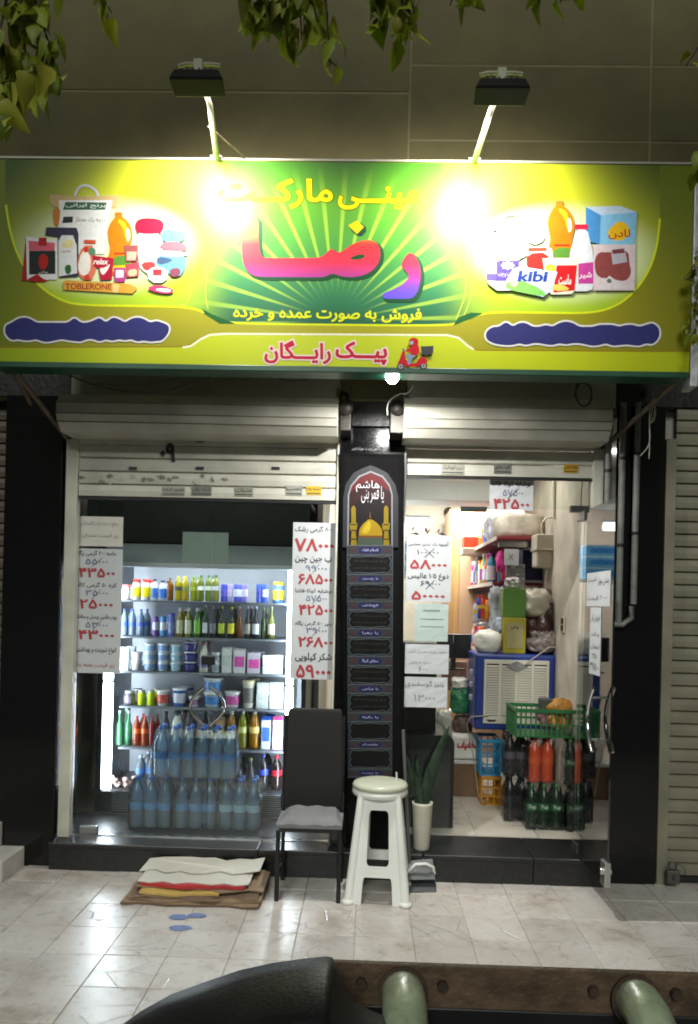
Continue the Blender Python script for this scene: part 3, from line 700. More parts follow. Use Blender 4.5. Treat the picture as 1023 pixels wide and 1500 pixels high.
# right pictures
y = lay(); b = MB(); ribbon(b, chaikin(PX(QZ([(138, 205), (160, 150), (225, 140), (250, 180), (252, 270)])), 2, False), .012, y); sg('printed_product', b, flat((150, 190, 215)))
pp((232, 236, 240), QZ([(85, 230), (290, 225), (310, 300), (285, 420), (90, 420)]), smooth=1); pp((120, 150, 210), QZ([(90, 205), (248, 205), (245, 240), (92, 240)]))
pp((232, 234, 240), QZ([(290, 225), (340, 215), (405, 230), (400, 300), (340, 330), (290, 300)]), smooth=1); word('printed_lettering', 'پنیر تبریزی', 770, 798, 334, 343, flat((84, 60, 150)), .02)
oil(798, 297, .42)
pp((186, 206, 232), QZ([(645, 100), (850, 95), (950, 130), (735, 150)])); pp((70, 140, 205), QZ([(645, 100), (735, 150), (728, 325), (645, 300)])); pp((130, 190, 230), QZ([(735, 150), (950, 130), (935, 325), (728, 325)]))
pp((228, 180, 16), QZ([(768, 260), (800, 215), (848, 180), (900, 210), (910, 260), (870, 300), (810, 305)]), smooth=2); word('printed_lettering', 'لادن', 891, 922, 337, 352, flat((170, 30, 20)), .01)
pp((214, 196, 204), QZ([(690, 325), (940, 325), (935, 600), (690, 600)])); pp((140, 66, 66), QZ([(698, 370), (800, 372), (900, 355), (905, 440), (920, 500), (880, 550), (800, 530), (698, 520)]), smooth=2)
pp((176, 170, 186), QZ([(795, 355), (878, 345), (892, 430), (805, 445)])); pp((120, 50, 66), QZ([(800, 358), (870, 350), (880, 375), (806, 382)]))
pp((214, 204, 212), QZ([(700, 595), (785, 512), (900, 590)])); pp((90, 110, 100), QZ([(765, 545), (785, 525), (802, 545), (785, 560)]), smooth=1)
pp((216, 220, 232), QZ([(585, 235), (655, 235), (668, 300), (690, 370), (692, 560), (680, 605), (560, 605), (545, 560), (545, 390), (572, 300)]), smooth=1); pp((206, 30, 70), QZ([(580, 205), (656, 205), (658, 235), (578, 235)])); pp((190, 60, 150), QZ([(600, 440), (690, 430), (690, 560), (600, 560)])); word('printed_lettering', 'شیر', 848, 866, 400, 410, flat((232, 210, 226)), .03)
pp((206, 210, 200), QZ([(300, 335), (440, 335), (450, 400), (445, 470), (300, 470)]), smooth=1); pp((176, 40, 36), QZ([(290, 380), (420, 372), (425, 470), (290, 470)]), smooth=1); pp((150, 70, 50), QZ([(305, 345), (410, 345), (412, 365), (303, 368)]))
pp((226, 222, 206), QZ([(385, 408), (605, 405), (580, 600), (560, 622), (440, 625), (415, 600)])); pp((200, 20, 30), QZ([(470, 450), (592, 450), (578, 600), (450, 615)])); pp((206, 206, 60), QZ([(400, 440), (470, 450), (455, 520), (410, 510)]), smooth=1)
word('printed_lettering', 'ماست', 818, 836, 404, 418, flat((236, 220, 220)), .03); pp((210, 190, 90), QZ([(440, 570), (500, 560), (560, 600), (450, 605)]), smooth=1)
pp((226, 230, 238), QZ([(50, 430), (280, 430), (270, 600), (60, 600)]), smooth=1); pp((86, 66, 150), QZ([(110, 425), (245, 425), (245, 545), (110, 545)])); pp((96, 80, 170), QZ([(50, 500), (110, 500), (110, 545), (52, 540)]))
for k in range(8):
    a = k * math.pi / 4; pp((226, 226, 240), QZ([(178, 452), (178 + 36 * math.cos(a - .25), 452 + 22 * math.sin(a - .25)), (178 + 42 * math.cos(a), 452 + 26 * math.sin(a)), (178 + 36 * math.cos(a + .25), 452 + 22 * math.sin(a + .25))]))
word('printed_lettering', 'ماست پرچرب', 729, 755, 398, 408, flat((214, 214, 235)), .0)
pp((190, 214, 240), QZ([(210, 470), (250, 458), (475, 490), (440, 600), (390, 640), (170, 590), (160, 555)]), smooth=0); pp((120, 186, 90), QZ([(160, 560), (230, 530), (330, 565), (410, 620), (390, 640), (170, 595)]), smooth=1); pp((230, 236, 240), QZ([(235, 520), (330, 550), (440, 545), (425, 600), (300, 560)]), smooth=1)
pp((230, 200, 160), QZ([(190, 545), (215, 530), (245, 550), (225, 580), (195, 575)]), smooth=1)
word('printed_lettering', 'kibi', 759, 799, 399, 414, flat((40, 60, 150)), .04, slant=.15)
# delivery rider on a scooter
CZ = lambda pts: [(370 + x / 3.654, 480 + yy / 3.654) for x, yy in pts]
for cx, cyy in ((793, 212), (915, 208)):
    for r, c in ((20, (60, 50, 60)), (13, (170, 160, 170)), (5, (80, 60, 70))):
        pp(c, CZ([(cx + r * math.cos(a * math.pi / 8), cyy + r * math.sin(a * math.pi / 8)) for a in range(16)]))
pp((196, 20, 44), CZ([(772, 200), (790, 170), (806, 120), (818, 130), (815, 165), (835, 195), (875, 195), (890, 165), (925, 160), (940, 195), (900, 200), (880, 215), (820, 212), (800, 196)]), smooth=1)
pp((130, 150, 180), CZ([(820, 150), (860, 140), (880, 155), (852, 170), (848, 200), (830, 202), (828, 165)]), smooth=1)
pp((200, 16, 40), CZ([(815, 125), (850, 110), (862, 95), (886, 92), (896, 130), (880, 155), (845, 150), (850, 130), (822, 135)]), smooth=1)
pp((186, 20, 40), CZ([(834, 90), (840, 65), (865, 56), (888, 68), (886, 98), (860, 104), (842, 100)]), smooth=1); pp((150, 170, 190), CZ([(838, 80), (860, 74), (862, 92), (842, 98)]), smooth=1)
pp((66, 64, 72), CZ([(900, 105), (968, 102), (966, 140), (935, 152), (905, 148)])); pp((110, 130, 150), CZ([(800, 118), (812, 112), (815, 130), (805, 134)]), smooth=1)
# support arms behind the board
steel = mat('rusty_angle_iron', (.17, .13, .095), .6, .4, var=.4, scale=20)
for x in (-1.93, 1.60):
    sg('support_arm', MB().tube([(x, SY + .10, SZ0 + .01), (x * (.965 if x < 0 else .9), -.062, 2.56 if x < 0 else 2.60)], .016, 6), steel)
    sg('support_arm', MB().tube([(x, SY + .10, SZ1 - .1), (x, -.02, SZ1 - .1)], .016, 6), steel)
sg('support_arm', MB().tube([(-1.93, SY + .1, SZ0), (-1.95, -.35, 2.68)], .012, 6), steel)
for x in (-.9, .25, .9): sg('support_arm', MB().tube([(x, SY + .10, SZ1 - .12), (x, -.02, SZ1 - .12)], .014, 6), steel)

# ------------------------------------------------------------------ floodlights
hood = mat('floodlight_black', (.008, .009, .008), .6, spec=.2); armm = mat('pale_lamp_arm', (.50, .48, .38), .5)
lens = mat('lamp_lens', (1, .97, .90), .3, var=0, emit=25)
for (hu, hv, bu, bv, lbl) in ((290, 117, 317, 234, 'black floodlight on a thin pale arm above the left half of the sign'), (735, 130, 695, 238, 'black floodlight on a thin pale arm above the right half of the sign')):
    Yh = -1.27; hx, hz = at(hu, hv, Yh); bx, bz = at(bu, bv, SY); bz = SZ1 + .012
    t = thing('floodlight', lbl, 'floodlight', (bx, SY, bz), 'floodlights over the sign')
    side = -1 if hu > 500 else 1
    obj('arm', MB().tube([(bx, SY + .03, bz), (hx + .03 * side, Yh + .12, hz - .03), (hx, Yh + .02, hz + .035)], [.017, .013, .013], 8), armm, t, True)
    if side > 0: obj('brace', MB().tube([(bx + .17 * side, SY + .03, bz), (bx + (hx - bx) * .45, SY + (Yh - SY) * .45, bz + (hz - bz) * .45)], .005, 6), steel, t, True)
    obj('foot', MB().box(bx - .03, bx + .03, SY - .01, SY + .09, bz, bz + .012), armm, t, True, bevel=.002)
    b = MB(); h = [(-.122, -.040, -.020), (.122, -.040, -.020), (.115, .055, -.042), (-.115, .055, -.042), (-.098, -.045, .018), (.098, -.045, .018), (.10, .055, .036), (-.10, .055, .036)]
    b.add([(hx + p[0], Yh + p[1], hz + p[2]) for p in h], [(0, 3, 2, 1), (4, 5, 6, 7), (0, 1, 5, 4), (1, 2, 6, 5), (2, 3, 7, 6), (3, 0, 4, 7)])
    obj('hood', b, hood, t, True, bevel=.006)
    for k in range(6):
        obj('cooling_fin', MB().box(hx - .07 + k * .026, hx - .064 + k * .026, Yh - .03, Yh + .03, hz + .018, hz + .034), hood, t, True)
    obj('bracket', MB().tube([(hx - .095, Yh + .02, hz + .075), (hx - .06, Yh + .02, hz + .085), (hx + .06, Yh + .02, hz + .085), (hx + .095, Yh + .02, hz + .08)], .008, 6), armm, t, True)
    obj('junction', MB().box(hx - .02, hx + .02, Yh - .01, Yh + .03, hz + .036, hz + .09), armm, t, True, bevel=.003)
    b = MB(); b.add([(hx - .10, Yh + .0555, hz - .036), (hx + .10, Yh + .0555, hz - .036), (hx + .09, Yh + .0555, hz + .030), (hx - .09, Yh + .0555, hz + .030)], [(0, 1, 2, 3)]); obj('lens', b, lens, t, True)
    sp = bpy.data.lights.new('floodlight_beam', 'SPOT'); sp.energy = 145; sp.spot_size = R(128); sp.spot_blend = 1.0; sp.shadow_soft_size = .09; sp.color = (1.0, .97, .84)
    so = bpy.data.objects.new('floodlight_beam', sp); COL.objects.link(so); so.location = (hx - .045, Yh + .10, hz + .0)
    tgt = Vector((*at(318 if side > 0 else 694, 305, SY), 0)); tgt = Vector((tgt[0], SY, tgt[1]))
    so.rotation_euler = (tgt - Vector(so.location)).to_track_quat('-Z', 'Y').to_euler()
# bulb under the sign
bx, bz = at(575, 553, -.66)
t = thing('light_bulb', 'small lit white bulb hanging just below the middle of the sign', 'light bulb', (bx, -.66, bz))
obj('globe', MB().lathe([(.001, -.032), (.018, -.028), (.031, -.014), (.036, 0), (.031, .012), (.018, .022)], 14), mat('lit_bulb', (1, .98, .95), .3, var=0, emit=45), t)
obj('socket', MB().lathe([(.019, .022), (.021, .03), (.02, .07), (.001, .07)], 12), mat('white_plastic', (.7, .7, .68), .4), t)
obj('cord', MB().tube([(0, 0, .06), (0, .03, .09), (.01, .06, .12)], .004, 6), dark_metal, t)
al_ = bpy.data.lights.new('bulb_light', 'AREA'); al_.shape = 'DISK'; al_.size = .05; al_.energy = 40; al_.color = (1, .98, .95); al_.spread = R(180)
ao = bpy.data.objects.new('bulb_light', al_); COL.objects.link(ao); ao.location = (bx, -.66, bz - .03)
# ------------------------------------------------------------------ shop windows and doors
glass = clear('shop_glass', (.93, .96, .94), gloss=.0)
steelm = mat('brushed_steel', (.55, .55, .56), .22, .9, var=.08)
chrome = mat('chrome', (.75, .75, .76), .12, 1.0, var=0)
GY = .05
wd = thing('glass_double_door', 'double glass door of the left shop window with curved steel handles in the middle', 'glass door', (-1.0, GY, .105))
xm = at(307, 1000, GY)[0]
for a, c in ((-1.795, xm - .004), (xm + .004, -.205)):
    obj('pane', MB().box(a, c, GY - .005, GY + .005, .112, 2.195), glass, wd, True)
def arc_handle(parent, x, z0, z1, sgn, Y, r=.010, bow=.085):
    pts = []
    for k in range(13):
        t = k / 12; pts.append((x + sgn * (.02 + bow * math.sin(math.pi * t)) , Y - .05, z0 + (z1 - z0) * t))
    b = MB().tube(pts, r, 10); b.tube([(pts[2][0], Y - .05, pts[2][2]), (pts[2][0], Y - .005, pts[2][2])], r * .8); b.tube([(pts[-3][0], Y - .05, pts[-3][2]), (pts[-3][0], Y - .005, pts[-3][2])], r * .8)
    return obj('handle', b, chrome, parent, True)
z1 = at(300, 1005, GY)[1]; z0 = at(300, 1060, GY)[1]
arc_handle(wd, xm, z0, z1, -1, GY); arc_handle(wd, xm, z0, z1, 1, GY)
lx, lz = at(306, 967, GY); obj('lock', MB().box(lx - .045, lx + .045, GY - .022, GY - .006, lz - .03, lz + .03), mat('black_plastic', (.015, .015, .016), .35), wd, True, bevel=.006)
for u in (130,):
    x, z = at(u, 1190, GY); obj('patch_fitting', MB().box(x - .05, x + .06, GY - .014, GY + .014, .113, .16), steelm, wd, True, bevel=.003)
obj('top_track', MB().box(-1.795, -.205, GY - .02, GY + .02, 2.197, 2.23), dark_metal, wd, True)
obj('bottom_track', MB().box(-1.795, -.205, GY - .02, GY + .02, .1055, .1115), steelm, wd, True)
# fixed pane left of the open doorway
fp = thing('fixed_shop_window', 'fixed narrow shop glass carrying price sheets left of the doorway', 'glass pane', (.43, GY, .105))
xr = at(663, 1000, GY)[0]
obj('pane', MB().box(.222, xr, GY - .005, GY + .005, .107, 2.36), glass, fp, True)
# open leaf
hx = at(846, 1000, .02)[0]; fx = at(897, 1000, -.60)[0]
gd = thing('open_glass_door', 'glass door leaf standing open towards the pavement right of the doorway', 'glass door', (hx, .02, .115))
ang = math.atan2(-.60 - .02, fx - hx); Ld = math.hypot(fx - hx, .62)
b = MB(); b.box(0, Ld, -.005, .005, .0, 2.06); b.rotz(ang); obj('pane', b, clear('door_glass', (.86, .92, .90), gloss=.16), gd)
for z0_, z1_ in ((.0, .06), (2.0, 2.06)):
    b = MB(); b.box(.0, .11, -.014, .014, z0_, z1_); b.rotz(ang); obj('patch_fitting', b, mat('dark_fitting', (.05, .055, .05), .35, .5), gd, bevel=.002)
b = MB(); b.box(Ld - .075, Ld + .003, -.016, .016, .0, .13); b.rotz(ang); obj('floor_lock', b, steelm, gd, bevel=.003)
b = MB(); b.box(Ld - .05, Ld - .02, -.03, .03, .06, .09); b.rotz(ang); obj('lock_cylinder', b, chrome, gd, bevel=.004)
hz1 = 1.14; hz0 = .79
for s in (-1, 1):
    pts = []
    for k in range(13):
        q = k / 12; pts.append((Ld - .13 - .10 * math.sin(math.pi * q) + .0, s * .055, hz0 - .1 + (hz1 - hz0) * q))
    b = MB().tube(pts, .011, 10)
    for i in (2, 10): b.tube([(pts[i][0], s * .055, pts[i][2]), (pts[i][0], s * .006, pts[i][2])], .008)
    b.rotz(ang); obj('handle', b, chrome, gd)
# papers on the glass
paper = mat('white_paper', (.50, .52, .53), .8, var=.05, scale=4); paper_g = mat('greenish_paper', (.42, .50, .47), .8, var=.08); paper_b = mat('pale_beige_paper', (.58, .56, .50), .8, var=.08)
blackpen = mat('marker_black', (.03, .03, .04), .6, var=0); redpen = mat('marker_red', (.34, .03, .04), .6, var=0); bluepen = mat('marker_blue', (.10, .13, .22), .6, var=0); pencil = mat('pencil_grey', (.22, .23, .24), .7, var=0)
def sheet(label, u0, u1, v0, v1, Y, m, lines, cat='price sheet', group='price sheets on the shop glass'):
    x0, z1 = at(u0, v0, Y); x1, z0 = at(u1, v1, Y)
    t = thing('price_sheet', label, cat, ((x0 + x1) / 2, Y, z0), group)
    b = MB(); n = 7; rnd = random.Random(int(u0 + v0))
    g = [[(x0 + (x1 - x0) * i / n, Y + rnd.uniform(-.0012, .0012), z0 + (z1 - z0) * j / n) for i in range(n + 1)] for j in range(n + 1)]
    b.add([p for r in g for p in r], [(j * (n + 1) + i, j * (n + 1) + i + 1, (j + 1) * (n + 1) + i + 1, (j + 1) * (n + 1) + i) for j in range(n) for i in range(n)])
    obj('paper', b, m, t, True, solid=.0006)
    for (txt, a0, a1, b0, b1, mm, bold) in lines:
        X0, Z1 = at(a0, b0, Y); X1, Z0 = at(a1, b1, Y); b = MB()
        if txt == '/': b.tube([(X0, Y - .0025, Z0), (X1, Y - .0025, Z1)], .0016, 5)
        elif txt == '\\': b.tube([(X0, Y - .0025, Z1), (X1, Y - .0025, Z0)], .0016, 5)
        else: put_text(b, txt, X0, X1, Z0, Z1, Y - .002, bold=bold)
        obj('written_text' if mm is not pencil else 'faint_writing', b, mm, t, True)
    return t
YI = GY - .012; YO = GY - .012
sheet('upper beige paper at the left end of the left shop window with two faded lines', 114, 180, 756, 801, YI, paper_b, [('برنج درجه یک پاکستانی', 118, 174, 763, 772, pencil, .0), ('زیر قیمت مصرفی', 120, 174, 780, 789, pencil, .0)])
sheet('long white price sheet at left end of window with red 43500 and 25000', 108, 176, 803, 987, YI - .003, paper,
      [('خامه ۲۰۰ گرمی پگاه', 112, 171, 806, 816, blackpen, .01), ('۵۵۰۰۰', 126, 158, 818, 827, bluepen, .01), ('/', 136, 150, 817, 830, bluepen, 0), ('۴۳۵۰۰', 117, 168, 832, 846, redpen, .03),
       ('کره ۵۰ گرمی کاله', 112, 171, 852, 862, blackpen, .01), ('۳۵۰۰۰', 126, 158, 864, 873, bluepen, .01), ('/', 136, 148, 863, 877, bluepen, 0), ('۲۵۰۰۰', 118, 165, 878, 892, redpen, .03),
       ('پودر ماشین پرسیل و سافتلن', 111, 171, 899, 909, blackpen, .01), ('۵۳۰۰۰', 126, 158, 911, 920, bluepen, .01), ('/', 136, 148, 910, 923, bluepen, 0), ('۴۳۰۰۰', 116, 167, 923, 937, redpen, .03),
       ('انواع شوینده و بهداشتی', 111, 170, 947, 959, blackpen, .01), ('زیر قیمت همه جا', 114, 168, 970, 979, redpen, .0)])
sheet('blank pale green paper behind the middle of the double glass door', 268, 334, 779, 827, GY + .02, paper_g, [], 'paper')
sheet('long white price sheet at the right of the left window topped by red 78000', 430, 489, 765, 996, YO, paper,
      [('۸۰۰ گرمی رشک', 433, 486, 770, 781, blackpen, .01), ('۷۸۰۰۰', 433, 489, 789, 808, redpen, .03), ('ب جین چین', 433, 486, 815, 826, blackpen, .02), ('۹۹۰۰۰', 448, 479, 828, 837, bluepen, .01), ('/', 458, 468, 826, 840, bluepen, 0),
       ('۶۸۵۰۰', 438, 487, 841, 856, redpen, .03), ('نوشابه کوکا-فانتا', 433, 487, 862, 870, blackpen, .01), ('۵۷۵۰۰', 449, 479, 872, 881, bluepen, .01), ('/', 458, 469, 871, 885, bluepen, 0), ('۴۲۵۰۰', 439, 487, 886, 901, redpen, .03),
       ('پنیر ۵۰۰ گرمی پگاه', 433, 486, 909, 918, blackpen, .01), ('۳۹۰۰۰', 449, 479, 919, 928, bluepen, .01), ('/', 458, 469, 918, 932, bluepen, 0), ('۲۶۸۰۰', 438, 487, 933, 948, redpen, .03), ('شکر کیلویی', 433, 486, 956, 970, blackpen, .02), ('۵۹۰۰۰', 435, 484, 974, 993, redpen, .03)])
sheet('grey price sheet in the pane left of the doorway with red 58000 and 50000', 596, 660, 783, 882, YO, paper,
      [('آبمیوه یک لیتری مجلسی', 598, 657, 793, 801, blackpen, .01), ('۱۰۰۰۰۰', 611, 643, 805, 813, blackpen, .0), ('/', 622, 636, 803, 817, bluepen, 0), ('\\', 622, 636, 803, 817, bluepen, 0), ('۵۸۰۰۰', 602, 654, 820, 834, redpen, .03),
       ('دوغ ۱/۵ عالیس', 598, 657, 839, 851, blackpen, .02), ('۶۹۰۰۰', 616, 645, 851, 859, blackpen, .0), ('/', 624, 636, 850, 863, bluepen, 0), ('\\', 624, 636, 850, 863, bluepen, 0), ('۵۰۰۰۰', 604, 651, 866, 879, redpen, .03)])
sheet('pale green sheet with faint lines just under the grey price sheet', 609, 656, 884, 940, YO, paper_g, [('ــــــ', 620, 645, 893, 896, pencil, 0), ('ــــــ', 616, 650, 906, 908, pencil, 0), ('ــــــ', 616, 650, 917, 919, pencil, 0)], 'paper')
sheet('upper white paper with pencil writing below the pale green sheet', 594, 657, 943, 988, YO - .004, paper, [('تخفیف ویژه مشتریان گرامی', 597, 655, 951, 958, pencil, 0), ('دوغ محلی', 600, 632, 968, 973, pencil, 0), ('۶۰۰', 613, 626, 976, 984, pencil, 0)])
sheet('lower white paper with pencil price 13000 above the snake plant', 593, 655, 991, 1037, YO, paper, [('پنیر گوسفندی', 594, 650, 996, 1008, pencil, .01), ('۱۳۰۰۰', 607, 637, 1017, 1027, pencil, .01)])
sheet('hanging price card with red 42500 at the top of the doorway', 718, 781, 701, 748, GY - .02, paper, [('نوشابه کوکا-فانتا', 720, 778, 704, 714, blackpen, .03), ('۵۷۵۰۰', 737, 766, 717, 727, bluepen, .01), ('/', 744, 760, 715, 731, blackpen, 0), ('۴۲۵۰۰', 724, 775, 731, 746, redpen, .03)])
b = MB(); [b.tube([(at(u, 699, GY)[0], GY, 2.36), (at(u, 702, GY)[0], GY, at(u, 702, GY)[1])], .0015, 4) for u in (728, 772)]; tag(obj('hanging_thread', b, dark_metal), 'thin threads holding the price card in the doorway', 'thread')
def door_sheet(label, l0, l1, z0, z1, lines):
    t = thing('price_sheet', label, 'price sheet', (hx, .02, .115), 'price sheets on the shop glass')
    b = MB(); b.box(l0, l1, -.0085, -.0065, z0, z1); b.rotz(ang); obj('paper', b, paper, t)
    for (txt, a0, a1, b0, b1, mm) in lines:
        b = MB(); put_text(b, txt, l0 + (l1 - l0) * a0, l0 + (l1 - l0) * a1, z0 + (z1 - z0) * b0, z0 + (z1 - z0) * b1, -.0095, bold=.0); b.rotz(ang); obj('written_text', b, mm, t)
# the face turned towards the camera side is local -y after rotation
dz_ = lambda v, u: at(u, v, .02 - .62 * (u - 846) / 51)[1] - .115
door_sheet('white paper with handwriting taped to the open glass door', .17, .58, dz_(888, 875), dz_(838, 875), [('آدامس شیک', .05, .45, .7, .88, blackpen), ('بستنی میهن', .5, .95, .6, .8, blackpen), ('۲۰۰۰۰ قیمت', .05, .9, .15, .32, blackpen)])
door_sheet('long narrow handwritten strip under the paper on the open glass door', .25, .44, dz_(988, 873), dz_(890, 873), [('فروش نان', .1, .9, .78, .9, blackpen), ('و قند', .15, .85, .56, .64, blackpen), ('لیوان', .1, .9, .38, .46, blackpen), ('۲۵۰', .3, .75, .24, .32, blackpen), ('۳۷۵۰۰', .1, .9, .06, .18, blackpen)])

# ------------------------------------------------------------------ black banner on the column
bn = thing('banner', 'tall black mourning banner with red arch, golden dome and framed verses on the column', 'banner', (.02, -.045, .12))
cl = mat('black_cloth', (.005, .0048, .005), .9, var=.3, bump=.3, bscale=8, spec=.12)
BY = -.045
def bc(u, v, Y=BY): return at(u, v, Y)
rows = 40; b = MB(); vs = []
for j in range(rows + 1):
    q = j / rows; v = 664 + q * (1262 - 664); uL = 497 + 10 * q; uR = 592 + (-2) * q
    xL, z = bc(uL, v); xR, _ = bc(uR, v)
    for i in range(9):
        s = i / 8; vs.append((xL + (xR - xL) * s, BY + .007 * math.sin(s * 9 + q * 5) * (.3 + q) - .004 * math.cos(s * math.pi * 2), z))
b.add(vs, [(j * 9 + i, j * 9 + i + 1, (j + 1) * 9 + i + 1, (j + 1) * 9 + i)[::-1] for j in range(rows) for i in range(8)]); b.sm = [True] * len(b.f)
obj('cloth', b, cl, bn, True, solid=.002)
obj('plastic_wrap', MB().tube([bc(594, 664)[:1] + (BY - .01,) + bc(594, 664)[1:], (bc(597, 700)[0] - .012, BY - .012, bc(597, 700)[1]), (bc(592, 760)[0], BY - .012, bc(592, 760)[1])], [.010, .007, .002], 7), clear('plastic_film', (.9, .9, .92), gloss=.25, rough=.15, diffuse=.1, dcol=(.6, .6, .62)), bn, True)
by = [BY - .016]
def bl(name, pts, rgb, holes=(), sm=0, parent=None, m=None):
    by[0] -= .0003
    P = [bc(*p) for p in pts]; P = chaikin(P, sm) if sm else P
    return obj(name, MB().poly(P, by[0], [[bc(*p) for p in h] for h in holes]), m or flat(tuple(int(c_ * .74) for c_ in rgb)), parent or bn, True)
E8 = lambda pts: [(480 + x / 4.69, 640 + y / 4.69) for x, y in pts]
bl('arch_border', E8([(105, 760), (108, 420), (125, 330), (180, 250), (250, 215), (295, 198), (340, 215), (410, 250), (465, 330), (485, 420), (485, 760)]), (52, 54, 58), sm=0)
bl('arch_line', E8([(135, 755), (140, 400), (160, 335), (215, 270), (270, 248), (296, 236), (325, 248), (380, 270), (430, 335), (447, 400), (448, 755)]), (150, 154, 158), sm=0)
bl('arch_field', E8([(145, 750), (150, 400), (168, 342), (222, 280), (275, 258), (296, 248), (320, 258), (374, 280), (422, 342), (438, 400), (438, 750)]), (18, 10, 12), sm=0)
bl('arch_red_top', E8([(160, 380), (168, 342), (222, 280), (275, 258), (296, 248), (320, 258), (374, 280), (422, 342), (430, 380), (360, 330), (296, 310), (230, 330)]), (104, 14, 20), sm=0)
bl('arch_red_top', E8([(152, 520), (160, 380), (230, 330), (296, 310), (360, 330), (430, 380), (436, 520), (380, 440), (296, 410), (210, 440)]), (48, 10, 14), sm=0)
def btext(txt, u0, u1, v0, v1, rgb, bold=0.0):
    by[0] -= .0003; x0, z1 = bc(u0, v0); x1, z0 = bc(u1, v1); b = MB(); put_text(b, txt, x0, x1, z0, z1, by[0], bold=bold); obj('printed_text', b, flat(rgb), bn, True)
btext('یا قمر بنی', 530, 562, 712, 738, (175, 172, 175), 0); btext('هاشم', 522, 556, 704, 722, (175, 172, 175), 0)
for cx in (180, 403):
    bl('printed_minaret', E8([(cx - 16, 490), (cx, 472), (cx + 14, 490), (cx + 15, 590), (cx + 26, 600), (cx + 20, 640), (cx + 14, 655), (cx + 22, 745), (cx - 20, 745), (cx - 14, 655), (cx - 26, 640), (cx - 28, 600), (cx - 16, 590)]), (150, 128, 16))
    for q in (600, 640, 700): bl('printed_minaret_band', E8([(cx - 22, q), (cx + 20, q), (cx + 20, q + 9), (cx - 22, q + 9)]), (74, 58, 14))
bl('printed_dome', E8([(215, 668), (222, 630), (250, 595), (290, 562), (335, 590), (368, 625), (378, 668), (374, 690), (220, 690)]), (172, 140, 12), sm=1)
bl('printed_dome', E8([(240, 640), (262, 600), (290, 575), (300, 620), (280, 665), (240, 668)]), (206, 178, 30), sm=1)
bl('printed_dome_base', E8([(212, 680), (375, 680), (382, 748), (205, 748)]), (70, 84, 70)); bl('printed_dome_base', E8([(212, 680), (375, 680), (375, 694), (212, 694)]), (120, 70, 16))
bl('printed_dome_finial', E8([(288, 562), (293, 505), (298, 562)]), (130, 90, 20))
for (q0, q1) in ((112, 148), (446, 484)):
    pass
# the framed verses below
tops = [(800, 813), (842, 854), (881, 893), (921, 933), (961, 974), (1002, 1014), (1043, 1055), (1083, 1094), (1124, 1135)]
verses = ['السلام علیک', 'یا حسین', 'العطش', 'یا زهرا', 'سقای کربلا', 'یا عباس', 'یا رقیه', 'علمدار', 'یا زینب']
bl('side_line', [(508.5, 800), (509.8, 800), (511.5, 1140), (510, 1140)], (96, 106, 114)); bl('side_line', [(574.5, 800), (575.8, 800), (574.5, 1140), (573.2, 1140)], (96, 106, 114))
for i, (v0, v1) in enumerate(tops):
    xl = 509 + i * .25; xr_ = 575 - i * .1
    bl('verse_strip', [(xl, v0), (xr_, v0), (xr_, v1), (xl, v1)], (66, 64, 70))
    bl('verse_line', [(xl, v0 - 1), (xr_, v0 - 1), (xr_, v0), (xl, v0)], (112, 122, 130)); bl('verse_line', [(xl, v1), (xr_, v1), (xr_, v1 + 1), (xl, v1 + 1)], (112, 122, 130))
    vm = (v0 + v1) / 2; bl('verse_cartouche', [(525, vm), (528, v0 + 2), (556, v0 + 2), (560, vm), (556, v1 - 2), (528, v1 - 2)], (38, 42, 96)); btext(verses[i], 531, 554, v0 + 3.5, v1 - 3.5, (170, 172, 190), .0)
    for cx in (517, 568): bl('verse_rosette', [(cx - 3, vm), (cx, vm - 3), (cx + 3, vm), (cx, vm + 3)], (96, 50, 58))
    if i < len(tops) - 1:
        a, c = v1 + 1.5, tops[i + 1][0] - 1.5; m_ = (a + c) / 2
        bl('verse_panel', [(xl + 1, a), (xr_ - 1, a), (xr_ - 1, c), (xl + 1, c)], (44, 50, 56))
        bl('verse_medallion', [(xl + 5, m_), (xl + 2, m_ - 5), (xl + 7, a + 1), (xl + 14, a + .5), (xr_ - 14, a + .5), (xr_ - 7, a + 1), (xr_ - 2, m_ - 5), (xr_ - 5, m_), (xr_ - 2, m_ + 5), (xr_ - 7, c - 1), (xr_ - 14, c - .5), (xl + 14, c - .5), (xl + 7, c - 1), (xl + 2, m_ + 5)], (10, 11, 12))
        y_r = by[0] - .0003; by[0] -= .0006; b = MB(); ribbon(b, [bc(*p) for p in [(xl + 4, m_), (xl + 1.5, m_ - 5), (xl + 6, a + .6), (xl + 13, a + 2), (542, a + .6), (xr_ - 13, a + 2), (xr_ - 6, a + .6), (xr_ - 1.5, m_ - 5), (xr_ - 4, m_), (xr_ - 1.5, m_ + 5), (xr_ - 6, c - .6), (xr_ - 13, c - 2), (542, c - .6), (xl + 13, c - 2), (xl + 6, c - .6), (xl + 1.5, m_ + 5), (xl + 4, m_)]], .004, y_r); obj('verse_outline', b, flat((74, 82, 86)), bn, True)
        if i < 6:
            btext('ای اهل حرم میر و علمدار نیامد', xl + 9, xr_ - 9, a + 5, m_ - 2, (58, 60, 52)); btext('علمدار نیامد سقای حسین', xl + 9, xr_ - 9, m_ + 2, c - 5, (58, 60, 52))
btext('هیئت عزاداران', 516, 552, 658, 663, (140, 140, 140))

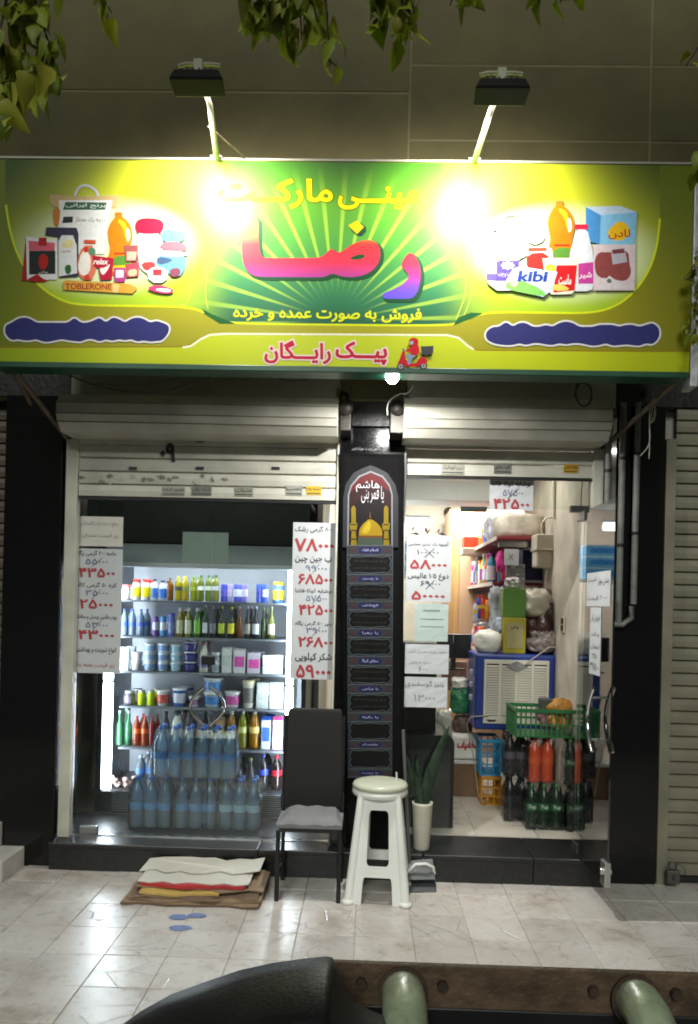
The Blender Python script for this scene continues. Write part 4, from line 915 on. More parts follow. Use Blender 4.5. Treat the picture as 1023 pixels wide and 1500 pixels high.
# ------------------------------------------------------------------ stool, chair, broom pan, plant, cardboard
def frust(z): return .165 + (.105 - .165) * (z / .60)
wp = mat('white_plastic_stool', (.76, .78, .74), .38, var=.06); cela = mat('celadon_plastic', (.50, .52, .40), .35, var=.06)
sx, sy = atg(553, 1296, G)
stool = thing('stool', 'tall white plastic stool with a pale green round seat in front of the banner', 'stool', (sx, -.335, G), rz=R(-3))
H = .62
def side_panel():
    n = 12
    outer = [(-1, 0.0), (-.52, 0.0)] + [(-.52 + .05 * (1 - math.cos(a)) , .0 + .10 + .045 * math.sin(a)) for a in [i * math.pi / 2 / 4 for i in range(5)]]
    outer += [(.52 - .05 * (1 - math.cos(a)), .10 + .045 * math.sin(a)) for a in [i * math.pi / 2 / 4 for i in range(4, -1, -1)]] + [(.52, 0), (1, 0)]
    outer += [(1, z) for z in (.1, .2, .3, .4, .5, .575)] + [(.5, .575), (0, .575), (-.5, .575)] + [(-1, z) for z in (.575, .5, .4, .3, .2, .1)]
    hole = []
    for cx, cz, a0 in ((.30, .235, -90), (.33, .475, 0), (-.33, .475, 90), (-.30, .235, 180)):
        for k in range(5):
            a = R(a0 + 90 * k / 4); hole.append((cx + .13 * math.cos(a), cz + .03 * math.sin(a)))
    b = MB(); b.poly(outer, 0, [hole])
    # bend the flat side onto the tapering body
    b.v = [(x * frust(z), -frust(z), z) for x, y, z in b.v]
    return b
for k in range(4):
    b = side_panel(); b.rotz(k * math.pi / 2); obj('side', b, wp, stool, solid=.006)
for sxn, syn in ((-1, -1), (1, -1), (1, 1), (-1, 1)):
    b = MB(); zs_ = [0, .02, .15, .3, .45, .56, .60]
    b.tube([(sxn * (frust(z) - .008), syn * (frust(z) - .008), z) for z in zs_], [.030, .026, .025, .024, .023, .022, .018], 12)
    o = obj('leg', b, wp, stool)
    b = MB(); b.lathe([(.001, 0), (.032, 0), (.036, .008), (.033, .02), (.02, .026)], 14, cx=sxn * (frust(0) - .008), cy=syn * (frust(0) - .008)); obj('foot', b, wp, o)
b = MB().lathe([(.10, .56), (.145, .565), (.158, .58), (.156, .60), (.13, .612)], 32); obj('collar', b, wp, stool)
b = MB().lathe([(.001, .645), (.12, .643), (.150, .635), (.158, .622), (.154, .608), (.12, .606)], 32); obj('seat', b, cela, stool)
b = MB().tube([(.09, .02, .64), (.092, .02, .665), (.09, .02, .69)], .005, 6); obj('latch_pin', b, wp, stool)

leather = mat('charcoal_leather', (.014, .0132, .0128), .6, spec=.25, var=.15, bump=.15, bscale=180); seatm = mat('grey_fabric', (.20, .20, .21), .8, var=.15, scale=12, bump=.3, bscale=150); blackm = mat('black_metal', (.015, .015, .016), .4, .3)
cx, cyy = atg(452, 1313, G)
ch = thing('chair', 'black dining chair with high padded back and grey seat left of the stool', 'chair', (cx, -.455, G)); ch.scale = (1, .8, 1)
W = .165
b = MB()
# backrest leans away, tapering
zb0, zb1 = .45, 1.02
for (z, yb, ww) in ((zb0, .27, .172), (.6, .285, .170), (.8, .305, .165), (zb1 - .02, .325, .160), (zb1, .328, .152)):
    for x, yo in ((-ww, 0), (-ww * .5, .01), (0, .013), (ww * .5, .01), (ww, 0), (ww, .035), (-ww, .035)): b.v.append((x, yb + yo, z))
n = 7
for j in range(4):
    for i in range(n): b.f.append((j * n + i, j * n + (i + 1) % n, (j + 1) * n + (i + 1) % n, (j + 1) * n + i)); b.mi.append(0); b.sm.append(True)
b.add([], []); b.f.append(tuple(range(28, 35))); b.mi.append(0); b.sm.append(False); b.f.append(tuple(range(6, -1, -1))); b.mi.append(0); b.sm.append(False)
obj('backrest', b, leather, ch, bevel=.008, seg=3)
b = MB(); nx, ny = 12, 12
for j in range(ny + 1):
    for i in range(nx + 1):
        u = -1 + 2 * i / nx; v = -1 + 2 * j / ny
        r = (1 - abs(u) ** 6) * (1 - abs(v) ** 6); ww = .185 - .012 * (v + 1)
        b.v.append((u * ww * (1 - .04 * (1 - r) * abs(v)), .14 + v * .19, .425 + .040 * r ** .5 + .004 * math.sin(9 * u)))
for j in range(ny):
    for i in range(nx): q = j * (nx + 1) + i; b.f.append((q, q + 1, q + nx + 2, q + nx + 1)); b.mi.append(0); b.sm.append(True)
b.box(-.182, .182, -.045, .325, .402, .427)
obj('seat', b, seatm, ch, bevel=.006)
obj('seat_frame', MB().box(-.17, .17, -.035, .33, .38, .401), blackm, ch)
for x in (-.17, .17):
    obj('leg', MB().tube([(x, -.02, .39), (x * 1.0, -.035, 0)], .0125, 8), blackm, ch)
    obj('leg', MB().tube([(x, .345, .98), (x, .29, .45), (x, .31, .3), (x * 1.02, .36, 0)], .0125, 8), blackm, ch)
    obj('stretcher', MB().tube([(x, -.03, .14), (x, .34, .14)], .008, 6), blackm, ch)
    obj('back_bracket', MB().tube([(x * 1.04, .27, .44), (x * 1.05, .29, .52), (x * .98, .30, .56)], .008, 6), blackm, ch)
# dustpan with long handle
px_, py_ = at(616, 1285, -.22)[0], -.22
dp = thing('dustpan', 'grey long-handled dustpan standing on the pavement right of the stool', 'dustpan', (px_, py_, G))
gp = mat('grey_plastic', (.13, .14, .14), .4)
b = MB(); b.add([(-.085, -.09, .004), (.09, -.06, .004), (.10, .09, .004), (-.085, .09, .004), (-.085, -.02, .05), (.085, .0, .05), (.075, .09, .145), (-.08, .09, .12)], [(0, 3, 2, 1), (0, 4, 7, 3), (1, 2, 6, 5), (2, 3, 7, 6), (4, 5, 6, 7)])
obj('pan', b, gp, dp, solid=.004)
obj('handle', MB().tube([(-.06, .08, .10), (-.085, .09, .45), (-.115, .10, .90)], .011, 8), mat('grey_stick', (.10, .10, .10), .4), dp)
obj('grip', MB().tube([(-.07, .0, .09), (-.03, .0, .135), (.03, .0, .14), (.075, .02, .115), (.085, .04, .07)], .009, 8), wp, dp)
# plant
qx, qz = at(617, 1240, .0)
pt = thing('potted_plant', 'snake plant in a tall cream pot on the black step beside the stool', 'plant', (qx, -.03, .105))
obj('pot', MB().lathe([(.001, 0), (.045, 0), (.05, .01), (.062, .27), (.064, .285), (.055, .285), (.052, .27), (.001, .262)], 24), mat('cream_ceramic', (.56, .53, .44), .4), pt)
obj('soil', MB().lathe([(.001, .266), (.052, .266)], 18), mat('soil', (.03, .022, .016), .95), pt)
leafm = mat('snake_leaf', (.018, .036, .02), .4, var=.5, scale=22)
for k, (dx, dyy, hh, lx) in enumerate(((.0, .0, .50, .155), (-.01, .02, .30, -.03), (.01, -.01, .26, .02), (-.02, 0, .34, -.10), (.02, .02, .24, .06), (-.005, -.02, .20, -.045))):
    b = MB(); n = 9
    for i in range(n + 1):
        t = i / n; wv = .026 * (1 - t) ** .55 * (1 + .8 * math.sin(t * 2.4)) * (1.1 if k == 0 else .75)
        c = Vector((dx + lx * t ** 1.3, dyy + .01 * math.sin(3 * t), .255 + hh * t)); b.v += [(c.x - wv, c.y, c.z), (c.x, c.y + .35 * wv, c.z), (c.x + wv, c.y, c.z)]
    for i in range(n):
        for q in (0, 1): b.f.append((i * 3 + q, i * 3 + q + 1, i * 3 + q + 4, i * 3 + q + 3)); b.mi.append(0); b.sm.append(True)
    obj('leaf', b, leafm, pt, solid=.003)
# cardboard
cb1 = mat('brown_cardboard', (.26, .18, .11), .85, var=.15, scale=12); cb2 = mat('dark_cardboard', (.14, .09, .06), .85, var=.2); cbw = mat('white_board', (.58, .56, .49), .7, var=.06, scale=8); cbr = mat('red_printed_board', (.46, .03, .04), .5, var=.2, scale=30); cby = mat('yellow_printed_board', (.52, .36, .10), .6, var=.15, scale=20)
(x0, _), (x1, _) = at(178, 1310, -.60), at(380, 1306, -.60)
def board(label, m, xa, xb, ya, yb, z, zt, jag, seed, lift=0.0, edge=None):
    rnd = random.Random(seed); n = 9
    fr = [(xa + (xb - xa) * i / n, ya + rnd.uniform(0, jag)) for i in range(n + 1)]
    bk = [(xb - (xb - xa) * i / n, yb - rnd.uniform(0, jag)) for i in range(n + 1)]
    P = fr + bk; b = MB(); k = len(P); hgt = lambda x, y: lift * max(0, (abs((x - (xa + xb) / 2) / ((xb - xa) / 2)) - .5)) * 2 * (.5 + .5 * math.sin(x * 13 + seed))
    tri = tessellate_polygon([[Vector((p[0], p[1], 0)) for p in P]])
    b.add([(p[0], p[1], z + zt + hgt(*p)) for p in P], [t for t in tri]); b.add([(p[0], p[1], z + hgt(*p)) for p in P], [t[::-1] for t in tri])
    b.cur = 1
    for i in range(k):
        p, q = P[i], P[(i + 1) % k]; b.add([(p[0], p[1], z + hgt(*p)), (q[0], q[1], z + hgt(*q)), (q[0], q[1], z + zt + hgt(*q)), (p[0], p[1], z + zt + hgt(*p))], [(0, 1, 2, 3)])
    o = obj('flattened_box', b, [m, edge or cb1]); tag(o, label, 'cardboard', 'flattened boxes stacked by the window'); return o
board('dark brown flattened box at the bottom of the cardboard stack', cb1, x0, x1 + .0, -.62, -.20, G + .001, .012, .03, 1, .012, edge=cb2)
board('second flattened box from the bottom of the cardboard stack', cb1, x0 + .02, x1 + .01, -.605, -.19, G + .014, .014, .04, 2, .012)
board('flattened box with a torn left edge in the lower middle of the stack', cb2, x0 + .05, x1 - .01, -.60, -.20, G + .030, .010, .05, 3, .016)
board('yellow printed flattened box in the middle of the cardboard stack', cby, x0 + .09, x0 + .52, -.585, -.23, G + .044, .012, .03, 4, .010, edge=cby)
board('tan flattened box sticking out at the right of the stack', cb1, x0 + .04, x1 + .012, -.56, -.18, G + .058, .008, .05, 5, .014)
board('red printed flattened box under the white board', cbr, x0 + .08, x1 - .09, -.545, -.24, G + .070, .018, .03, 6, .008, edge=cbr)
o = board('cream white board with torn corners on top of the cardboard stack', cbw, x0 + .06, x1 - .07, -.53, -.22, G + .090, .005, .05, 7, .016, edge=cbw)
# folded flap of the white board
o2 = board('cream white folded flap lying over the back of the stack', cbw, x0 + .03, x1 - .03, -.40, -.12, G + .100, .005, .06, 8, .024, edge=cbw)
# ------------------------------------------------------------------ goods: builders shared by the fridge, the packs and the shelves
def lq(rgb, k=.40):
    if sum(rgb) > 640: k = .28
    c = srgb([x / 255 for x in rgb]); return clear('liquid_%d_%d_%d' % rgb, tuple(min(1, x * .9 + .08) for x in c), gloss=.02, diffuse=k, dcol=c, rough=.12, glow=.35)
def shiny(rgb): return mat('pack_%d_%d_%d' % rgb, srgb([c / 255 for c in rgb]), .28, var=.06, scale=40)
PROF = {
 'pet': [(.30, 0), (.46, .015), (.5, .05), (.48, .12), (.5, .2), (.46, .32), (.5, .42), (.5, .62), (.44, .73), (.30, .83), (.18, .89), (.17, .93)],
 'glass': [(.40, 0), (.5, .01), (.5, .50), (.47, .57), (.25, .70), (.19, .78), (.18, .95)],
 'can': [(.40, 0), (.49, .03), (.5, .06), (.5, .92), (.43, .97), (.43, .975)],
 'tub': [(.40, 0), (.41, .01), (.48, .86), (.50, .88)],
 'jar': [(.46, 0), (.5, .03), (.5, .74), (.38, .84), (.38, .86)],
 'juice': [(.44, 0), (.5, .02), (.5, .62), (.46, .70), (.27, .84), (.24, .9)],
 'water': [(.36, 0), (.47, .01), (.5, .03), (.47, .06), (.5, .09), (.47, .12), (.5, .15), (.47, .18), (.5, .22), (.5, .48), (.46, .5), (.5, .52), (.5, .6), (.44, .70), (.30, .80), (.15, .90), (.15, .94)],
 'jug': [(.45, 0), (.5, .02), (.5, .55), (.42, .66), (.25, .80), (.22, .9)],
}
_IC = {}
def item(kind, w, h, body, cap, lab, label, cat, loc, group=None, liquid=False, depth=None, parent_only=False, text=None, jit=True, plain=False):
    key = (kind, round(w, 3), round(h, 3), body, cap, lab, liquid, text, depth)
    if key not in _IC:
        parts = []
        bm_ = lq(body) if liquid else shiny(body)
        if kind in PROF:
            pr = [(r * w, z * h) for r, z in PROF[kind]]
            parts.append(('body', MB().lathe(pr, 14).mesh('body', bm_)))
            top = pr[-1]
            if kind == 'can': parts.append(('lid', MB().lathe([(top[0], top[1]), (top[0] * .93, top[1] - .003), (.0005, top[1] - .003)], 14).mesh('lid', chrome)))
            elif cap:
                cr_ = top[0] * (1.15 if kind != 'tub' else 1.06); chh = h - top[1]
                parts.append(('lid' if kind == 'tub' else 'cap', MB().lathe([(cr_ * .98, top[1] - (.02 if kind != 'tub' else 0) * h), (cr_, top[1] + chh * .3), (cr_, h - .001), (cr_ * .9, h), (.0005, h)], 12).mesh('cap', shiny(cap))))
            if lab:
                z0, z1 = {'pet': (.42, .58), 'glass': (.14, .46), 'can': (.3, .7), 'tub': (.18, .72), 'jar': (.15, .62), 'juice': (.12, .58), 'water': (.36, .50), 'jug': (.15, .5)}[kind]
                rr = w * (.505 if kind != 'tub' else .485)
                b = MB().lathe([(rr * (1 if kind != 'tub' else .92), z0 * h), (rr, z1 * h)], 14); me = b.mesh('label', shiny(lab)); parts.append(('label', me))
                if text:
                    b = MB(); tw = w * .62; th = (z1 - z0) * h * .6; put_text(b, text, -tw / 2, tw / 2, (z0 + z1) / 2 * h - th / 2, (z0 + z1) / 2 * h + th / 2, 0, bold=.02)
                    rr2 = rr + .0012; b.v = [(x, -math.sqrt(max(0, rr2 * rr2 - x * x)) - .0004, z) for x, y, z in b.v]; parts.append(('printed_text', b.mesh('printed_text', flat((235, 235, 235)))))
        else:       # carton or box
            d = depth or w * .7
            parts.append(('body', MB().box(-w / 2, w / 2, -d / 2, d / 2, 0, h * (1 if kind == 'box' else .9)).mesh('body', bm_)))
            if kind == 'carton':
                b = MB(); t = h * .9; b.add([(-w / 2, -d / 2, t), (w / 2, -d / 2, t), (w / 2, d / 2, t), (-w / 2, d / 2, t), (-w / 2, 0, h), (w / 2, 0, h)], [(0, 1, 5, 4), (2, 3, 4, 5), (0, 4, 3), (1, 2, 5)]); parts.append(('top_flap', b.mesh('top_flap', shiny(cap or body))))
            elif cap:
                parts.append(('lid', MB().box(-w / 2 - .001, w / 2 + .001, -d / 2 - .001, d / 2 + .001, h * .88, h + .001).mesh('lid', shiny(cap))))
            if lab:
                parts.append(('label', MB().box(-w * .42, w * .42, -d / 2 - .0012, -d / 2 - .0004, h * .25, h * .68).mesh('label', shiny(lab))))
                if text:
                    b = MB(); put_text(b, text, -w * .34, w * .34, h * .36, h * .56, -d / 2 - .0016, bold=.02); parts.append(('printed_text', b.mesh('printed_text', flat((235, 235, 235)))))
        _IC[key] = parts
    if parent_only: return _IC[key]
    t = thing({'pet': 'bottle', 'glass': 'glass_bottle', 'juice': 'bottle', 'water': 'water_bottle', 'jug': 'jug'}.get(kind, kind if kind != 'box' else 'package'), label, cat, loc, group, rz=R(random.uniform(-6, 6)) if jit else 0)
    for nm, me in _IC[key]:
        o = bpy.data.objects.new(nm, me); COL.objects.link(o); o.parent = t
    return t

# ------------------------------------------------------------------ display fridge
FY = .50
fx0, fx1 = -1.735, -.49
fr = thing('display_fridge', 'tall open-lit glass drinks fridge behind the left shop window with bright side tubes', 'fridge', ((fx0 + fx1) / 2, FY, .10))
fwh = mat('fridge_white', (.62, .66, .70), .35, var=.04); fdk = mat('fridge_dark', (.03, .035, .045), .3, var=.1); fin = mat('fridge_inner', (.50, .53, .58), .5, var=.08)
def fo(n, b, m, **k): return obj(n, b, m, fr, True, **k)
zt = at(300, 832, FY)[1]; zb = at(300, 1163, FY)[1]
FB = 1.12    # inner back
fo('side_panel', MB().box(fx0 - .10, fx0 - .06, FY, FB, .12, zt + .16), fdk); fo('side_panel', MB().box(fx1 + .055, fx1 + .085, FY, FB, .12, zt + .16), fdk)
fo('back_panel', MB().box(fx0 - .06, fx1 + .055, FB, FB + .03, .12, zt + .16), fin)
fo('header', MB().box(fx0 - .06, fx1 + .055, FY - .01, FY + .04, zt + .03, zt + .155), mat('fridge_header', (.34, .39, .42), .4, var=.1), bevel=.004)
fo('header_trim', MB().box(fx0 - .06, fx1 + .055, FY - .015, FY + .05, zt - .002, zt + .028), fwh, bevel=.004)
fo('roof_panel', MB().box(fx0 - .06, fx1 + .055, FY + .05, FB, zt + .12, zt + .155), fdk)
b = MB(); b.box(fx0 - .06, fx1 + .055, FY + .005, FB, .12, zb); fo('base', b, fdk, bevel=.004)
for k in range(15):
    z = zb + .004 - k * .0145
    if z > zb - .14: fo('grille_slat', MB().box(fx0 + .02, fx1 + .03, FY - .012, FY + .003, z - .004, z), mat('grille_grey', (.16, .18, .22), .3, .4))
fo('kick_plate', MB().box(fx0 - .05, fx1 + .045, FY - .02, FY + .0045, .12, zb - .16), fdk, bevel=.003)
tubem = mat('fridge_tube', (.80, .88, 1.0), .3, var=0, emit=42)
xl0, _ = at(148, 1060, FY); xl1, _ = at(164, 1060, FY); xr0, _ = at(418, 1000, FY); xr1, _ = at(430, 1000, FY)
for x0_, x1_ in ((xl0, xl1), (xr0, xr1)):
    so_ = -1 if x0_ < -1 else 1; xo = x0_ - .02 if so_ < 0 else x1_ + .004; fo('light_housing', MB().box(xo, xo + .016, FY + .002, FY + .05, zb, zt), fwh)
    fo('light_tube', MB().box(x0_ + .004, x1_ - .004, FY + .010, FY + .027, zb + .01, (zb + zt) / 2 - .03), tubem, bevel=.005)
    fo('light_tube', MB().box(x0_ + .004, x1_ - .004, FY + .010, FY + .027, (zb + zt) / 2 - .012, zt - .01), tubem, bevel=.005)
SYF = .62
sv = [881, 934, 985, 1036, 1096]
names = ['top', 'second', 'third', 'fourth', 'fifth', 'bottom']
shz = [at(300, v, SYF)[1] for v in sv] + [zb + .004]
for z in shz[:-1]:
    fo('shelf', MB().box(fx0 + .03, fx1 - .04, SYF - .035, FB, z - .014, z - .002), mat('wire_shelf', (.20, .22, .26), .35, .5))
    fo('price_rail', MB().box(fx0 + .03, fx1 - .04, SYF - .045, SYF - .036, z - .013, z - .001), mat('rail_grey', (.20, .22, .25), .4))
il = bpy.data.lights.new('fridge_fill_light', 'AREA'); il.shape = 'RECTANGLE'; il.size = 1.0; il.size_y = .06; il.energy = 7; il.color = (.86, .92, 1)  # added fill under the header, brightens the goods besides the side tubes
io = bpy.data.objects.new('fridge_fill_light', il); COL.objects.link(io); io.location = ((fx0 + fx1) / 2, FY + .09, zt + .10); io.rotation_euler = (R(25), 0, 0)

CN = {}
def row(i, specs, Y=SYF + .02):
    z = shz[i]
    for k, sp in enumerate(specs):
        u0, u1, vtop, kind, body, cap, lab, desc, cat = sp[:9]; ex = sp[9] if len(sp) > 9 else {}
        v = 885; x0_, _ = at(u0, v, Y); x1_, _ = at(u1, v, Y)
        xa = at((u0 + u1) / 2, (vtop + (sv + [1150])[i]) / 2, Y)[0]
        h = at((u0 + u1) / 2, vtop, Y)[1] - z
        n = ex.get('stack', 1); kw = {q: ex[q] for q in ex if q in ('liquid', 'text', 'depth')}
        for s in range(n):
            wv = (x1_ - x0_) * .96
            lb = '%s, %s from left on the %s fridge shelf' % (desc, ORD[k], names[i])
            if n > 1: lb = '%s, %s of pile, %s from left, %s fridge shelf' % (desc, ('bottom', 'middle' if n == 3 else 'top', 'top')[s], ORD[k], names[i])
            t = item(kind, wv, h / n * .995, body, cap, lab, lb, cat, (xa, Y + wv * .3, z + s * h / n), 'goods on the fridge shelves', **kw)
            # the row behind it, deeper on the shelf
        if ex.get('behind', True) and n == 1 and k % 2 == 0:
            item(kind, wv, h / n * .995, body, cap, lab, '%s in the back row, place %s, %s fridge shelf' % (desc, ORD[k], names[i]), cat, (xa + .01, Y + wv * 1.4 + .06, z), 'goods at the back of the fridge shelves', **kw)
W_, WH = 'pet', (225, 230, 235)
row(0, [(177, 190, 856, 'jar', (222, 200, 205), (190, 110, 120), (214, 220, 226), 'pale pink jar', 'jar'), (193, 206, 848, 'jar', (226, 228, 230), (186, 50, 44), (236, 214, 20), 'white bottle with red and yellow top', 'bottle'),
        (207, 219, 848, 'jar', (226, 228, 230), (186, 50, 44), (236, 214, 20), 'white bottle with red lid', 'bottle'), (221, 231, 848, 'juice', (196, 212, 228), (40, 44, 60), (60, 110, 190), 'blue labelled bottle with dark cap', 'bottle'),
        (232, 243, 850, 'juice', (196, 212, 228), (40, 44, 60), (60, 110, 190), 'blue bottle with dark lid', 'bottle'), (244, 254, 846, W_, (190, 120, 20), (90, 60, 20), (120, 70, 20), 'amber drink bottle', 'bottle', {'liquid': True}),
        (255, 266, 844, W_, (230, 210, 10), (190, 190, 20), (60, 60, 50), 'bright yellow drink bottle', 'bottle', {'liquid': True}), (267, 277, 844, W_, (226, 204, 20), (200, 180, 30), (110, 130, 60), 'yellow drink bottle', 'bottle', {'liquid': True}),
        (278, 288, 844, W_, (190, 200, 40), (120, 150, 40), (150, 160, 60), 'lime yellow drink bottle', 'bottle', {'liquid': True}), (289, 299, 842, W_, (150, 170, 60), (60, 100, 40), (220, 224, 220), 'green topped bottle with white label', 'bottle', {'liquid': True}),
        (300, 310, 842, W_, (160, 180, 60), (60, 110, 60), (206, 214, 190), 'pale green bottle', 'bottle', {'liquid': True}), (311, 321, 842, W_, (196, 196, 90), (50, 60, 50), (206, 216, 214), 'white labelled bottle with dark cap', 'bottle', {'liquid': True}),
        (323, 331, 855, 'can', (60, 66, 170), None, (90, 90, 190), 'dark blue can', 'can'), (333, 341, 855, 'can', (170, 160, 214), None, (206, 190, 220), 'lilac can', 'can'), (342, 351, 855, 'can', (80, 90, 196), None, (220, 224, 240), 'blue and white can', 'can'),
        (354, 363, 855, 'can', (130, 120, 200), None, (220, 210, 240), 'violet can', 'can'), (375, 383, 855, 'can', (60, 90, 190), None, (70, 80, 170), 'deep blue can', 'can'), (384, 393, 855, 'can', (70, 100, 200), None, (220, 226, 240), 'blue can with white band', 'can'),
        (399, 412, 852, 'jar', (90, 130, 200), (230, 190, 40), (226, 214, 60), 'blue jar with yellow label', 'jar')])
row(1, [(176, 187, 892, 'water', (170, 196, 220), (60, 90, 190), (60, 96, 200), 'clear water bottle with blue label', 'water bottle', {'liquid': True}), (188, 199, 892, 'water', (170, 196, 220), (60, 90, 190), (60, 96, 200), 'clear water bottle with a blue band', 'water bottle', {'liquid': True}),
        (200, 211, 892, 'water', (170, 196, 220), (60, 90, 190), (60, 96, 200), 'small water bottle with blue label', 'water bottle', {'liquid': True}), (223, 232, 902, 'can', (120, 80, 170), None, (226, 226, 240), 'purple and white can', 'can'), (234, 243, 902, 'can', (90, 150, 214), None, (230, 232, 240), 'light blue can', 'can'),
        (246, 256, 898, 'jar', (90, 100, 180), (70, 80, 190), (120, 130, 190), 'blue jar', 'jar'), (258, 269, 890, 'juice', (206, 190, 30), (226, 226, 220), (196, 196, 160), 'yellow juice bottle', 'bottle', {'liquid': True}), (270, 281, 890, 'juice', (190, 206, 60), (226, 228, 226), (216, 220, 200), 'pale lime juice bottle', 'bottle', {'liquid': True}),
        (283, 294, 890, 'juice', (96, 176, 50), (226, 228, 226), (120, 190, 70), 'green juice bottle', 'bottle', {'liquid': True}), (296, 305, 886, 'glass', (26, 60, 34), (214, 220, 226), (220, 226, 232), 'dark green glass bottle with white label', 'bottle'),
        (307, 317, 888, 'glass', (40, 40, 44), (196, 196, 206), (120, 120, 130), 'dark glass bottle with grey label', 'bottle'), (319, 330, 888, 'glass', (30, 40, 20), (206, 214, 40), (190, 214, 60), 'dark bottle with lime green label', 'bottle'), (333, 344, 888, 'glass', (34, 34, 20), (220, 214, 50), (230, 224, 40), 'dark bottle with yellow label', 'bottle'),
        (346, 355, 888, 'glass', (196, 116, 20), (206, 206, 206), None, 'amber glass bottle', 'bottle', {'liquid': True}), (358, 367, 888, 'glass', (40, 34, 40), (214, 214, 226), (170, 160, 150), 'brown glass bottle with beige label', 'bottle'), (369, 380, 888, 'glass', (34, 32, 40), (206, 210, 226), (220, 224, 236), 'black glass bottle with white label', 'bottle'),
        (382, 390, 890, 'glass', (90, 110, 60), (170, 190, 150), None, 'olive glass bottle', 'bottle', {'liquid': True}), (392, 403, 888, 'glass', (190, 196, 90), (190, 190, 160), (226, 228, 200), 'clear bottle of pale yellow drink', 'bottle', {'liquid': True})])
row(2, [(176, 188, 948, 'box', (206, 218, 220), None, None, 'pale white package', 'package'), (191, 208, 955, 'tub', (230, 226, 228), (236, 236, 238), None, 'white tub', 'tub', {'stack': 2}), (210, 228, 942, 'tub', (214, 226, 232), (236, 238, 240), (150, 180, 214), 'white tub with pale blue label', 'tub', {'stack': 3}),
        (230, 247, 942, 'tub', (206, 222, 232), (230, 236, 240), (120, 150, 196), 'white tub with blue print', 'tub', {'stack': 3}), (249, 266, 944, 'tub', (190, 214, 228), (226, 234, 240), (150, 190, 210), 'light blue tub', 'tub', {'stack': 3}), (268, 289, 940, 'tub', (50, 52, 110), (206, 210, 230), (60, 60, 130), 'navy blue tub', 'tub', {'stack': 3}),
        (291, 306, 940, 'jug', (206, 204, 196), (190, 150, 150), (110, 110, 160), 'beige milk jug', 'jug'), (309, 323, 956, 'tub', (206, 216, 222), (226, 232, 236), (150, 160, 170), 'white tub with grey label', 'tub', {'stack': 2}), (325, 340, 948, 'carton', (214, 222, 224), (230, 232, 232), (196, 206, 206), 'white milk carton', 'carton'),
        (342, 360, 950, 'carton', (216, 214, 224), (232, 232, 236), (206, 90, 170), 'white carton with pink print', 'carton'), (362, 381, 956, 'box', (196, 190, 204), None, (206, 80, 160), 'pack with magenta writing', 'package'), (384, 414, 960, 'box', (232, 236, 240), None, (214, 218, 228), 'large white box of cheese', 'box')])
row(3, [(180, 197, 1012, 'jar', (90, 84, 92), (150, 150, 160), (120, 110, 120), 'small grey jar', 'jar'), (201, 213, 1011, 'jar', (196, 220, 30), (206, 214, 190), None, 'lime green jar with clear lid', 'jar'), (215, 226, 1011, 'jar', (200, 224, 30), (206, 214, 190), None, 'lime green jar', 'jar'),
        (228, 248, 1011, 'tub', (226, 228, 228), (232, 234, 236), (206, 90, 80), 'white tub with red print', 'tub'), (251, 273, 1008, 'tub', (70, 110, 190), (226, 230, 240), (206, 214, 236), 'blue yoghurt tub', 'tub'), (275, 293, 1020, 'tub', (226, 228, 236), (236, 238, 240), (150, 110, 150), 'small white tub with purple print', 'tub'),
        (297, 324, 993, 'tub', (196, 214, 226), (226, 234, 240), (70, 130, 196), 'large white tub with blue label', 'tub', {'stack': 2}), (328, 352, 1013, 'tub', (226, 222, 232), (236, 236, 240), (196, 90, 160), 'white tub with pink label', 'tub'), (354, 373, 996, 'tub', (196, 196, 180), (214, 206, 170), (110, 110, 106), 'tall cream bucket', 'tub'),
        (376, 394, 1000, 'box', (214, 224, 226), None, (226, 234, 236), 'pale green white box', 'box', {'stack': 2}), (395, 415, 1000, 'box', (220, 230, 232), None, (230, 236, 238), 'white box', 'box', {'stack': 2})])
row(4, [(169, 180, 1041, 'glass', (90, 170, 120), (150, 200, 170), None, 'pale green glass bottle', 'bottle', {'liquid': True}), (182, 193, 1041, 'glass', (96, 186, 130), (200, 226, 210), None, 'green glass bottle', 'bottle', {'liquid': True}), (194, 205, 1049, W_, (226, 90, 30), (214, 50, 40), (230, 110, 50), 'orange drink bottle', 'bottle', {'liquid': True}),
        (206, 217, 1049, W_, (230, 100, 30), (214, 50, 40), (230, 110, 50), 'bright orange drink bottle', 'bottle', {'liquid': True}), (218, 226, 1049, W_, (206, 60, 60), (190, 40, 50), None, 'red drink bottle', 'bottle', {'liquid': True}), (236, 248, 1042, 'juice', (50, 46, 56), (40, 40, 44), (70, 66, 80), 'dark bottle', 'bottle'),
        (250, 268, 1042, 'juice', (196, 206, 200), (50, 54, 60), (226, 230, 226), 'white labelled bottle', 'bottle'), (270, 284, 1042, 'juice', (54, 50, 66), (46, 46, 54), (196, 190, 210), 'dark bottle with lilac label', 'bottle'), (286, 299, 1042, 'glass', (60, 60, 76), (150, 160, 180), None, 'dark smoky bottle', 'bottle'), (301, 314, 1042, 'glass', (70, 70, 84), (160, 170, 190), None, 'smoky clear bottle', 'bottle'),
        (317, 329, 1050, 'carton', (176, 150, 110), (150, 130, 100), None, 'brown drink carton', 'carton'), (332, 346, 1041, W_, (226, 170, 40), (206, 206, 190), (196, 190, 150), 'golden drink bottle', 'bottle', {'liquid': True}), (348, 362, 1041, W_, (206, 206, 20), (206, 214, 190), (190, 196, 120), 'lemon yellow drink bottle', 'bottle', {'liquid': True}),
        (364, 380, 1041, W_, (240, 170, 10), (206, 206, 190), (226, 200, 120), 'orange yellow drink bottle', 'bottle', {'liquid': True}), (383, 397, 1050, 'carton', (206, 216, 236), (50, 90, 190), (70, 110, 200), 'blue and white milk carton', 'carton'), (399, 414, 1050, 'carton', (226, 190, 206), (214, 60, 130), (226, 220, 232), 'pink and white milk carton', 'carton')])
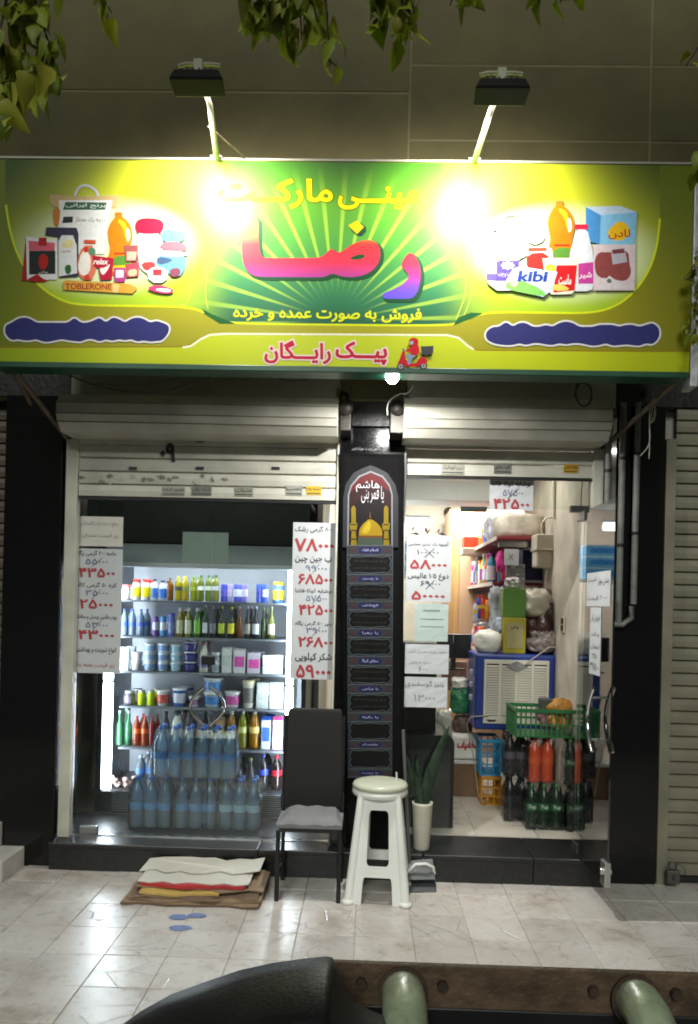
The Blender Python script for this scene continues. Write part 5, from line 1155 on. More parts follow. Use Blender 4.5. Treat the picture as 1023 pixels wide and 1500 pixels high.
row(5, [(197, 213, 1106, W_, (190, 206, 220), (190, 206, 230), (90, 140, 214), 'clear bottle with blue label', 'bottle', {'liquid': True}), (215, 228, 1106, W_, (190, 206, 220), (190, 206, 230), (90, 140, 214), 'clear bottle with light blue label', 'bottle', {'liquid': True}), (342, 356, 1111, 'glass', (34, 38, 46), (120, 130, 130), None, 'black cola bottle', 'bottle'),
        (359, 374, 1111, 'glass', (34, 38, 46), (170, 180, 100), None, 'black bottle with yellowish cap', 'bottle'), (377, 393, 1105, W_, (60, 50, 60), (70, 90, 190), (60, 80, 190), 'cola bottle with blue label', 'bottle', {'liquid': True}), (397, 413, 1107, W_, (70, 40, 46), (206, 30, 50), (206, 26, 44), 'cola bottle with red label', 'bottle', {'liquid': True})])
eggm = mat('pink_egg', (.62, .42, .36), .5, var=.1)
_eg = MB().lathe([(.001, 0), (.014, .003), (.021, .014), (.020, .030), (.012, .044), (.001, .05)], 12).mesh('egg', eggm)
for k in range(9):
    o = bpy.data.objects.new('egg', _eg); COL.objects.link(o); tag(o, 'pinkish egg, %s from the left in the %s layer, bottom of the fridge' % (ORD[k % 5], ('lower', 'upper')[k // 5]), 'egg', 'eggs at the bottom of the fridge')
    o.location = (at(162 + (k % 5) * 8 + (k // 5) * 4, 1140, SYF)[0], SYF - .03 + (k % 3) * .035, shz[5] + .012 + (k // 5) * .034); o.rotation_euler = (R(80), 0, k)
fl_ = thing('dark_underlay', 'added low black plinth inside the left shop window carrying the water packs', 'underlay', (-1.1, .28, .1005)); obj('slab', MB().box(-1.97, -.21, .075, .478, .1005, .1125), mat('underlay_black', (.012, .012, .014), .35, var=.3), fl_, True)  # black slab added to darken the bright floor in front of the fridge
# dark boards added to make the area above the fridge dark
obj_dark = thing('dark_backing', 'dark green boards added to darken the area above the display fridge', 'shelf', (-1.1, 1.3, 1.9))
obj('back_board', MB().box(-1.97, -.42, 1.30, 1.32, 1.2, 2.80), mat('dark_green_board', (.02, .03, .026), .8, var=.4, scale=6, bump=.6, bscale=5), obj_dark, True)
obj('top_board', MB().box(-1.97, -.42, FY + .12, 1.30, 2.28, 2.31), mat('dark_green_board', (1, 1, 1)), obj_dark, True)
obj('front_board', MB().box(-1.97, -.42, FY + .10, FY + .118, 1.98, 2.42), mat('dark_green_board', (1, 1, 1)), obj_dark, True)
cv = mat('crumpled_cover', (.34, .37, .36), .5, var=.4, scale=9, bump=.6, bscale=12)
struct('partition', MB().box(-.40, -.36, 1.2, 3.6, .10, 2.81), cream)

# ------------------------------------------------------------------ packs of bottles
film = clear('shrink_film', (.92, .95, .97), gloss=.02, rough=.12, diffuse=.012, dcol=(.5, .55, .6))
_PK = {}
def pack(label, nx, ny, w, h, body, cap, lab, loc, group, liquid=True, text=None, rz=0, name='bottle_pack', cat='bottle pack', kind='water'):
    t = thing(name, label, cat, loc, group, rz=rz)
    parts = item(kind, w * .97, h, body, cap, lab, '', '', None, liquid=liquid, text=text, parent_only=True)
    for j in range(ny):
        for i in range(nx):
            bt = None
            for nm, me in parts:
                o = bpy.data.objects.new('bottle' if nm == 'body' else nm, me); COL.objects.link(o)
                if bt is None: bt = o; o.parent = t; o.location = ((i - (nx - 1) / 2) * w, (j - (ny - 1) / 2) * w, 0)
                else: o.parent = bt
    k = (nx, ny, w, h)
    if k not in _PK:
        b = MB(); X = nx * w / 2 + .003; Y = ny * w / 2 + .003; ring = lambda z, s, yy: [(-X * s, -Y * yy, z), (X * s, -Y * yy, z), (X * s, Y * yy, z), (-X * s, Y * yy, z)]
        R_ = ring(.002, .97, .96) + ring(.03, 1, 1) + ring(h * .60, 1, 1) + ring(h * .80, .93, .90) + ring(h * .95, .86, .75)
        b.add(R_, [(l * 4 + i, l * 4 + (i + 1) % 4, l * 4 + 4 + (i + 1) % 4, l * 4 + 4 + i) for l in range(4) for i in range(4)] + [(16, 17, 18, 19)])
        _PK[k] = b.mesh('film', film)
    o = bpy.data.objects.new('film', _PK[k]); COL.objects.link(o); o.parent = t
    return t
bw = .0905; wz = .113
for k, u in enumerate((221, 287, 351)):
    x, _ = at(u, 1190, .22)
    pack('shrink-wrapped pack of clear blue water bottles, %s of the lower row behind the window' % ('left', 'middle', 'right')[k], 3, 2, bw, .325, (186, 222, 250), (60, 110, 200), (90, 150, 210) if k < 2 else (150, 190, 214), (x, .27, wz), 'water packs behind the window')
for k, u in enumerate((256, 316)):
    x, _ = at(u, 1115, .22)
    pack('shrink-wrapped pack of clear blue water bottles, %s of the two stacked on top' % ('left', 'right')[k], 3, 2, bw, .325, (206, 234, 255), (60, 110, 200), (50, 120, 190), (x, .27, wz + .328), 'water packs behind the window')

# ------------------------------------------------------------------ things in the doorway
def iy(u, v, Y): x, z = at(u, v, Y); return x, z
zf = .108
# packs of soft drinks, right side of the doorway
GRN = (30, 110, 44)
def softpack(label, u, vb, Y, nx, ny, body, cap, lab, text=None, h=.30, w=.085, z=None, rz=0.0):
    x, _ = at(u, vb, Y); return pack(label, nx, ny, w, h, body, cap, lab, (x, Y + w * ny / 2, zf if z is None else z), 'soft drink packs stacked in the doorway', liquid=False, text=text, rz=rz, kind='pet')
softpack('pack of green lemonade bottles at the bottom front of the doorway stack', 798, 1205, .42, 3, 2, (14, 44, 20), (60, 110, 60), (26, 110, 44), '7up', w=.082)
softpack('pack of green lemonade bottles at the bottom right of the doorway stack', 849, 1205, .40, 2, 2, (14, 44, 20), (60, 110, 60), (26, 110, 44), '7up', w=.082)
softpack('pack of bright orange soda bottles in the middle of the doorway stack', 794, 1140, .44, 2, 2, (214, 74, 24), (196, 60, 30), (226, 90, 30), None, w=.086, z=zf + .305)
softpack('pack of green lemonade bottles above another one at the right of the stack', 846, 1140, .40, 2, 2, (14, 44, 20), (60, 110, 60), (26, 110, 44), '7up', w=.082, z=zf + .305)
softpack('lower pack of dark cola bottles at the left of the doorway stack', 757, 1195, .60, 2, 2, (22, 14, 12), (30, 26, 28), (40, 34, 40), None, w=.086)
softpack('upper pack of dark cola bottles at the left of the doorway stack', 757, 1135, .60, 2, 2, (22, 14, 12), (30, 26, 28), (90, 80, 90), None, w=.086, z=zf + .305)
# crates
def crate(name, label, u0, u1, v0, v1, Y, d, m, group, cols=8, rows_=3, z0=None):
    x0_, z1_ = at(u0, v0, Y); x1_, zq = at(u1, v1, Y); z0_ = zq if z0 is None else z0
    t = thing(name, label, 'crate', ((x0_ + x1_) / 2, Y + d / 2, z0_), group)
    obj('bottom', MB().box(x0_ + .012, x1_ - .012, Y + .012, Y + d - .012, z0_, z0_ + .008), m, t, True)
    obj('rim', MB().box(x0_ - .005, x1_ + .005, Y - .005, Y + .008, z1_ - .022, z1_).box(x0_ - .005, x1_ + .005, Y + d - .008, Y + d + .005, z1_ - .022, z1_).box(x0_ - .005, x0_ + .008, Y + .008, Y + d - .008, z1_ - .022, z1_).box(x1_ - .008, x1_ + .005, Y + .008, Y + d - .008, z1_ - .022, z1_), m, t, True)
    for sidef in range(4):
        b = MB(); L_ = (x1_ - x0_) if sidef % 2 == 0 else d; n = cols if sidef % 2 == 0 else max(3, int(cols * d / (x1_ - x0_)))
        hh = z1_ - .022 - z0_
        for i in range(n + 1): b.box(i * L_ / n - .004, i * L_ / n + .004, 0, .008, 0, hh)
        for j in range(rows_ + 1): b.box(0, L_, .001, .007, j * hh / rows_ - (.004 if j else 0), j * hh / rows_ + .006)
        a = sidef * math.pi / 2; b.rotz(a); ox = (x0_, x1_, x1_, x0_)[sidef]; oy = (Y, Y, Y + d, Y + d)[sidef]; b.off((ox, oy, z0_))
        o = obj('side', b, m, t, True); o['kind'] = 'stuff'
    return t, (x0_, x1_, z0_, z1_)
greenp = mat('green_plastic', (.02, .12, .035), .35, var=.1); bluep = mat('blue_plastic', (.02, .22, .42), .4, var=.1); yelp = mat('yellow_plastic', (.50, .22, .015), .45, var=.15)
ct, (gx0, gx1, gz0, gz1) = crate('crate', 'green slatted plastic crate on top of the drinks packs', 756, 846, 1038, 1073, .42, .32, greenp, 'plastic crates in the shop', 12, 2, z0=zf + .615)
for k in range(7):
    b = MB().lathe([(.001, 0), (.02, .004), (.034, .02), (.035, .035), (.024, .055), (.008, .064), (.003, .08)], 12); o = obj('onion', b, mat('onion_skin', (.55, .26, .06) if k % 3 else (.22, .05, .09), .4, var=.2, scale=30)) if False else obj('onion', b, mat('onion_orange', (.42, .19, .03), .4, var=.2) if k % 3 else mat('onion_red', (.20, .04, .09), .4, var=.2))
    tag(o, '%s onion, %s in the %s row of the green crate' % ('red' if k % 3 == 0 else 'golden', ('left', 'middle', 'right')[k % 3], ('front', 'second', 'back')[k // 3]), 'onion', 'onions in the green crate'); o.location = (gx1 - .20 + (k % 3) * .065, .50 + (k // 3) * .07, gz0 + .05 + (k // 3) * .03)
b = MB(); rnd = random.Random(3)
x_, z_ = at(822, 1030, .52); cpt = []
b = MB(); nn = 14
for i in range(nn):
    for j in range(9):
        th = i / nn * 2 * math.pi; ph = j / 8 * math.pi; r = 1 + .22 * math.sin(3 * th + 2 * ph) + .12 * rnd.random()
        b.v.append((x_ + .085 * r * math.sin(ph) * math.cos(th), .56 + .07 * r * math.sin(ph) * math.sin(th), gz1 + .0 + .05 * r * math.cos(ph)))
for i in range(nn):
    for j in range(8): b.f.append((i * 9 + j, ((i + 1) % nn) * 9 + j, ((i + 1) % nn) * 9 + j + 1, i * 9 + j + 1)); b.mi.append(0); b.sm.append(True)
tag(obj('net_bag', b, mat('orange_net', (.36, .16, .02), .5, var=.5, scale=60, bump=.6, bscale=80)), 'orange net bag of produce resting in the green crate', 'net bag')
x_, z_ = at(802, 1026, .5); tag(obj('package', MB().box(x_ - .035, x_ + .05, .55, .62, gz1 - .06, gz1 + .055), cmat((54, 60, 56)), bevel=.008), 'dark grey packet standing in the left of the green crate', 'packet')
ct2, _b = crate('crate', 'blue plastic crate under the air cooler', 705, 733, 1083, 1137, 1.02, .3, bluep, 'plastic crates in the shop', 3, 3)
ct3, _b = crate('crate', 'yellow plastic crate on the shop floor below the blue crate', 706, 733, 1137, 1190, 1.02, .3, yelp, 'plastic crates in the shop', 3, 3, z0=.109)
# evaporative cooler with louvred grille
AY = .98
ax0, az1 = at(703, 957, AY); ax1, az0 = at(812, 1072, AY)
ac = thing('air_cooler', 'blue evaporative air cooler with a beige louvred grille facing the doorway', 'air cooler', ((ax0 + ax1) / 2, AY + .2, az0))
bluec = mat('cooler_blue', (.012, .035, .20), .4, var=.15); beig = mat('cooler_beige', (.55, .52, .44), .5, var=.08)
b = MB().box(ax0 - .03, ax1, AY, AY + .42, az0, az1); obj('body', b, bluec, ac, True, bevel=.02, seg=3)
gx0_, gz1_ = at(710, 966, AY - .012); gx1_, gz0_ = at(803, 1062, AY - .012)
fz = .02; YG = AY - .014
b = MB(); b.box(gx0_, gx1_, YG, YG + .013, gz0_, gz0_ + .055).box(gx0_, gx1_, YG, YG + .013, gz1_ - .03, gz1_)
cw_ = (gx1_ - gx0_) / 4
for i in range(5): b.box(gx0_ + i * cw_ - (.010 if 0 < i < 4 else (0 if i == 0 else .018)), gx0_ + i * cw_ + (.010 if 0 < i < 4 else (.018 if i == 0 else 0)), YG, YG + .013, gz0_ + .056, gz1_ - .031)
obj('grille_frame', b, beig, ac, True, bevel=.002)
obj('grille_back', MB().box(gx0_ + .01, gx1_ - .01, YG + .011, YG + .0135, gz0_ + .03, gz1_ - .02), ink, ac, True)
ns = 20
for c in range(4):
    for s in range(ns):
        z = gz0_ + .062 + (gz1_ - gz0_ - .10) * s / ns; xa = gx0_ + c * cw_ + (.011 if c else .019); xb = gx0_ + (c + 1) * cw_ - (.011 if c < 3 else .019)
        b = MB(); b.add([(xa, YG - .004, z), (xb, YG - .004, z), (xb, YG + .010, z + .013), (xa, YG + .010, z + .013), (xa, YG - .004, z + .003), (xb, YG - .004, z + .003), (xb, YG + .010, z + .016), (xa, YG + .010, z + .016)], [(0, 3, 2, 1), (4, 5, 6, 7), (0, 1, 5, 4), (1, 2, 6, 5), (2, 3, 7, 6), (3, 0, 4, 7)])
        obj('louvre', b, beig, ac, True)
b = MB(); dxm, dzm = at(757, 976, YG); b.poly([(dxm - .08, dzm), (dxm, dzm + .04), (dxm + .085, dzm), (dxm, dzm - .045)], YG - .006, thick=.004); obj('diamond_badge', b, mat('badge_grey', (.20, .20, .20), .5, var=.4, scale=40), ac, True)
b = MB(); dxm, dzm = at(720, 1056, YG); b.poly([(dxm - .04, dzm + .01), (dxm + .04, dzm + .01), (dxm + .025, dzm - .006), (dxm - .02, dzm - .008)], YG - .002, thick=.001); obj('lower_slot', b, ink, ac, True)
for v in (985, 1003, 1022): x, z = at(698, v, AY + .1); obj('knob', MB().box(ax0 - .055, ax0 - .029, AY + .1, AY + .14, z - .02, z + .02), cmat((150, 150, 170)), ac, True, bevel=.006)
pts = [(*at(u, v, AY - .03), 0) for u, v in ((768, 974), (785, 962), (805, 948), (818, 948), (822, 958))]
tag(obj('cable', MB().tube([(p[0], AY - .03, p[1]) for p in pts], .004, 6), cmat((170, 160, 140))), 'pale cable curving over the front of the air cooler', 'cable')
pts = [(716, 1048), (690, 1050), (684, 1062), (690, 1090), (696, 1120), (700, 1160), (708, 1175), (715, 1170)]
tag(obj('cable', MB().tube([(at(u, v, .95)[0], .95, at(u, v, .95)[1]) for u, v in pts], .004, 6), cmat((160, 150, 130))), 'thin pale cable hanging down beside the blue and yellow crates', 'cable')
# goods on top of the cooler
from mathutils import noise as mnoise
def blob(name, label, cat, u0, u1, v0, v1, Y, d, m, seed=1, amp=.12, extra=None, group=None, boxy=.55, tie=False):
    x0_, z1_ = at(u0, v0, Y); x1_, z0_ = at(u1, v1, Y); b = MB(); n = 34; k = 20
    cx_, cz_ = (x0_ + x1_) / 2, (z0_ + z1_) / 2; sg_ = lambda v, e_: math.copysign(abs(v) ** e_, v)
    for i in range(n):
        for j in range(k + 1):
            th = i / n * 2 * math.pi; ph = j / k * math.pi; sp = abs(math.sin(ph)) ** boxy; cp = sg_(math.cos(ph), boxy + .15)
            d_ = Vector((sp * sg_(math.cos(th), .75), sp * sg_(math.sin(th), .75), cp))
            q = d_ * 1.6 + Vector((seed * 3.1, seed, 0)); nz = 1 - abs(mnoise.noise(q * 1.5)) * 2.2 + mnoise.noise(q * .8) * 1.2; nz2 = 1 - 2 * abs(mnoise.noise(q * 4))
            r = 1 + amp * (nz * .8 + nz2 * .45 - .7)
            if cp < -.6: r = 1 + (r - 1) * .3
            if tie and cp > .5: r *= 1 - (cp - .5) * .9
            b.v.append((cx_ + (x1_ - x0_) / 2 * d_.x * r, Y + d / 2 + d / 2 * d_.y * r, cz_ + (z1_ - z0_) / 2 * d_.z * (r if cp > 0 else 1)))
    for i in range(n):
        for j in range(k): b.f.append((i * (k + 1) + j, ((i + 1) % n) * (k + 1) + j, ((i + 1) % n) * (k + 1) + j + 1, i * (k + 1) + j + 1)); b.mi.append(0); b.sm.append(True)
    o = obj(name, b, m); tag(o, label, cat, group); return o
plastic = mat('white_plastic_bag', (.66, .64, .58), .35, var=.12, bump=.5, bscale=25)
blob('plastic_bag', 'crumpled white plastic bag on the left top of the air cooler', 'plastic bag', 698, 737, 922, 960, AY + .02, .2, plastic, 2, .16, boxy=.7)
t = thing('green_box', 'green and yellow printed box standing on the air cooler', 'box', (at(755, 955, AY + .04)[0], AY + .12, az1 + .002))
bx0, bz1 = at(739, 862, AY + .04); bx1, bz0 = at(770, 956, AY + .04); tgl = cmat((70, 110, 30)); tyl = cmat((150, 140, 30))
obj('box_body', MB().box(bx0, bx1, AY + .04, AY + .2, az1 + .002, az1 + .27), tyl, t, True, bevel=.004)
obj('upper_box', MB().box(bx0 - .006, bx1 - .004, AY + .05, AY + .2, az1 + .272, bz1), tgl, t, True, bevel=.004)
lx0, lz1 = at(743, 912, AY + .036); lx1, lz0 = at(766, 950, AY + .036); obj('label', MB().box(lx0, lx1, AY + .036, AY + .0385, lz0, lz1), cmat((150, 140, 96)), t, True)
b = MB(); put_text(b, 'چای', lx0 + .03, lx1 - .03, lz1 - .05, lz1 - .02, AY + .0355, bold=.03); obj('printed_text', b, ink, t, True)
blob('plastic_bag', 'large translucent beige plastic bag to the right of the green box', 'plastic bag', 766, 808, 862, 905, AY + .06, .22, mat('beige_bag', (.42, .38, .30), .3, var=.25, bump=.6, bscale=20), 4, .2)
blob('plastic_bag', 'dark maroon shiny bag hanging on the right above the cooler', 'plastic bag', 768, 828, 885, 962, AY + .10, .22, mat('maroon_bag', (.06, .022, .02), .25, var=.6, scale=9, bump=.9, bscale=14), 5, .22, boxy=.4)
blob('plastic_bag', 'clear crumpled bag lying on the right top of the cooler', 'plastic bag', 776, 818, 925, 958, AY + .02, .12, mat('grey_crumple', (.24, .20, .18), .2, var=.6, scale=20, bump=1, bscale=30), 6, .4)
for k, (u0, u1, v0, v1, yy, m, lb) in enumerate(((722, 742, 926, 952, .10, mat('bag_a', (.50, .50, .44), .3, var=.3, bump=.6), 'pale crumpled bag squeezed between the white bag and the green box'),
        (770, 800, 905, 930, .14, mat('bag_b', (.10, .10, .13), .3, var=.4, bump=.8), 'dark blue-grey crumpled bag in the middle of the pile on the cooler'),
        (800, 826, 862, 888, .18, mat('bag_c', (.20, .10, .07), .35, var=.4, bump=.8), 'brown paper bag at the upper right of the pile'),
        (728, 742, 905, 928, .12, mat('bag_d', (.35, .40, .50), .3, var=.4, bump=.8), 'bluish plastic pouch standing left of the green box'),
        (742, 765, 846, 864, .16, mat('bag_e', (.45, .45, .43), .3, var=.4, bump=.8), 'small white crumpled bag on top of the green box'))):
    blob('plastic_bag', lb, 'plastic bag', u0, u1, v0, v1, AY + yy, .12, m, 40 + k, .32, boxy=.5)
for k in range(4):
    x0_, z1_ = at(671 + k * 5, 1080 - k, 1.5); item('jar', .05, .09, ((200, 200, 196), (90, 60, 40), (60, 110, 60), (190, 60, 50))[k], (60, 60, 60), (220, 220, 210), '%s jar, %s from the left behind the white bag on the low table' % (('white', 'brown', 'green', 'red')[k], ORD[k]), 'jar', (x0_, 1.55, at(680, 1118, 1.25)[1] + .022))
# wall shelves with goods: boards run back along the right wall
burg = mat('burgundy_board', (.20, .02, .03), .45, var=.1)
RW = 1.40
def shelf(label, z, y0, y1, dep, m=burg):
    t = thing('wall_shelf', label, 'shelf', (RW - dep / 2, (y0 + y1) / 2, z), 'shelves on the right wall')
    obj('board', MB().box(RW - dep, RW - .002, y0, y1, z, z + .022), m, t, True, bevel=.003)
    obj('edge_strip', MB().box(RW - dep - .006, RW - dep - .0005, y0, y1, z - .004, z + .026), cmat((206, 196, 186)), t, True)
    for y in (y0 + .1, y1 - .1): obj('bracket', MB().box(RW - dep + .03, RW - .003, y - .01, y + .01, z - .05, z - .001), steelm, t, True)
    return z + .024
def zat(v, u, Y): return at(u, v, Y)[1]
Z1 = shelf('upper burgundy board on the right wall', zat(792, 780, 1.35), 1.30, 2.9, .40)
Z2 = shelf('middle burgundy board on the right wall full of detergents', zat(858, 766, 1.5), 1.45, 2.9, .40)
Z3 = shelf('lower board on the right wall behind the cooler', 1.18, 1.75, 2.9, .38)
# big spotted pack on the upper shelf
blob('sack', 'large cream sack with small dark spots on the upper wall shelf', 'sack', 728, 806, 750, 790, 1.36, .34, mat('spotted_cream', (.48, .44, .36), .6, var=.35, scale=12, bump=.3), 8, .06, boxy=.28)
blob('plastic_bag', 'white and blue plastic packet on the far end of the upper shelf', 'plastic bag', 716, 738, 748, 797, 1.7, .2, mat('white_blue_bag', (.66, .70, .80), .3, var=.3, scale=9, bump=.7, bscale=20), 9, .4, tie=True)
tag(obj('red_box', MB().box(*(lambda a, b_: (a[0], b_[0], 2.5, 2.7, b_[1], a[1]))(at(680, 786, 2.5), at(718, 802, 2.5))), cmat((206, 70, 40)), bevel=.004), 'flat red box on the shelf against the peach cabinet', 'box')
tag(obj('pastry_box', MB().box(*(lambda a, b_: (a[0], b_[0], 2.45, 2.7, b_[1], a[1]))(at(678, 802, 2.45), at(718, 813, 2.45))), cmat((206, 190, 170)), bevel=.006), 'flat cream box below the red box', 'box')
rnd = random.Random(11)
cols = [(60, 110, 200), (226, 226, 230), (226, 60, 150), (206, 214, 226), (230, 200, 30), (90, 90, 96), (190, 196, 206), (60, 160, 190), (150, 60, 160), (226, 120, 40)]
nm_ = {0: 'blue', 1: 'white', 2: 'pink', 3: 'pale grey', 4: 'yellow', 5: 'dark grey', 6: 'silver', 7: 'teal', 8: 'purple', 9: 'orange'}
def fillshelf(Zs, y0, y1, sname, hmax):
    y = y0; k = 0
    while y < y1 - .03:
        for q in range(2):
            c = rnd.randrange(10); c2 = rnd.randrange(10); wv = rnd.uniform(.06, .085); h = hmax * rnd.uniform(.6, .95); kd = rnd.choice(['jug', 'jar', 'box', 'juice', 'jar'])
            item(kd, wv, h, cols[c], cols[c2], cols[(c + 4) % 10], '%s %s with %s cap, %s row %s, on the %s' % (nm_[c], {'jug': 'detergent bottle', 'jar': 'jar', 'box': 'packet', 'juice': 'cleaner bottle'}[kd], nm_[c2], ORD[k], ('front', 'back')[q], sname), {'jug': 'bottle', 'jar': 'jar', 'box': 'packet', 'juice': 'bottle'}[kd], (RW - .34 + q * .14, y + wv / 2, Zs), 'goods on the wall shelves')
        y += .095; k += 1
fillshelf(Z2, 1.85, 2.85, 'middle wall shelf', .30); fillshelf(Z3, 1.80, 2.85, 'lower wall shelf', .26); fillshelf(Z1, 2.1, 2.85, 'upper wall shelf', .2)
# blue storage box, sachets on strips, paper note, dispenser
a, c = at(765, 806, 1.5), at(797, 852, 1.5); t = thing('storage_box', 'dark blue box with a pale rim on the middle wall shelf', 'box', ((a[0] + c[0]) / 2, 1.6, c[1])); obj('box_body', MB().box(a[0], c[0], 1.47, 1.7, Z2 + .001, a[1]), cmat((24, 32, 84)), t, True, bevel=.006); obj('rim', MB().box(a[0] - .004, c[0] + .004, 1.465, 1.475, Z2 + .001, Z2 + .02), cmat((196, 196, 206)), t, True)
a, c = at(739, 804, 1.28), at(760, 828, 1.28); t = thing('paper_note', 'small white note with a handwritten mark hanging from the upper shelf', 'note', ((a[0] + c[0]) / 2, 1.28, c[1])); obj('paper', MB().box(a[0], c[0], 1.28, 1.281, c[1], a[1]), paper, t, True); b = MB(); put_text(b, 'x', a[0] + .03, c[0] - .04, c[1] + .04, a[1] - .04, 1.279); obj('written_text', b, pencil, t, True)
for k in range(4):
    u = 742 + k * 7; a, c = at(u, 826, 1.40), at(u + 6, 862, 1.40); b = MB(); n = 6
    for s in range(n):
        z_0 = c[1] + (a[1] - c[1]) * s / n; b.box(a[0], c[0], 1.40 + .006 * (s % 2), 1.412 + .006 * (s % 2), z_0 + .002, c[1] + (a[1] - c[1]) * (s + 1) / n - .002)
    o = obj('sachet_strip', b, mat('silver_foil', (.38, .38, .40), .25, .6, var=.3, scale=30)); tag(o, 'silver sachet strip, %s from the left, hanging below the white note' % ORD[k], 'sachets', 'sachet strips under the shelf')
for k, (u, v0, v1, c) in enumerate(((707, 872, 905, (226, 70, 30)), (714, 876, 908, (230, 150, 60)), (702, 872, 906, (60, 80, 170)), (698, 880, 912, (200, 200, 214)))):
    x, z1_ = at(u, v0, 1.62); _, z0_ = at(u, v1, 1.62)
    item('pet', .055, z1_ - z0_, c, (230, 60, 40), (230, 190, 60), '%s plastic bottle standing at the left end of the wall goods' % ('red-orange', 'light orange', 'blue', 'white')[k], 'bottle', (x, 1.62, z0_), 'bottles at the end of the wall goods')
tag(obj('goods_rack', MB().box(at(696, 912, 1.62)[0], at(722, 912, 1.62)[0], 1.56, 1.72, at(700, 914, 1.62)[1] - .015, at(700, 914, 1.62)[1] - .002), steelm), 'small steel rack holding the four bottles left of the green box', 'rack')
blob('cloth_bundle', 'grey and white gloves bundle hanging left of the green box', 'gloves', 720, 742, 860, 935, 1.30, .10, mat('grey_white_knit', (.42, .43, .45), .7, var=.5, scale=16, bump=.8, bscale=22), 12, .4)
blob('plastic_bag', 'pink plastic packet hanging under the upper shelf', 'plastic bag', 729, 741, 808, 838, 1.35, .08, cmat((220, 60, 150)), 13, .3)
wd_ = thing('wall_dispenser', 'cream plastic dispenser box on the right wall with a hose loop above', 'dispenser', (at(797, 830, 1.2)[0], 1.2, at(797, 830, 1.2)[1]))
creamp = mat('cream_plastic', (.52, .48, .38), .4, var=.05)
a, c = at(782, 783, 1.2), at(812, 832, 1.2); m_ = at(797, 806, 1.2)[1]
obj('body', MB().box(a[0] + .012, c[0] - .004, 1.14, 1.30, c[1], m_), creamp, wd_, True, bevel=.015, seg=3); obj('lid', MB().box(a[0] + .006, c[0], 1.13, 1.31, m_ + .002, a[1]), creamp, wd_, True, bevel=.010, seg=3)
obj('lid_band', MB().box(a[0] + .0, c[0] + .006, 1.125, 1.315, m_ - .006, m_ + .006), creamp, wd_, True, bevel=.003)
obj('bracket', MB().box(c[0] + .002, RW - .002, 1.2, 1.26, m_ - .02, m_ + .05), creamp, wd_, True)
Pq = lambda L_, Y: [(at(u, v, Y)[0], Y, at(u, v, Y)[1]) for u, v in L_]
obj('hose', MB().tube(Pq([(795, 783), (794, 768), (800, 759), (812, 757), (818, 766), (819, 800), (819, 840)], 1.18), .010, 8), creamp, wd_, True)
for k, (u, vt, vb, Y, r) in enumerate(((812, 700, 760, 1.1, .014), (826, 768, 850, .9, .012), (813, 842, 878, 1.1, .014))):
    tag(obj('wall_pipe', MB().tube(Pq([(u, vt), (u, vb)], Y), r, 8), creamp), 'cream pipe on the stained right wall, %s' % ('high above the dispenser', 'short piece nearest the door', 'low piece under the dispenser')[k], 'pipe', 'pipes on the inner wall')
sx_, sz_ = at(833, 915, .8); t = thing('wall_socket', 'narrow brown electrical socket on the stained wall near the glass door', 'socket', (RW, .8, sz_)); obj('plate', MB().box(RW - .008, RW - .001, .74, .84, sz_ - .06, sz_ + .06), creamp, t, True, bevel=.003); obj('switch', MB().box(RW - .012, RW - .0085, .76, .82, sz_ - .045, sz_ - .005), cmat((60, 44, 30)), t, True); obj('switch', MB().box(RW - .012, RW - .0085, .76, .82, sz_ + .005, sz_ + .045), cmat((60, 44, 30)), t, True)
# peach cabinet, back room pieces
pe = mat('peach_laminate', (.56, .37, .23), .4, var=.08)
cbn = thing('cabinet', 'tall peach laminated cabinet at the back of the shop', 'cabinet', (at(690, 900, 2.9)[0], 2.95, .108))
a, c = at(660, 746, 2.9), at(740, 945, 2.9)
obj('body', MB().box(a[0], 1.38, 2.9, 3.4, .109, a[1]), pe, cbn, True, bevel=.004); obj('side_strip', MB().box(a[0] - .004, a[0] + .10, 2.888, 2.899, .109, a[1]), mat('peach_edge', (.58, .33, .13), .4, var=.05), cbn, True)
obj('door', MB().box(a[0] + .105, 1.37, 2.885, 2.899, .2, a[1] - .02), pe, cbn, True, bevel=.003)
a, c = at(674, 741, 2.8), at(713, 751, 2.8); tag(obj('transom_lock', MB().box(*(lambda a, b_: (a[0], b_[0], GY - .02, GY + .02, b_[1], a[1]))(at(675, 742, GY), at(713, 750, GY))), mat('dark_fitting', (.05, .055, .05)), bevel=.003), 'dark metal patch fitting on the glass edge left of the price card', 'fitting', 'glass fittings of the doorway')
tag(obj('transom_lock', MB().box(*(lambda a, b_: (a[0], b_[0], GY - .02, GY + .02, b_[1], a[1]))(at(835, 741, GY), at(864, 751, GY))), mat('dark_fitting', (.05, .055, .05)), bevel=.003), 'dark metal patch fitting at the upper right corner of the doorway', 'fitting', 'glass fittings of the doorway')
tag(obj('glass_transom', MB().box(xr + .001, 1.345, GY - .005, GY + .005, at(760, 745, GY)[1], 2.36), glass), 'glass strip across the top of the open doorway', 'glass pane')
tag(obj('cable', MB().tube(Pq([(854, 699), (852, 720), (851, 748), (850, 760), (846, 764)], .03), .003, 5), dark_metal), 'black cable hanging in the top right corner of the doorway', 'cable')
tag(obj('wall_clock', MB().lathe([(.001, .0), (.05, .0), (.055, .02), (.001, .02)], 20), cmat((60, 44, 34))), 'small round brown disc on the cream back wall', 'wall decoration'); o = bpy.data.objects['wall_clock']; o.rotation_euler = (R(90), 0, 0); o.location = (at(658, 750, 3.55)[0], 3.58, at(658, 750, 3.55)[1])
a, c = at(649, 768, 3.5), at(659, 783, 3.5); tag(obj('thermostat', MB().box(a[0], c[0], 3.56, 3.59, c[1], a[1]), cmat((150, 140, 120)), bevel=.005), 'small grey box on the cream back wall', 'switch box')
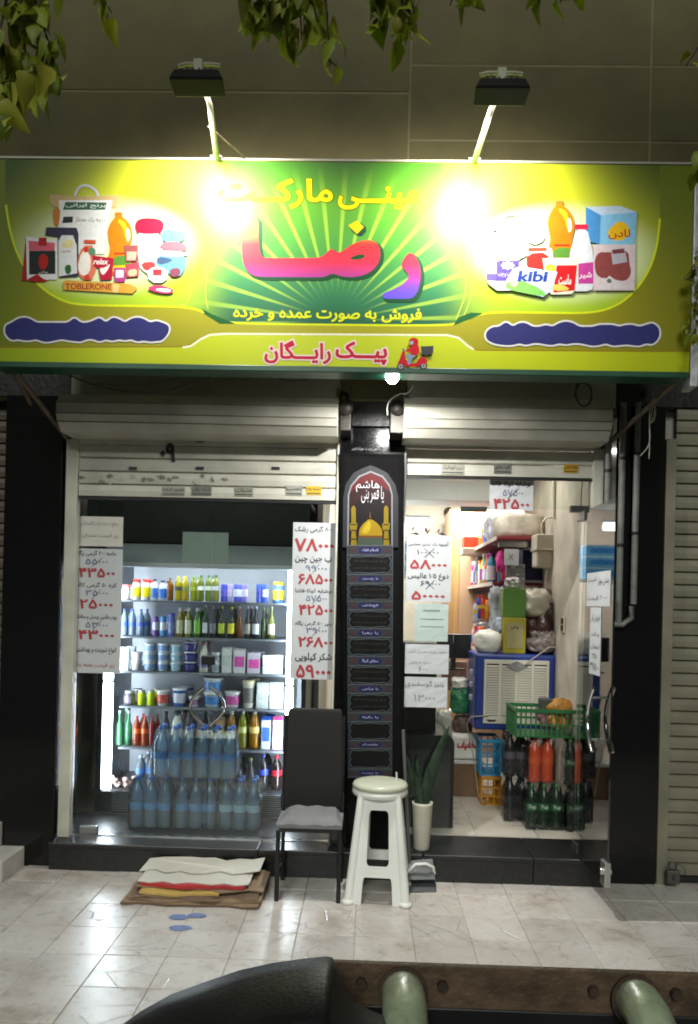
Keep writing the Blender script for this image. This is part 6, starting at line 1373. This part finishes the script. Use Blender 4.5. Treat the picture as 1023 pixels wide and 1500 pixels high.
# flowers above the price sheets
fl = thing('flowers', 'pink flowers with green leaves showing above the grey price sheet', 'flowers', (at(612, 790, .35)[0], .35, at(612, 800, .35)[1])); rnd = random.Random(5)
for k in range(26):
    u = 597 + rnd.random() * 50; v = 779 + rnd.random() * 12 + (u - 597) * .06; x, z = at(u, v, .35 + rnd.random() * .06); a = rnd.random() * 6.28; L_ = .03
    b = MB(); b.add([(x, .35, z), (x + L_ * math.cos(a) - .008, .34 + rnd.random() * .05, z + L_ * .6 * math.sin(a)), (x + 2 * L_ * math.cos(a), .35, z + L_ * math.sin(a) * 1.2), (x + L_ * math.cos(a) + .008, .36, z + L_ * .6 * math.sin(a) + .008)], [(0, 1, 2, 3)])
    obj('leaf' if k > 7 else 'petal', b, mat('leaf_green', (.05, .12, .06), .5, var=.3) if (k > 7) else mat('petal_pink', (.45, .14, .22), .6, var=.2), fl, True)
obj('vase', MB().lathe([(.001, -.30), (.05, -.30), (.06, -.15), (.04, -.02), (.045, 0)], 16, cx=at(612, 800, .35)[0], cy=.38, cz=at(612, 800, .35)[1]), cmat((60, 60, 60)), fl, True)
# counter and items left of the doorway
ctn = thing('counter', 'black shop counter with a rounded corner behind the snake plant', 'counter', (.50, .55, .105)); blk = mat('black_laminate', (.008, .008, .009), .35, var=.1)
a, c = at(600, 1076, .40), at(663, 1225, .40)
b = MB(); P = [(.235, .11), (c[0], .11), (c[0], a[1] - .06)] + [(c[0] - .06 + .06 * math.cos(t * math.pi / 10), a[1] - .06 + .06 * math.sin(t * math.pi / 10)) for t in range(0, 6)] + [(.235, a[1])]
b.poly(P, .40, thick=.55); obj('counter_body', b, blk, ctn, True)
obj('upper_cabinet', MB().box(.235, at(640, 1000, .55)[0], .56, .9, a[1] + .002, at(620, 942, .56)[1]), blk, ctn, True)
a, c = at(640, 928, 1.5), at(690, 965, 1.5); t = thing('monitor', 'black monitor on the counter behind the papers', 'monitor', ((a[0] + c[0]) / 2, 1.5, c[1])); obj('screen', MB().box(a[0], c[0], 1.5, 1.53, c[1], a[1]), blk, t, True, bevel=.006); obj('stand', MB().box((a[0] + c[0]) / 2 - .02, (a[0] + c[0]) / 2 + .02, 1.51, 1.54, c[1] - .08, c[1] - .001), blk, t, True); obj('stand_foot', MB().box((a[0] + c[0]) / 2 - .09, (a[0] + c[0]) / 2 + .09, 1.46, 1.58, c[1] - .092, c[1] - .081), blk, t, True)
a, c = at(648, 968, 1.9), at(684, 1012, 1.9); tag(obj('curtain', MB().box(a[0], c[0], 1.9, 1.95, c[1], a[1]), mat('brown_pink_cloth', (.34, .20, .15), .7, var=.4, scale=14), bevel=.01), 'brown pink cloth hanging behind the counter', 'cloth')
tb = thing('goods_table', 'low brown table with a glass box left of the crates', 'table', (at(682, 1180, 1.25)[0], 1.4, .108)); a, c = at(658, 1118, 1.25), at(706, 1172, 1.25)
obj('table_body', MB().box(a[0] - .05, c[0], 1.25, 1.8, .11, a[1]), mat('brown_wood', (.16, .09, .045), .5, var=.3), tb, True, bevel=.004); obj('table_top', MB().box(a[0] - .06, c[0] + .01, 1.24, 1.81, a[1] + .001, a[1] + .02), cmat((190, 190, 186)), tb, True)
a2 = at(660, 1075, 1.28); c2 = at(703, 1113, 1.28); t = thing('sugar_bag', 'white plastic bag with a red printed sign on the low table', 'bag', ((a2[0] + c2[0]) / 2, 1.36, a[1] + .022)); obj('bag_body', MB().box(a2[0], c2[0], 1.28, 1.45, a[1] + .022, a2[1]), plastic, t, True, bevel=.03, seg=3); b = MB(); put_text(b, 'تخفیف', a2[0] + .05, c2[0] - .03, a2[1] - .12, a2[1] - .05, 1.279, bold=.05, slant=.2); obj('printed_text', b, redpen, t, True)
for k, (u0, u1, v0, v1, m, lb) in enumerate(((664, 694, 1050, 1076, mat('brown_eggs', (.10, .06, .05), .5, var=.4, scale=30), 'dark brown egg tray between the green bag and the white bag'), (662, 690, 1008, 1048, mat('green_bag', (.03, .20, .09), .35, var=.5, scale=25, bump=.7), 'green printed snack bag beside the counter'), (664, 686, 994, 1010, plastic, 'clear plastic bag on top of the green snack bag'))):
    blob('bag' if k else 'egg_tray', lb, 'bag' if k else 'egg tray', u0, u1, v0, v1, 1.33, .16, m, 20 + k, .22, boxy=.4)
blob('plastic_bag', 'white crumpled bag beside the snake plant leaf tip', 'plastic bag', 640, 662, 1040, 1092, .98, .12, plastic, 31, .3)
# hanging lamps
lt = thing('ceiling_lamp', 'bright white fluorescent lamp hanging in the back of the shop', 'lamp', (.35, 1.9, 2.30), 'lamps in the shop'); tub = mat('room_tube', (1, .98, .94), .3, var=0, emit=7)
obj('tube', MB().tube([(.05, 1.9, 2.30), (.50, 1.9, 2.30)], .035, 10), tub, lt, True); obj('holder', MB().box(.03, .52, 1.88, 1.92, 2.337, 2.36), fwh, lt, True)
def area(name, loc, sx_, sy_, e, rot=(0, 0, 0), col=(1, .96, .9)):
    l = bpy.data.lights.new(name, 'AREA'); l.shape = 'RECTANGLE'; l.size = sx_; l.size_y = sy_; l.energy = e; l.color = col; o = bpy.data.objects.new(name, l); COL.objects.link(o); o.location = loc; o.rotation_euler = rot; return o
area('shop_lamp_light', (.75, 2.6, 2.78), 1.0, .25, 60)
area('shop_lamp_light', (.70, 1.1, 2.78), .9, .12, 13)
area('shop_lamp_light', (-1.0, .34, 2.70), 1.2, .08, 2.0, (R(-10), 0, 0))
# blue wrapped packs near the lamp (seen mirrored in the open door)
for k in range(3):
    item('box', .50, .10, (110, 180, 226), (190, 220, 236), (60, 140, 206), 'light blue wrapped paper pack, %s of the pile under the hanging lamp' % ('bottom', 'middle', 'top')[k], 'package', (.32, 2.3, 1.86 + k * .102), 'blue packs under the lamp', depth=.3, jit=False)
tag(obj('high_shelf', MB().box(0, .64, 2.1, 2.55, 1.835, 1.857), fwh), 'white high shelf under the blue packs at the back', 'shelf')
# ------------------------------------------------------------------ pipes, cables on the front
galv = mat('galvanised_pipe', (.19, .19, .175), .5, .2, var=.3, scale=14)
for k, (u, v0, v1, lb) in enumerate(((893, 566, 745, 'leftmost short grey pipe above the open glass door'), (913, 558, 912, 'middle grey pipe running down the black column'), (934.5, 556, 885, 'right hand grey pipe ending at an elbow'), (949, 556, 600, 'thin dark pipe stub at the upper right of the column'))):
    x, zt_ = at(u, v0, -.09); xb, zb_ = at(u - (v1 - v0) * .018, v1, -.09)
    t = thing('pipe', lb, 'pipe', (x, -.09, zb_), 'pipes on the right column'); r = .019 if k < 3 else .010
    obj('pipe_run', MB().tube([(xb, -.085, zb_), (xb, -.085, 2.82)], r, 12), galv if k < 3 else dark_metal, t, True)
    for q in (.35, .75):
        zc = zb_ + (2.8 - zb_) * q; obj('clamp', MB().tube([(xb, -.085, zc), (xb, -.085, zc + .018)], r + .004, 12), dark_metal, t, True)
    obj('wall_mount', MB().box(xb - .012, xb + .012, -.07, -.049, zb_ + .1, zb_ + .14), dark_metal, t, True)
ex0 = at(896, 914, -.085); ex1 = at(912, 915, -.085); ex2 = at(925, 905, -.085); ex3 = at(926, 888, -.085)
tag(obj('pipe_elbow', MB().tube([(p[0], -.085, p[1]) for p in (ex0, ex1, ex2, ex3)], .017, 10), galv), 'curved grey pipe elbow joining the lower ends of the pipes', 'pipe')
cb = mat('cable_black', (.02, .02, .02), .5)
def cable(label, pts, Y, r=.004, m=cb, cat='cable', closed=False):
    P = chaikin([at(u, v, Y) for u, v in pts], 2, closed); tag(obj('cable', MB().tube([(p[0], Y, p[1]) for p in P], r, 6), m), label, cat)
cable('long grey cable sagging above the left shutter housing', [(100, 548), (130, 562), (170, 573), (220, 577), (260, 570), (300, 556), (318, 548)], -.32, .005, cmat((80, 78, 70)))
cable('second thin cable above the left shutter housing', [(140, 562), (190, 566), (240, 560), (270, 550)], -.30, .003, cmat((90, 88, 80)))
cable('short grey cable sagging left of the black column top', [(395, 548), (415, 557), (440, 558), (468, 551)], -.32, .004, cmat((80, 78, 70)))
cable('coiled black cable loop above the right shutter housing', [(846, 560), (843, 575), (846, 590), (855, 596), (864, 592), (868, 578), (864, 564), (852, 560), (845, 566), (842, 580)], -.31, .005)
cable('white wire loop in front of the junction right of the column top', [(568, 608), (567, 595), (572, 585), (580, 580), (588, 576), (597, 578), (604, 566), (607, 564), (600, 574), (593, 577)], -.34, .0035, cmat((150, 150, 140)))
cable('thin white string tangled on the right support arm', [(958, 572), (954, 590), (957, 600), (950, 622), (957, 615), (961, 596), (954, 590), (951, 612), (953, 640), (950, 655), (938, 668)], -.40, .0025, cmat((170, 165, 150)))
cable('second loose end of the white string on the right support arm', [(956, 592), (962, 602), (958, 618), (951, 620), (952, 650), (951, 672)], -.38, .0022, cmat((170, 165, 150)))
for k, (u0, u1, v0, v1, lb) in enumerate(((499, 514, 595, 632, 'dark shutter motor end at the left of the column top'), (572, 592, 592, 636, 'dark shutter gear box at the right of the column top'))):
    a, c = at(u0, v0, -.2), at(u1, v1, -.2); t = thing('shutter_gear', lb, 'shutter gear', ((a[0] + c[0]) / 2, -.15, c[1]), 'shutter gears'); gm = mat('greasy_metal', (.06, .055, .045), .5, .5, var=.5, scale=30)
    obj('gear_box', MB().box(a[0], c[0], -.22, -.022, c[1], a[1]), gm, t, True, bevel=.006)
    b = MB(); b.lathe([(.001, 0), (.045, 0), (.045, .02), (.001, .02)], 16); b.v = [((a[0] + c[0]) / 2 + x, -.222 - z, (a[1] + c[1]) / 2 + .06 + y) for x, y, z in b.v]; obj('wheel', b, gm, t, True)
    obj('mount', MB().box(a[0] + .01, a[0] + .03, -.2, -.021, a[1] + .002, 2.80), gm, t, True)
    obj('guard', MB().box(c[0] - .012, c[0], -.2, -.021, a[1] + .002, a[1] + .12), gm, t, True)
# round plug on the column, white outlet box
# ------------------------------------------------------------------ foliage hanging into the top of the view
lm = bpy.data.materials.new('tree_leaf'); lm.use_nodes = True; nt = lm.node_tree; N = nt.nodes; L = nt.links; bs = N['Principled BSDF']
oi = N.new('ShaderNodeObjectInfo'); c1 = ramp(N, L, oi.outputs['Random'], [(0, (84, 100, 20)), (.5, (120, 132, 30)), (1, (150, 148, 48))]); L.new(c1, bs.inputs['Base Color']); bs.inputs['Roughness'].default_value = .55
tr = N.new('ShaderNodeBsdfTranslucent'); L.new(c1, tr.inputs[0]); mx = N.new('ShaderNodeMixShader'); mx.inputs[0].default_value = .35; L.new(bs.outputs[0], mx.inputs[1]); L.new(tr.outputs[0], mx.inputs[2]); L.new(mx.outputs[0], N['Material Output'].inputs[0])
twig = mat('twig_bark', (.05, .04, .02), .8)
def leaf_mesh(seed):
    rnd = random.Random(seed); b = MB(); n = 8; Lh = .105
    lob = [.0, .62, .98, .92, 1.0, .78, .50, .24, 0]
    for i in range(n + 1):
        t = i / n; wv = .030 * lob[i] * rnd.uniform(.85, 1.15); zc = -Lh * t; yc = .018 * math.sin(t * 3 + seed) ; b.v += [(-wv, yc - .010 * lob[i], zc + .014 * lob[i]), (0, yc, zc), (wv, yc - .010 * lob[i], zc + .014 * lob[i])]
    for i in range(n):
        for q in (0, 1): b.f.append((i * 3 + q, i * 3 + q + 1, i * 3 + q + 4, i * 3 + q + 3)); b.mi.append(0); b.sm.append(True)
    b.tube([(0, 0, 0), (0, .004, .03)], .0012, 4)
    return b.mesh('leaf', lm)
LM = [leaf_mesh(k) for k in range(5)]
tree = thing('street_tree', 'leafy street tree whose green branches hang into the top of the view', 'tree', (-2.75, -3.3, G))
bark = mat('tree_bark', (.10, .075, .05), .9, var=.4, scale=12, bump=.8, bscale=18)
obj('trunk', MB().tube([(0, 0, -.05), (.03, .02, 1.2), (-.02, .05, 2.6), (.10, .0, 3.9), (.35, -.05, 5.0)], [.17, .14, .12, .10, .08], 14), bark, tree)
for e_ in ((2.0, -.3, 5.9), (.9, -.6, 6.4), (-1.0, .1, 6.0), (3.6, -.2, 5.7), (5.0, .1, 5.8)):
    obj('limb', MB().tube([(.1, 0, 3.9 if e_[0] < 2.5 else 4.6), (e_[0] * .45, e_[1] * .5, 5.1), e_], [.07, .045, .015], 8), bark, tree)
rnd = random.Random(77); b = MB()
for k in range(4200):
    th = rnd.random() * 6.283; rr_ = rnd.random() ** .5; cxk = rnd.choice((-1.2, .6, 2.2, 3.8, 5.2)); c = Vector((cxk + 1.3 * rr_ * math.cos(th), -.1 + 1.0 * rr_ * math.sin(th), 6.3 + rnd.uniform(-1.05, 1.0) * (1 - rr_ * .45)))
    a = Vector((rnd.gauss(0, 1), rnd.gauss(0, 1), rnd.gauss(0, 1))).normalized() * .075; q = a.cross(Vector((rnd.gauss(0, 1), rnd.gauss(0, 1), rnd.gauss(0, 1)))).normalized() * .05
    b.add([c - a, c + q, c + a, c - q], [(0, 1, 2, 3)])
cr_o = obj('crown', b, lm, tree); cr_o['kind'] = 'stuff'  # unseen crown, added above the view to shade the upper wall
def branch(label, twigs, Y, dens=1.0, sc=1.0, spread=16, seed=0):
    rnd = random.Random(seed)
    for tw in twigs:
        P = [(*at(a, c, Y),) for a, c in tw]; P = [(p[0], Y + .03 * i * (-1) ** i, p[1]) for i, p in enumerate(P)]
        P = [(P[0][0], P[0][1] - .15, P[0][2] + .9)] + P
        br = obj('branch', MB().tube(P, [.007 - .005 * i / (len(P) - 1) for i in range(len(P))], 6), twig, tree, True)
        P = P[1:]; tot = sum((Vector(P[i + 1]) - Vector(P[i])).length for i in range(len(P) - 1)); n = max(3, int(tot / .024 * dens)); q0 = wloc(tree)
        for k in range(n):
            s = (k + rnd.random()) / n * (len(P) - 1); i = min(int(s), len(P) - 2); p = Vector(P[i]).lerp(Vector(P[i + 1]), s - i)
            o = bpy.data.objects.new('leaf', LM[rnd.randrange(5)]); COL.objects.link(o); o.parent = br
            o.location = p - q0 + Vector((rnd.uniform(-1, 1), rnd.uniform(-1, 1), rnd.uniform(-.6, .6))) * .001 * spread
            o.rotation_euler = (R(rnd.uniform(-40, 40)), R(rnd.uniform(-45, 45)), R(rnd.uniform(0, 360))); s_ = sc * rnd.uniform(.7, 1.1); o.scale = (s_, s_, s_)
branch('large cluster of dark green leaves hanging at the upper left corner', [[(40, -60), (35, 20), (30, 90), (22, 150)], [(75, -60), (62, 20), (70, 80), (62, 135)], [(20, -50), (5, 60), (12, 130), (10, 190)], [(50, 40), (70, 90), (75, 120)], [(-20, 0), (-5, 80), (5, 160)]], -2.2, 1.0, 1.0, 24, 1)
branch('small leaf cluster hanging at the top left between corner and middle', [[(160, -60), (152, -20), (148, 8)], [(135, -50), (140, -15), (156, 0)]], -2.0, .6, .9, 12, 2)
branch('broad cluster of lit leaves hanging at the top centre', [[(420, -60), (400, 0), (372, 12), (360, 20)], [(430, -60), (420, 10), (418, 45)], [(450, -60), (455, 10), (470, 30)], [(470, -40), (480, 30), (482, 80)], [(400, -30), (440, 0), (440, 40)], [(360, -40), (385, -5), (390, 25)]], -2.0, 1.15, 1.0, 18, 3)
branch('leaf cluster hanging at the top just right of the middle', [[(580, -60), (570, -10), (560, 20)], [(600, -60), (600, 0), (612, 20)], [(590, -40), (588, 20), (588, 55)], [(560, -50), (550, -10), (548, 5)]], -2.0, 1.0, 1.0, 14, 4)
branch('few leaf tips hanging at the top right of the middle', [[(680, -60), (675, -30), (662, -12)], [(690, -60), (695, -30), (700, -14)]], -2.0, .9, .9, 12, 5)
branch('row of leaf tips hanging at the top over the right lamp', [[(800, -60), (800, -30), (792, -18)], [(820, -60), (818, -30), (828, -16)], [(860, -60), (850, -35), (842, -22)]], -2.0, .9, .9, 12, 6)
branch('dark leafy sprig hanging beside the right end of the sign', [[(1040, 340), (1022, 380), (1012, 400), (1020, 430)], [(1040, 420), (1018, 440), (1016, 480), (1020, 505)], [(1035, 380), (1026, 430), (1030, 500)]], -.82, 1.7, .42, 20, 7)
branch('sparse leaves hanging at the right edge near the top', [[(1060, 100), (1030, 220), (1024, 250)], [(1060, 0), (1030, 60), (1015, 80)]], -1.8, .6, .8, 16, 8)

# ------------------------------------------------------------------ foreground: railing and scooter seat
YB = -3.30
bx0_, bz1_ = at(470, 1412, YB); bx1_, bz0_ = at(1060, 1482, YB); bz1_ = at(760, 1418, YB)[1]; bz0_ = at(760, 1481, YB)[1]
rl = thing('metal_bench', 'brown steel beam with two pale green tubes close to the camera at the bottom', 'bench', ((bx0_ + .9) / 2, YB, G))
brn_ = mat('brown_painted_steel', (.10, .062, .036), .55, var=.55, scale=14, bump=.5, bscale=60); grn_ = mat('pale_green_enamel', (.32, .37, .26), .3, var=.3, scale=22, bump=.12, bscale=90, coat=.3)
b = MB(); b.box(bx0_, 1.3, YB, YB + .006, bz0_, bz1_); b.box(bx0_, 1.3, YB + .006, YB + .010, bz1_ - .006, bz1_); obj('beam', b, brn_, rl, True, bevel=.002)
obj('black_infill', MB().box(bx0_, 1.3, YB + .004, YB + .05, bz0_ - .14, bz0_ - .002), blackm, rl, True, bevel=.003)  # black strip added to fill the black area below the beam
for x in (bx0_ + .05, 1.22): obj('post', MB().box(x - .025, x + .025, YB + .052, YB + .09, G, bz1_ - .075), brn_, rl, True, bevel=.003)
for (u, v, u2, v2) in ((590, 1450, 612, 1560), (930, 1462, 1050, 1560)):
    x, z = at(u, v, YB); x2, z2 = at(u2, v2, YB - .32)
    P = chaikin([(x, YB + .002, z - .002), (x, YB - .05, z + .004), (x + .0, YB - .10, z - .002), (x2 * .6 + x * .4, YB - .20, z - .06), (x2, YB - .32, z - .16), (x2, YB - .36, z - .5), (x2, YB - .36, G + .01)], 2, False) if False else [(x, YB + .002, z - .004), (x, YB - .03, z + .004), (x * .97 + x2 * .03, YB - .07, z + .001), (x * .85 + x2 * .15, YB - .13, z - .02), (x * .6 + x2 * .4, YB - .22, z - .07), (x * .3 + x2 * .7, YB - .30, z - .15), (x2, YB - .34, z - .25), (x2, YB - .35, z - .5), (x2, YB - .35, G)]
    obj('tube', MB().tube(P, .037, 18), grn_, rl, True)
    obj('tube_collar', MB().tube([(x, YB - .001, z - .002), (x, YB - .012, z)], .043, 18), mat('rust', (.045, .024, .013), .8, var=.5, scale=40), rl, True)
    for s in (-.072, .068):
        obj('bolt', MB().tube([(x + s, YB - .0005, z + .012), (x + s, YB - .012, z + .012)], .010, 6), mat('rust', (1, 1, 1)), rl, True)
YS = -3.42
def sh_(u, v, Y): a = at(u, v, Y); return (a[0], Y, a[1])
sc_ = thing('scooter', 'black scooter seat rising into the bottom edge of the view', 'scooter', (at(350, 1500, YS)[0], YS, G)); seatk = mat('seat_black', (.008, .008, .009), .5, var=.4, bump=.12, bscale=140, spec=.3)
prof = [(170, 1505), (205, 1480), (250, 1455), (300, 1437), (350, 1420), (400, 1409), (450, 1402), (478, 1399.5), (487, 1401)]
right = [(487, 1401), (491, 1412), (498, 1432), (508, 1450), (522, 1468), (545, 1480), (570, 1490)]
b = MB(); Ys = [YS - .16, YS - .12, YS - .02, YS + .03, YS + .05]; dz_s = [-.05, -.012, 0, -.006, -.03]
P = [at(u, v, YS + .02) for u, v in prof + right[1:]]; n = len(P)
for yy, dz2 in zip(Ys, dz_s):
    for p in P: b.v.append((p[0], yy, p[1] + dz2))
for j in range(4):
    for i in range(n - 1): b.f.append((j * n + i, j * n + i + 1, (j + 1) * n + i + 1, (j + 1) * n + i)); b.mi.append(0); b.sm.append(True)
lowz = P[-1][1] - .06
k0 = len(b.v)
for yy in (Ys[0], Ys[-1]):
    for p in P: b.v.append((p[0], yy, lowz))
for i in range(n - 1):
    b.f.append((i, k0 + i, k0 + i + 1, i + 1)); b.mi.append(0); b.sm.append(False)
    b.f.append((4 * n + i, 4 * n + i + 1, k0 + n + i + 1, k0 + n + i)); b.mi.append(0); b.sm.append(False)
obj('seat', b, seatk, sc_, True)
xe = [sh_(*p, YS + .052) for p in prof]; obj('seat_piping', MB().tube([(p[0], p[1], p[2] - .028) for p in xe], .003, 6), cmat((90, 92, 96)), sc_, True)
xa = P[0][0]; xb = P[-1][0]
b = MB(); b.v = []; pr_ = [(xa - .25, lowz - .02), (xb - .02, lowz - .002), (xb - .08, lowz - .25), (xb - .2, lowz - .42), (xa - .3, lowz - .40), (xa - .6, lowz - .30)]
b.poly(pr_, YS - .12, thick=.14); obj('body', b, seatk, sc_, True, bevel=.02)
tyre = mat('tyre_rubber', (.02, .02, .02), .8)
for x in (xb - .18, xa - .75):
    b = MB(); b.lathe([(.10, -.05), (.24, -.05), (.26, 0), (.24, .05), (.10, .05), (.10, -.05)], 28); b.v = [(x + a, YS - .05 + z, G + .26 + c) for a, c, z in b.v]; w_ = obj('wheel', b, tyre, sc_, True)
    b = MB(); b.lathe([(.001, -.04), (.11, -.04), (.11, .04), (.001, .04)], 20); b.v = [(x + a, YS - .05 + z, G + .26 + c) for a, c, z in b.v]; obj('rim', b, steelm, sc_, True)
obj('fork', MB().tube([(xa - .75, YS - .05, G + .26), (xa - .62, YS - .05, lowz + .02), (xa - .60, YS - .05, lowz + .12)], .02, 8), blackm, sc_, True)
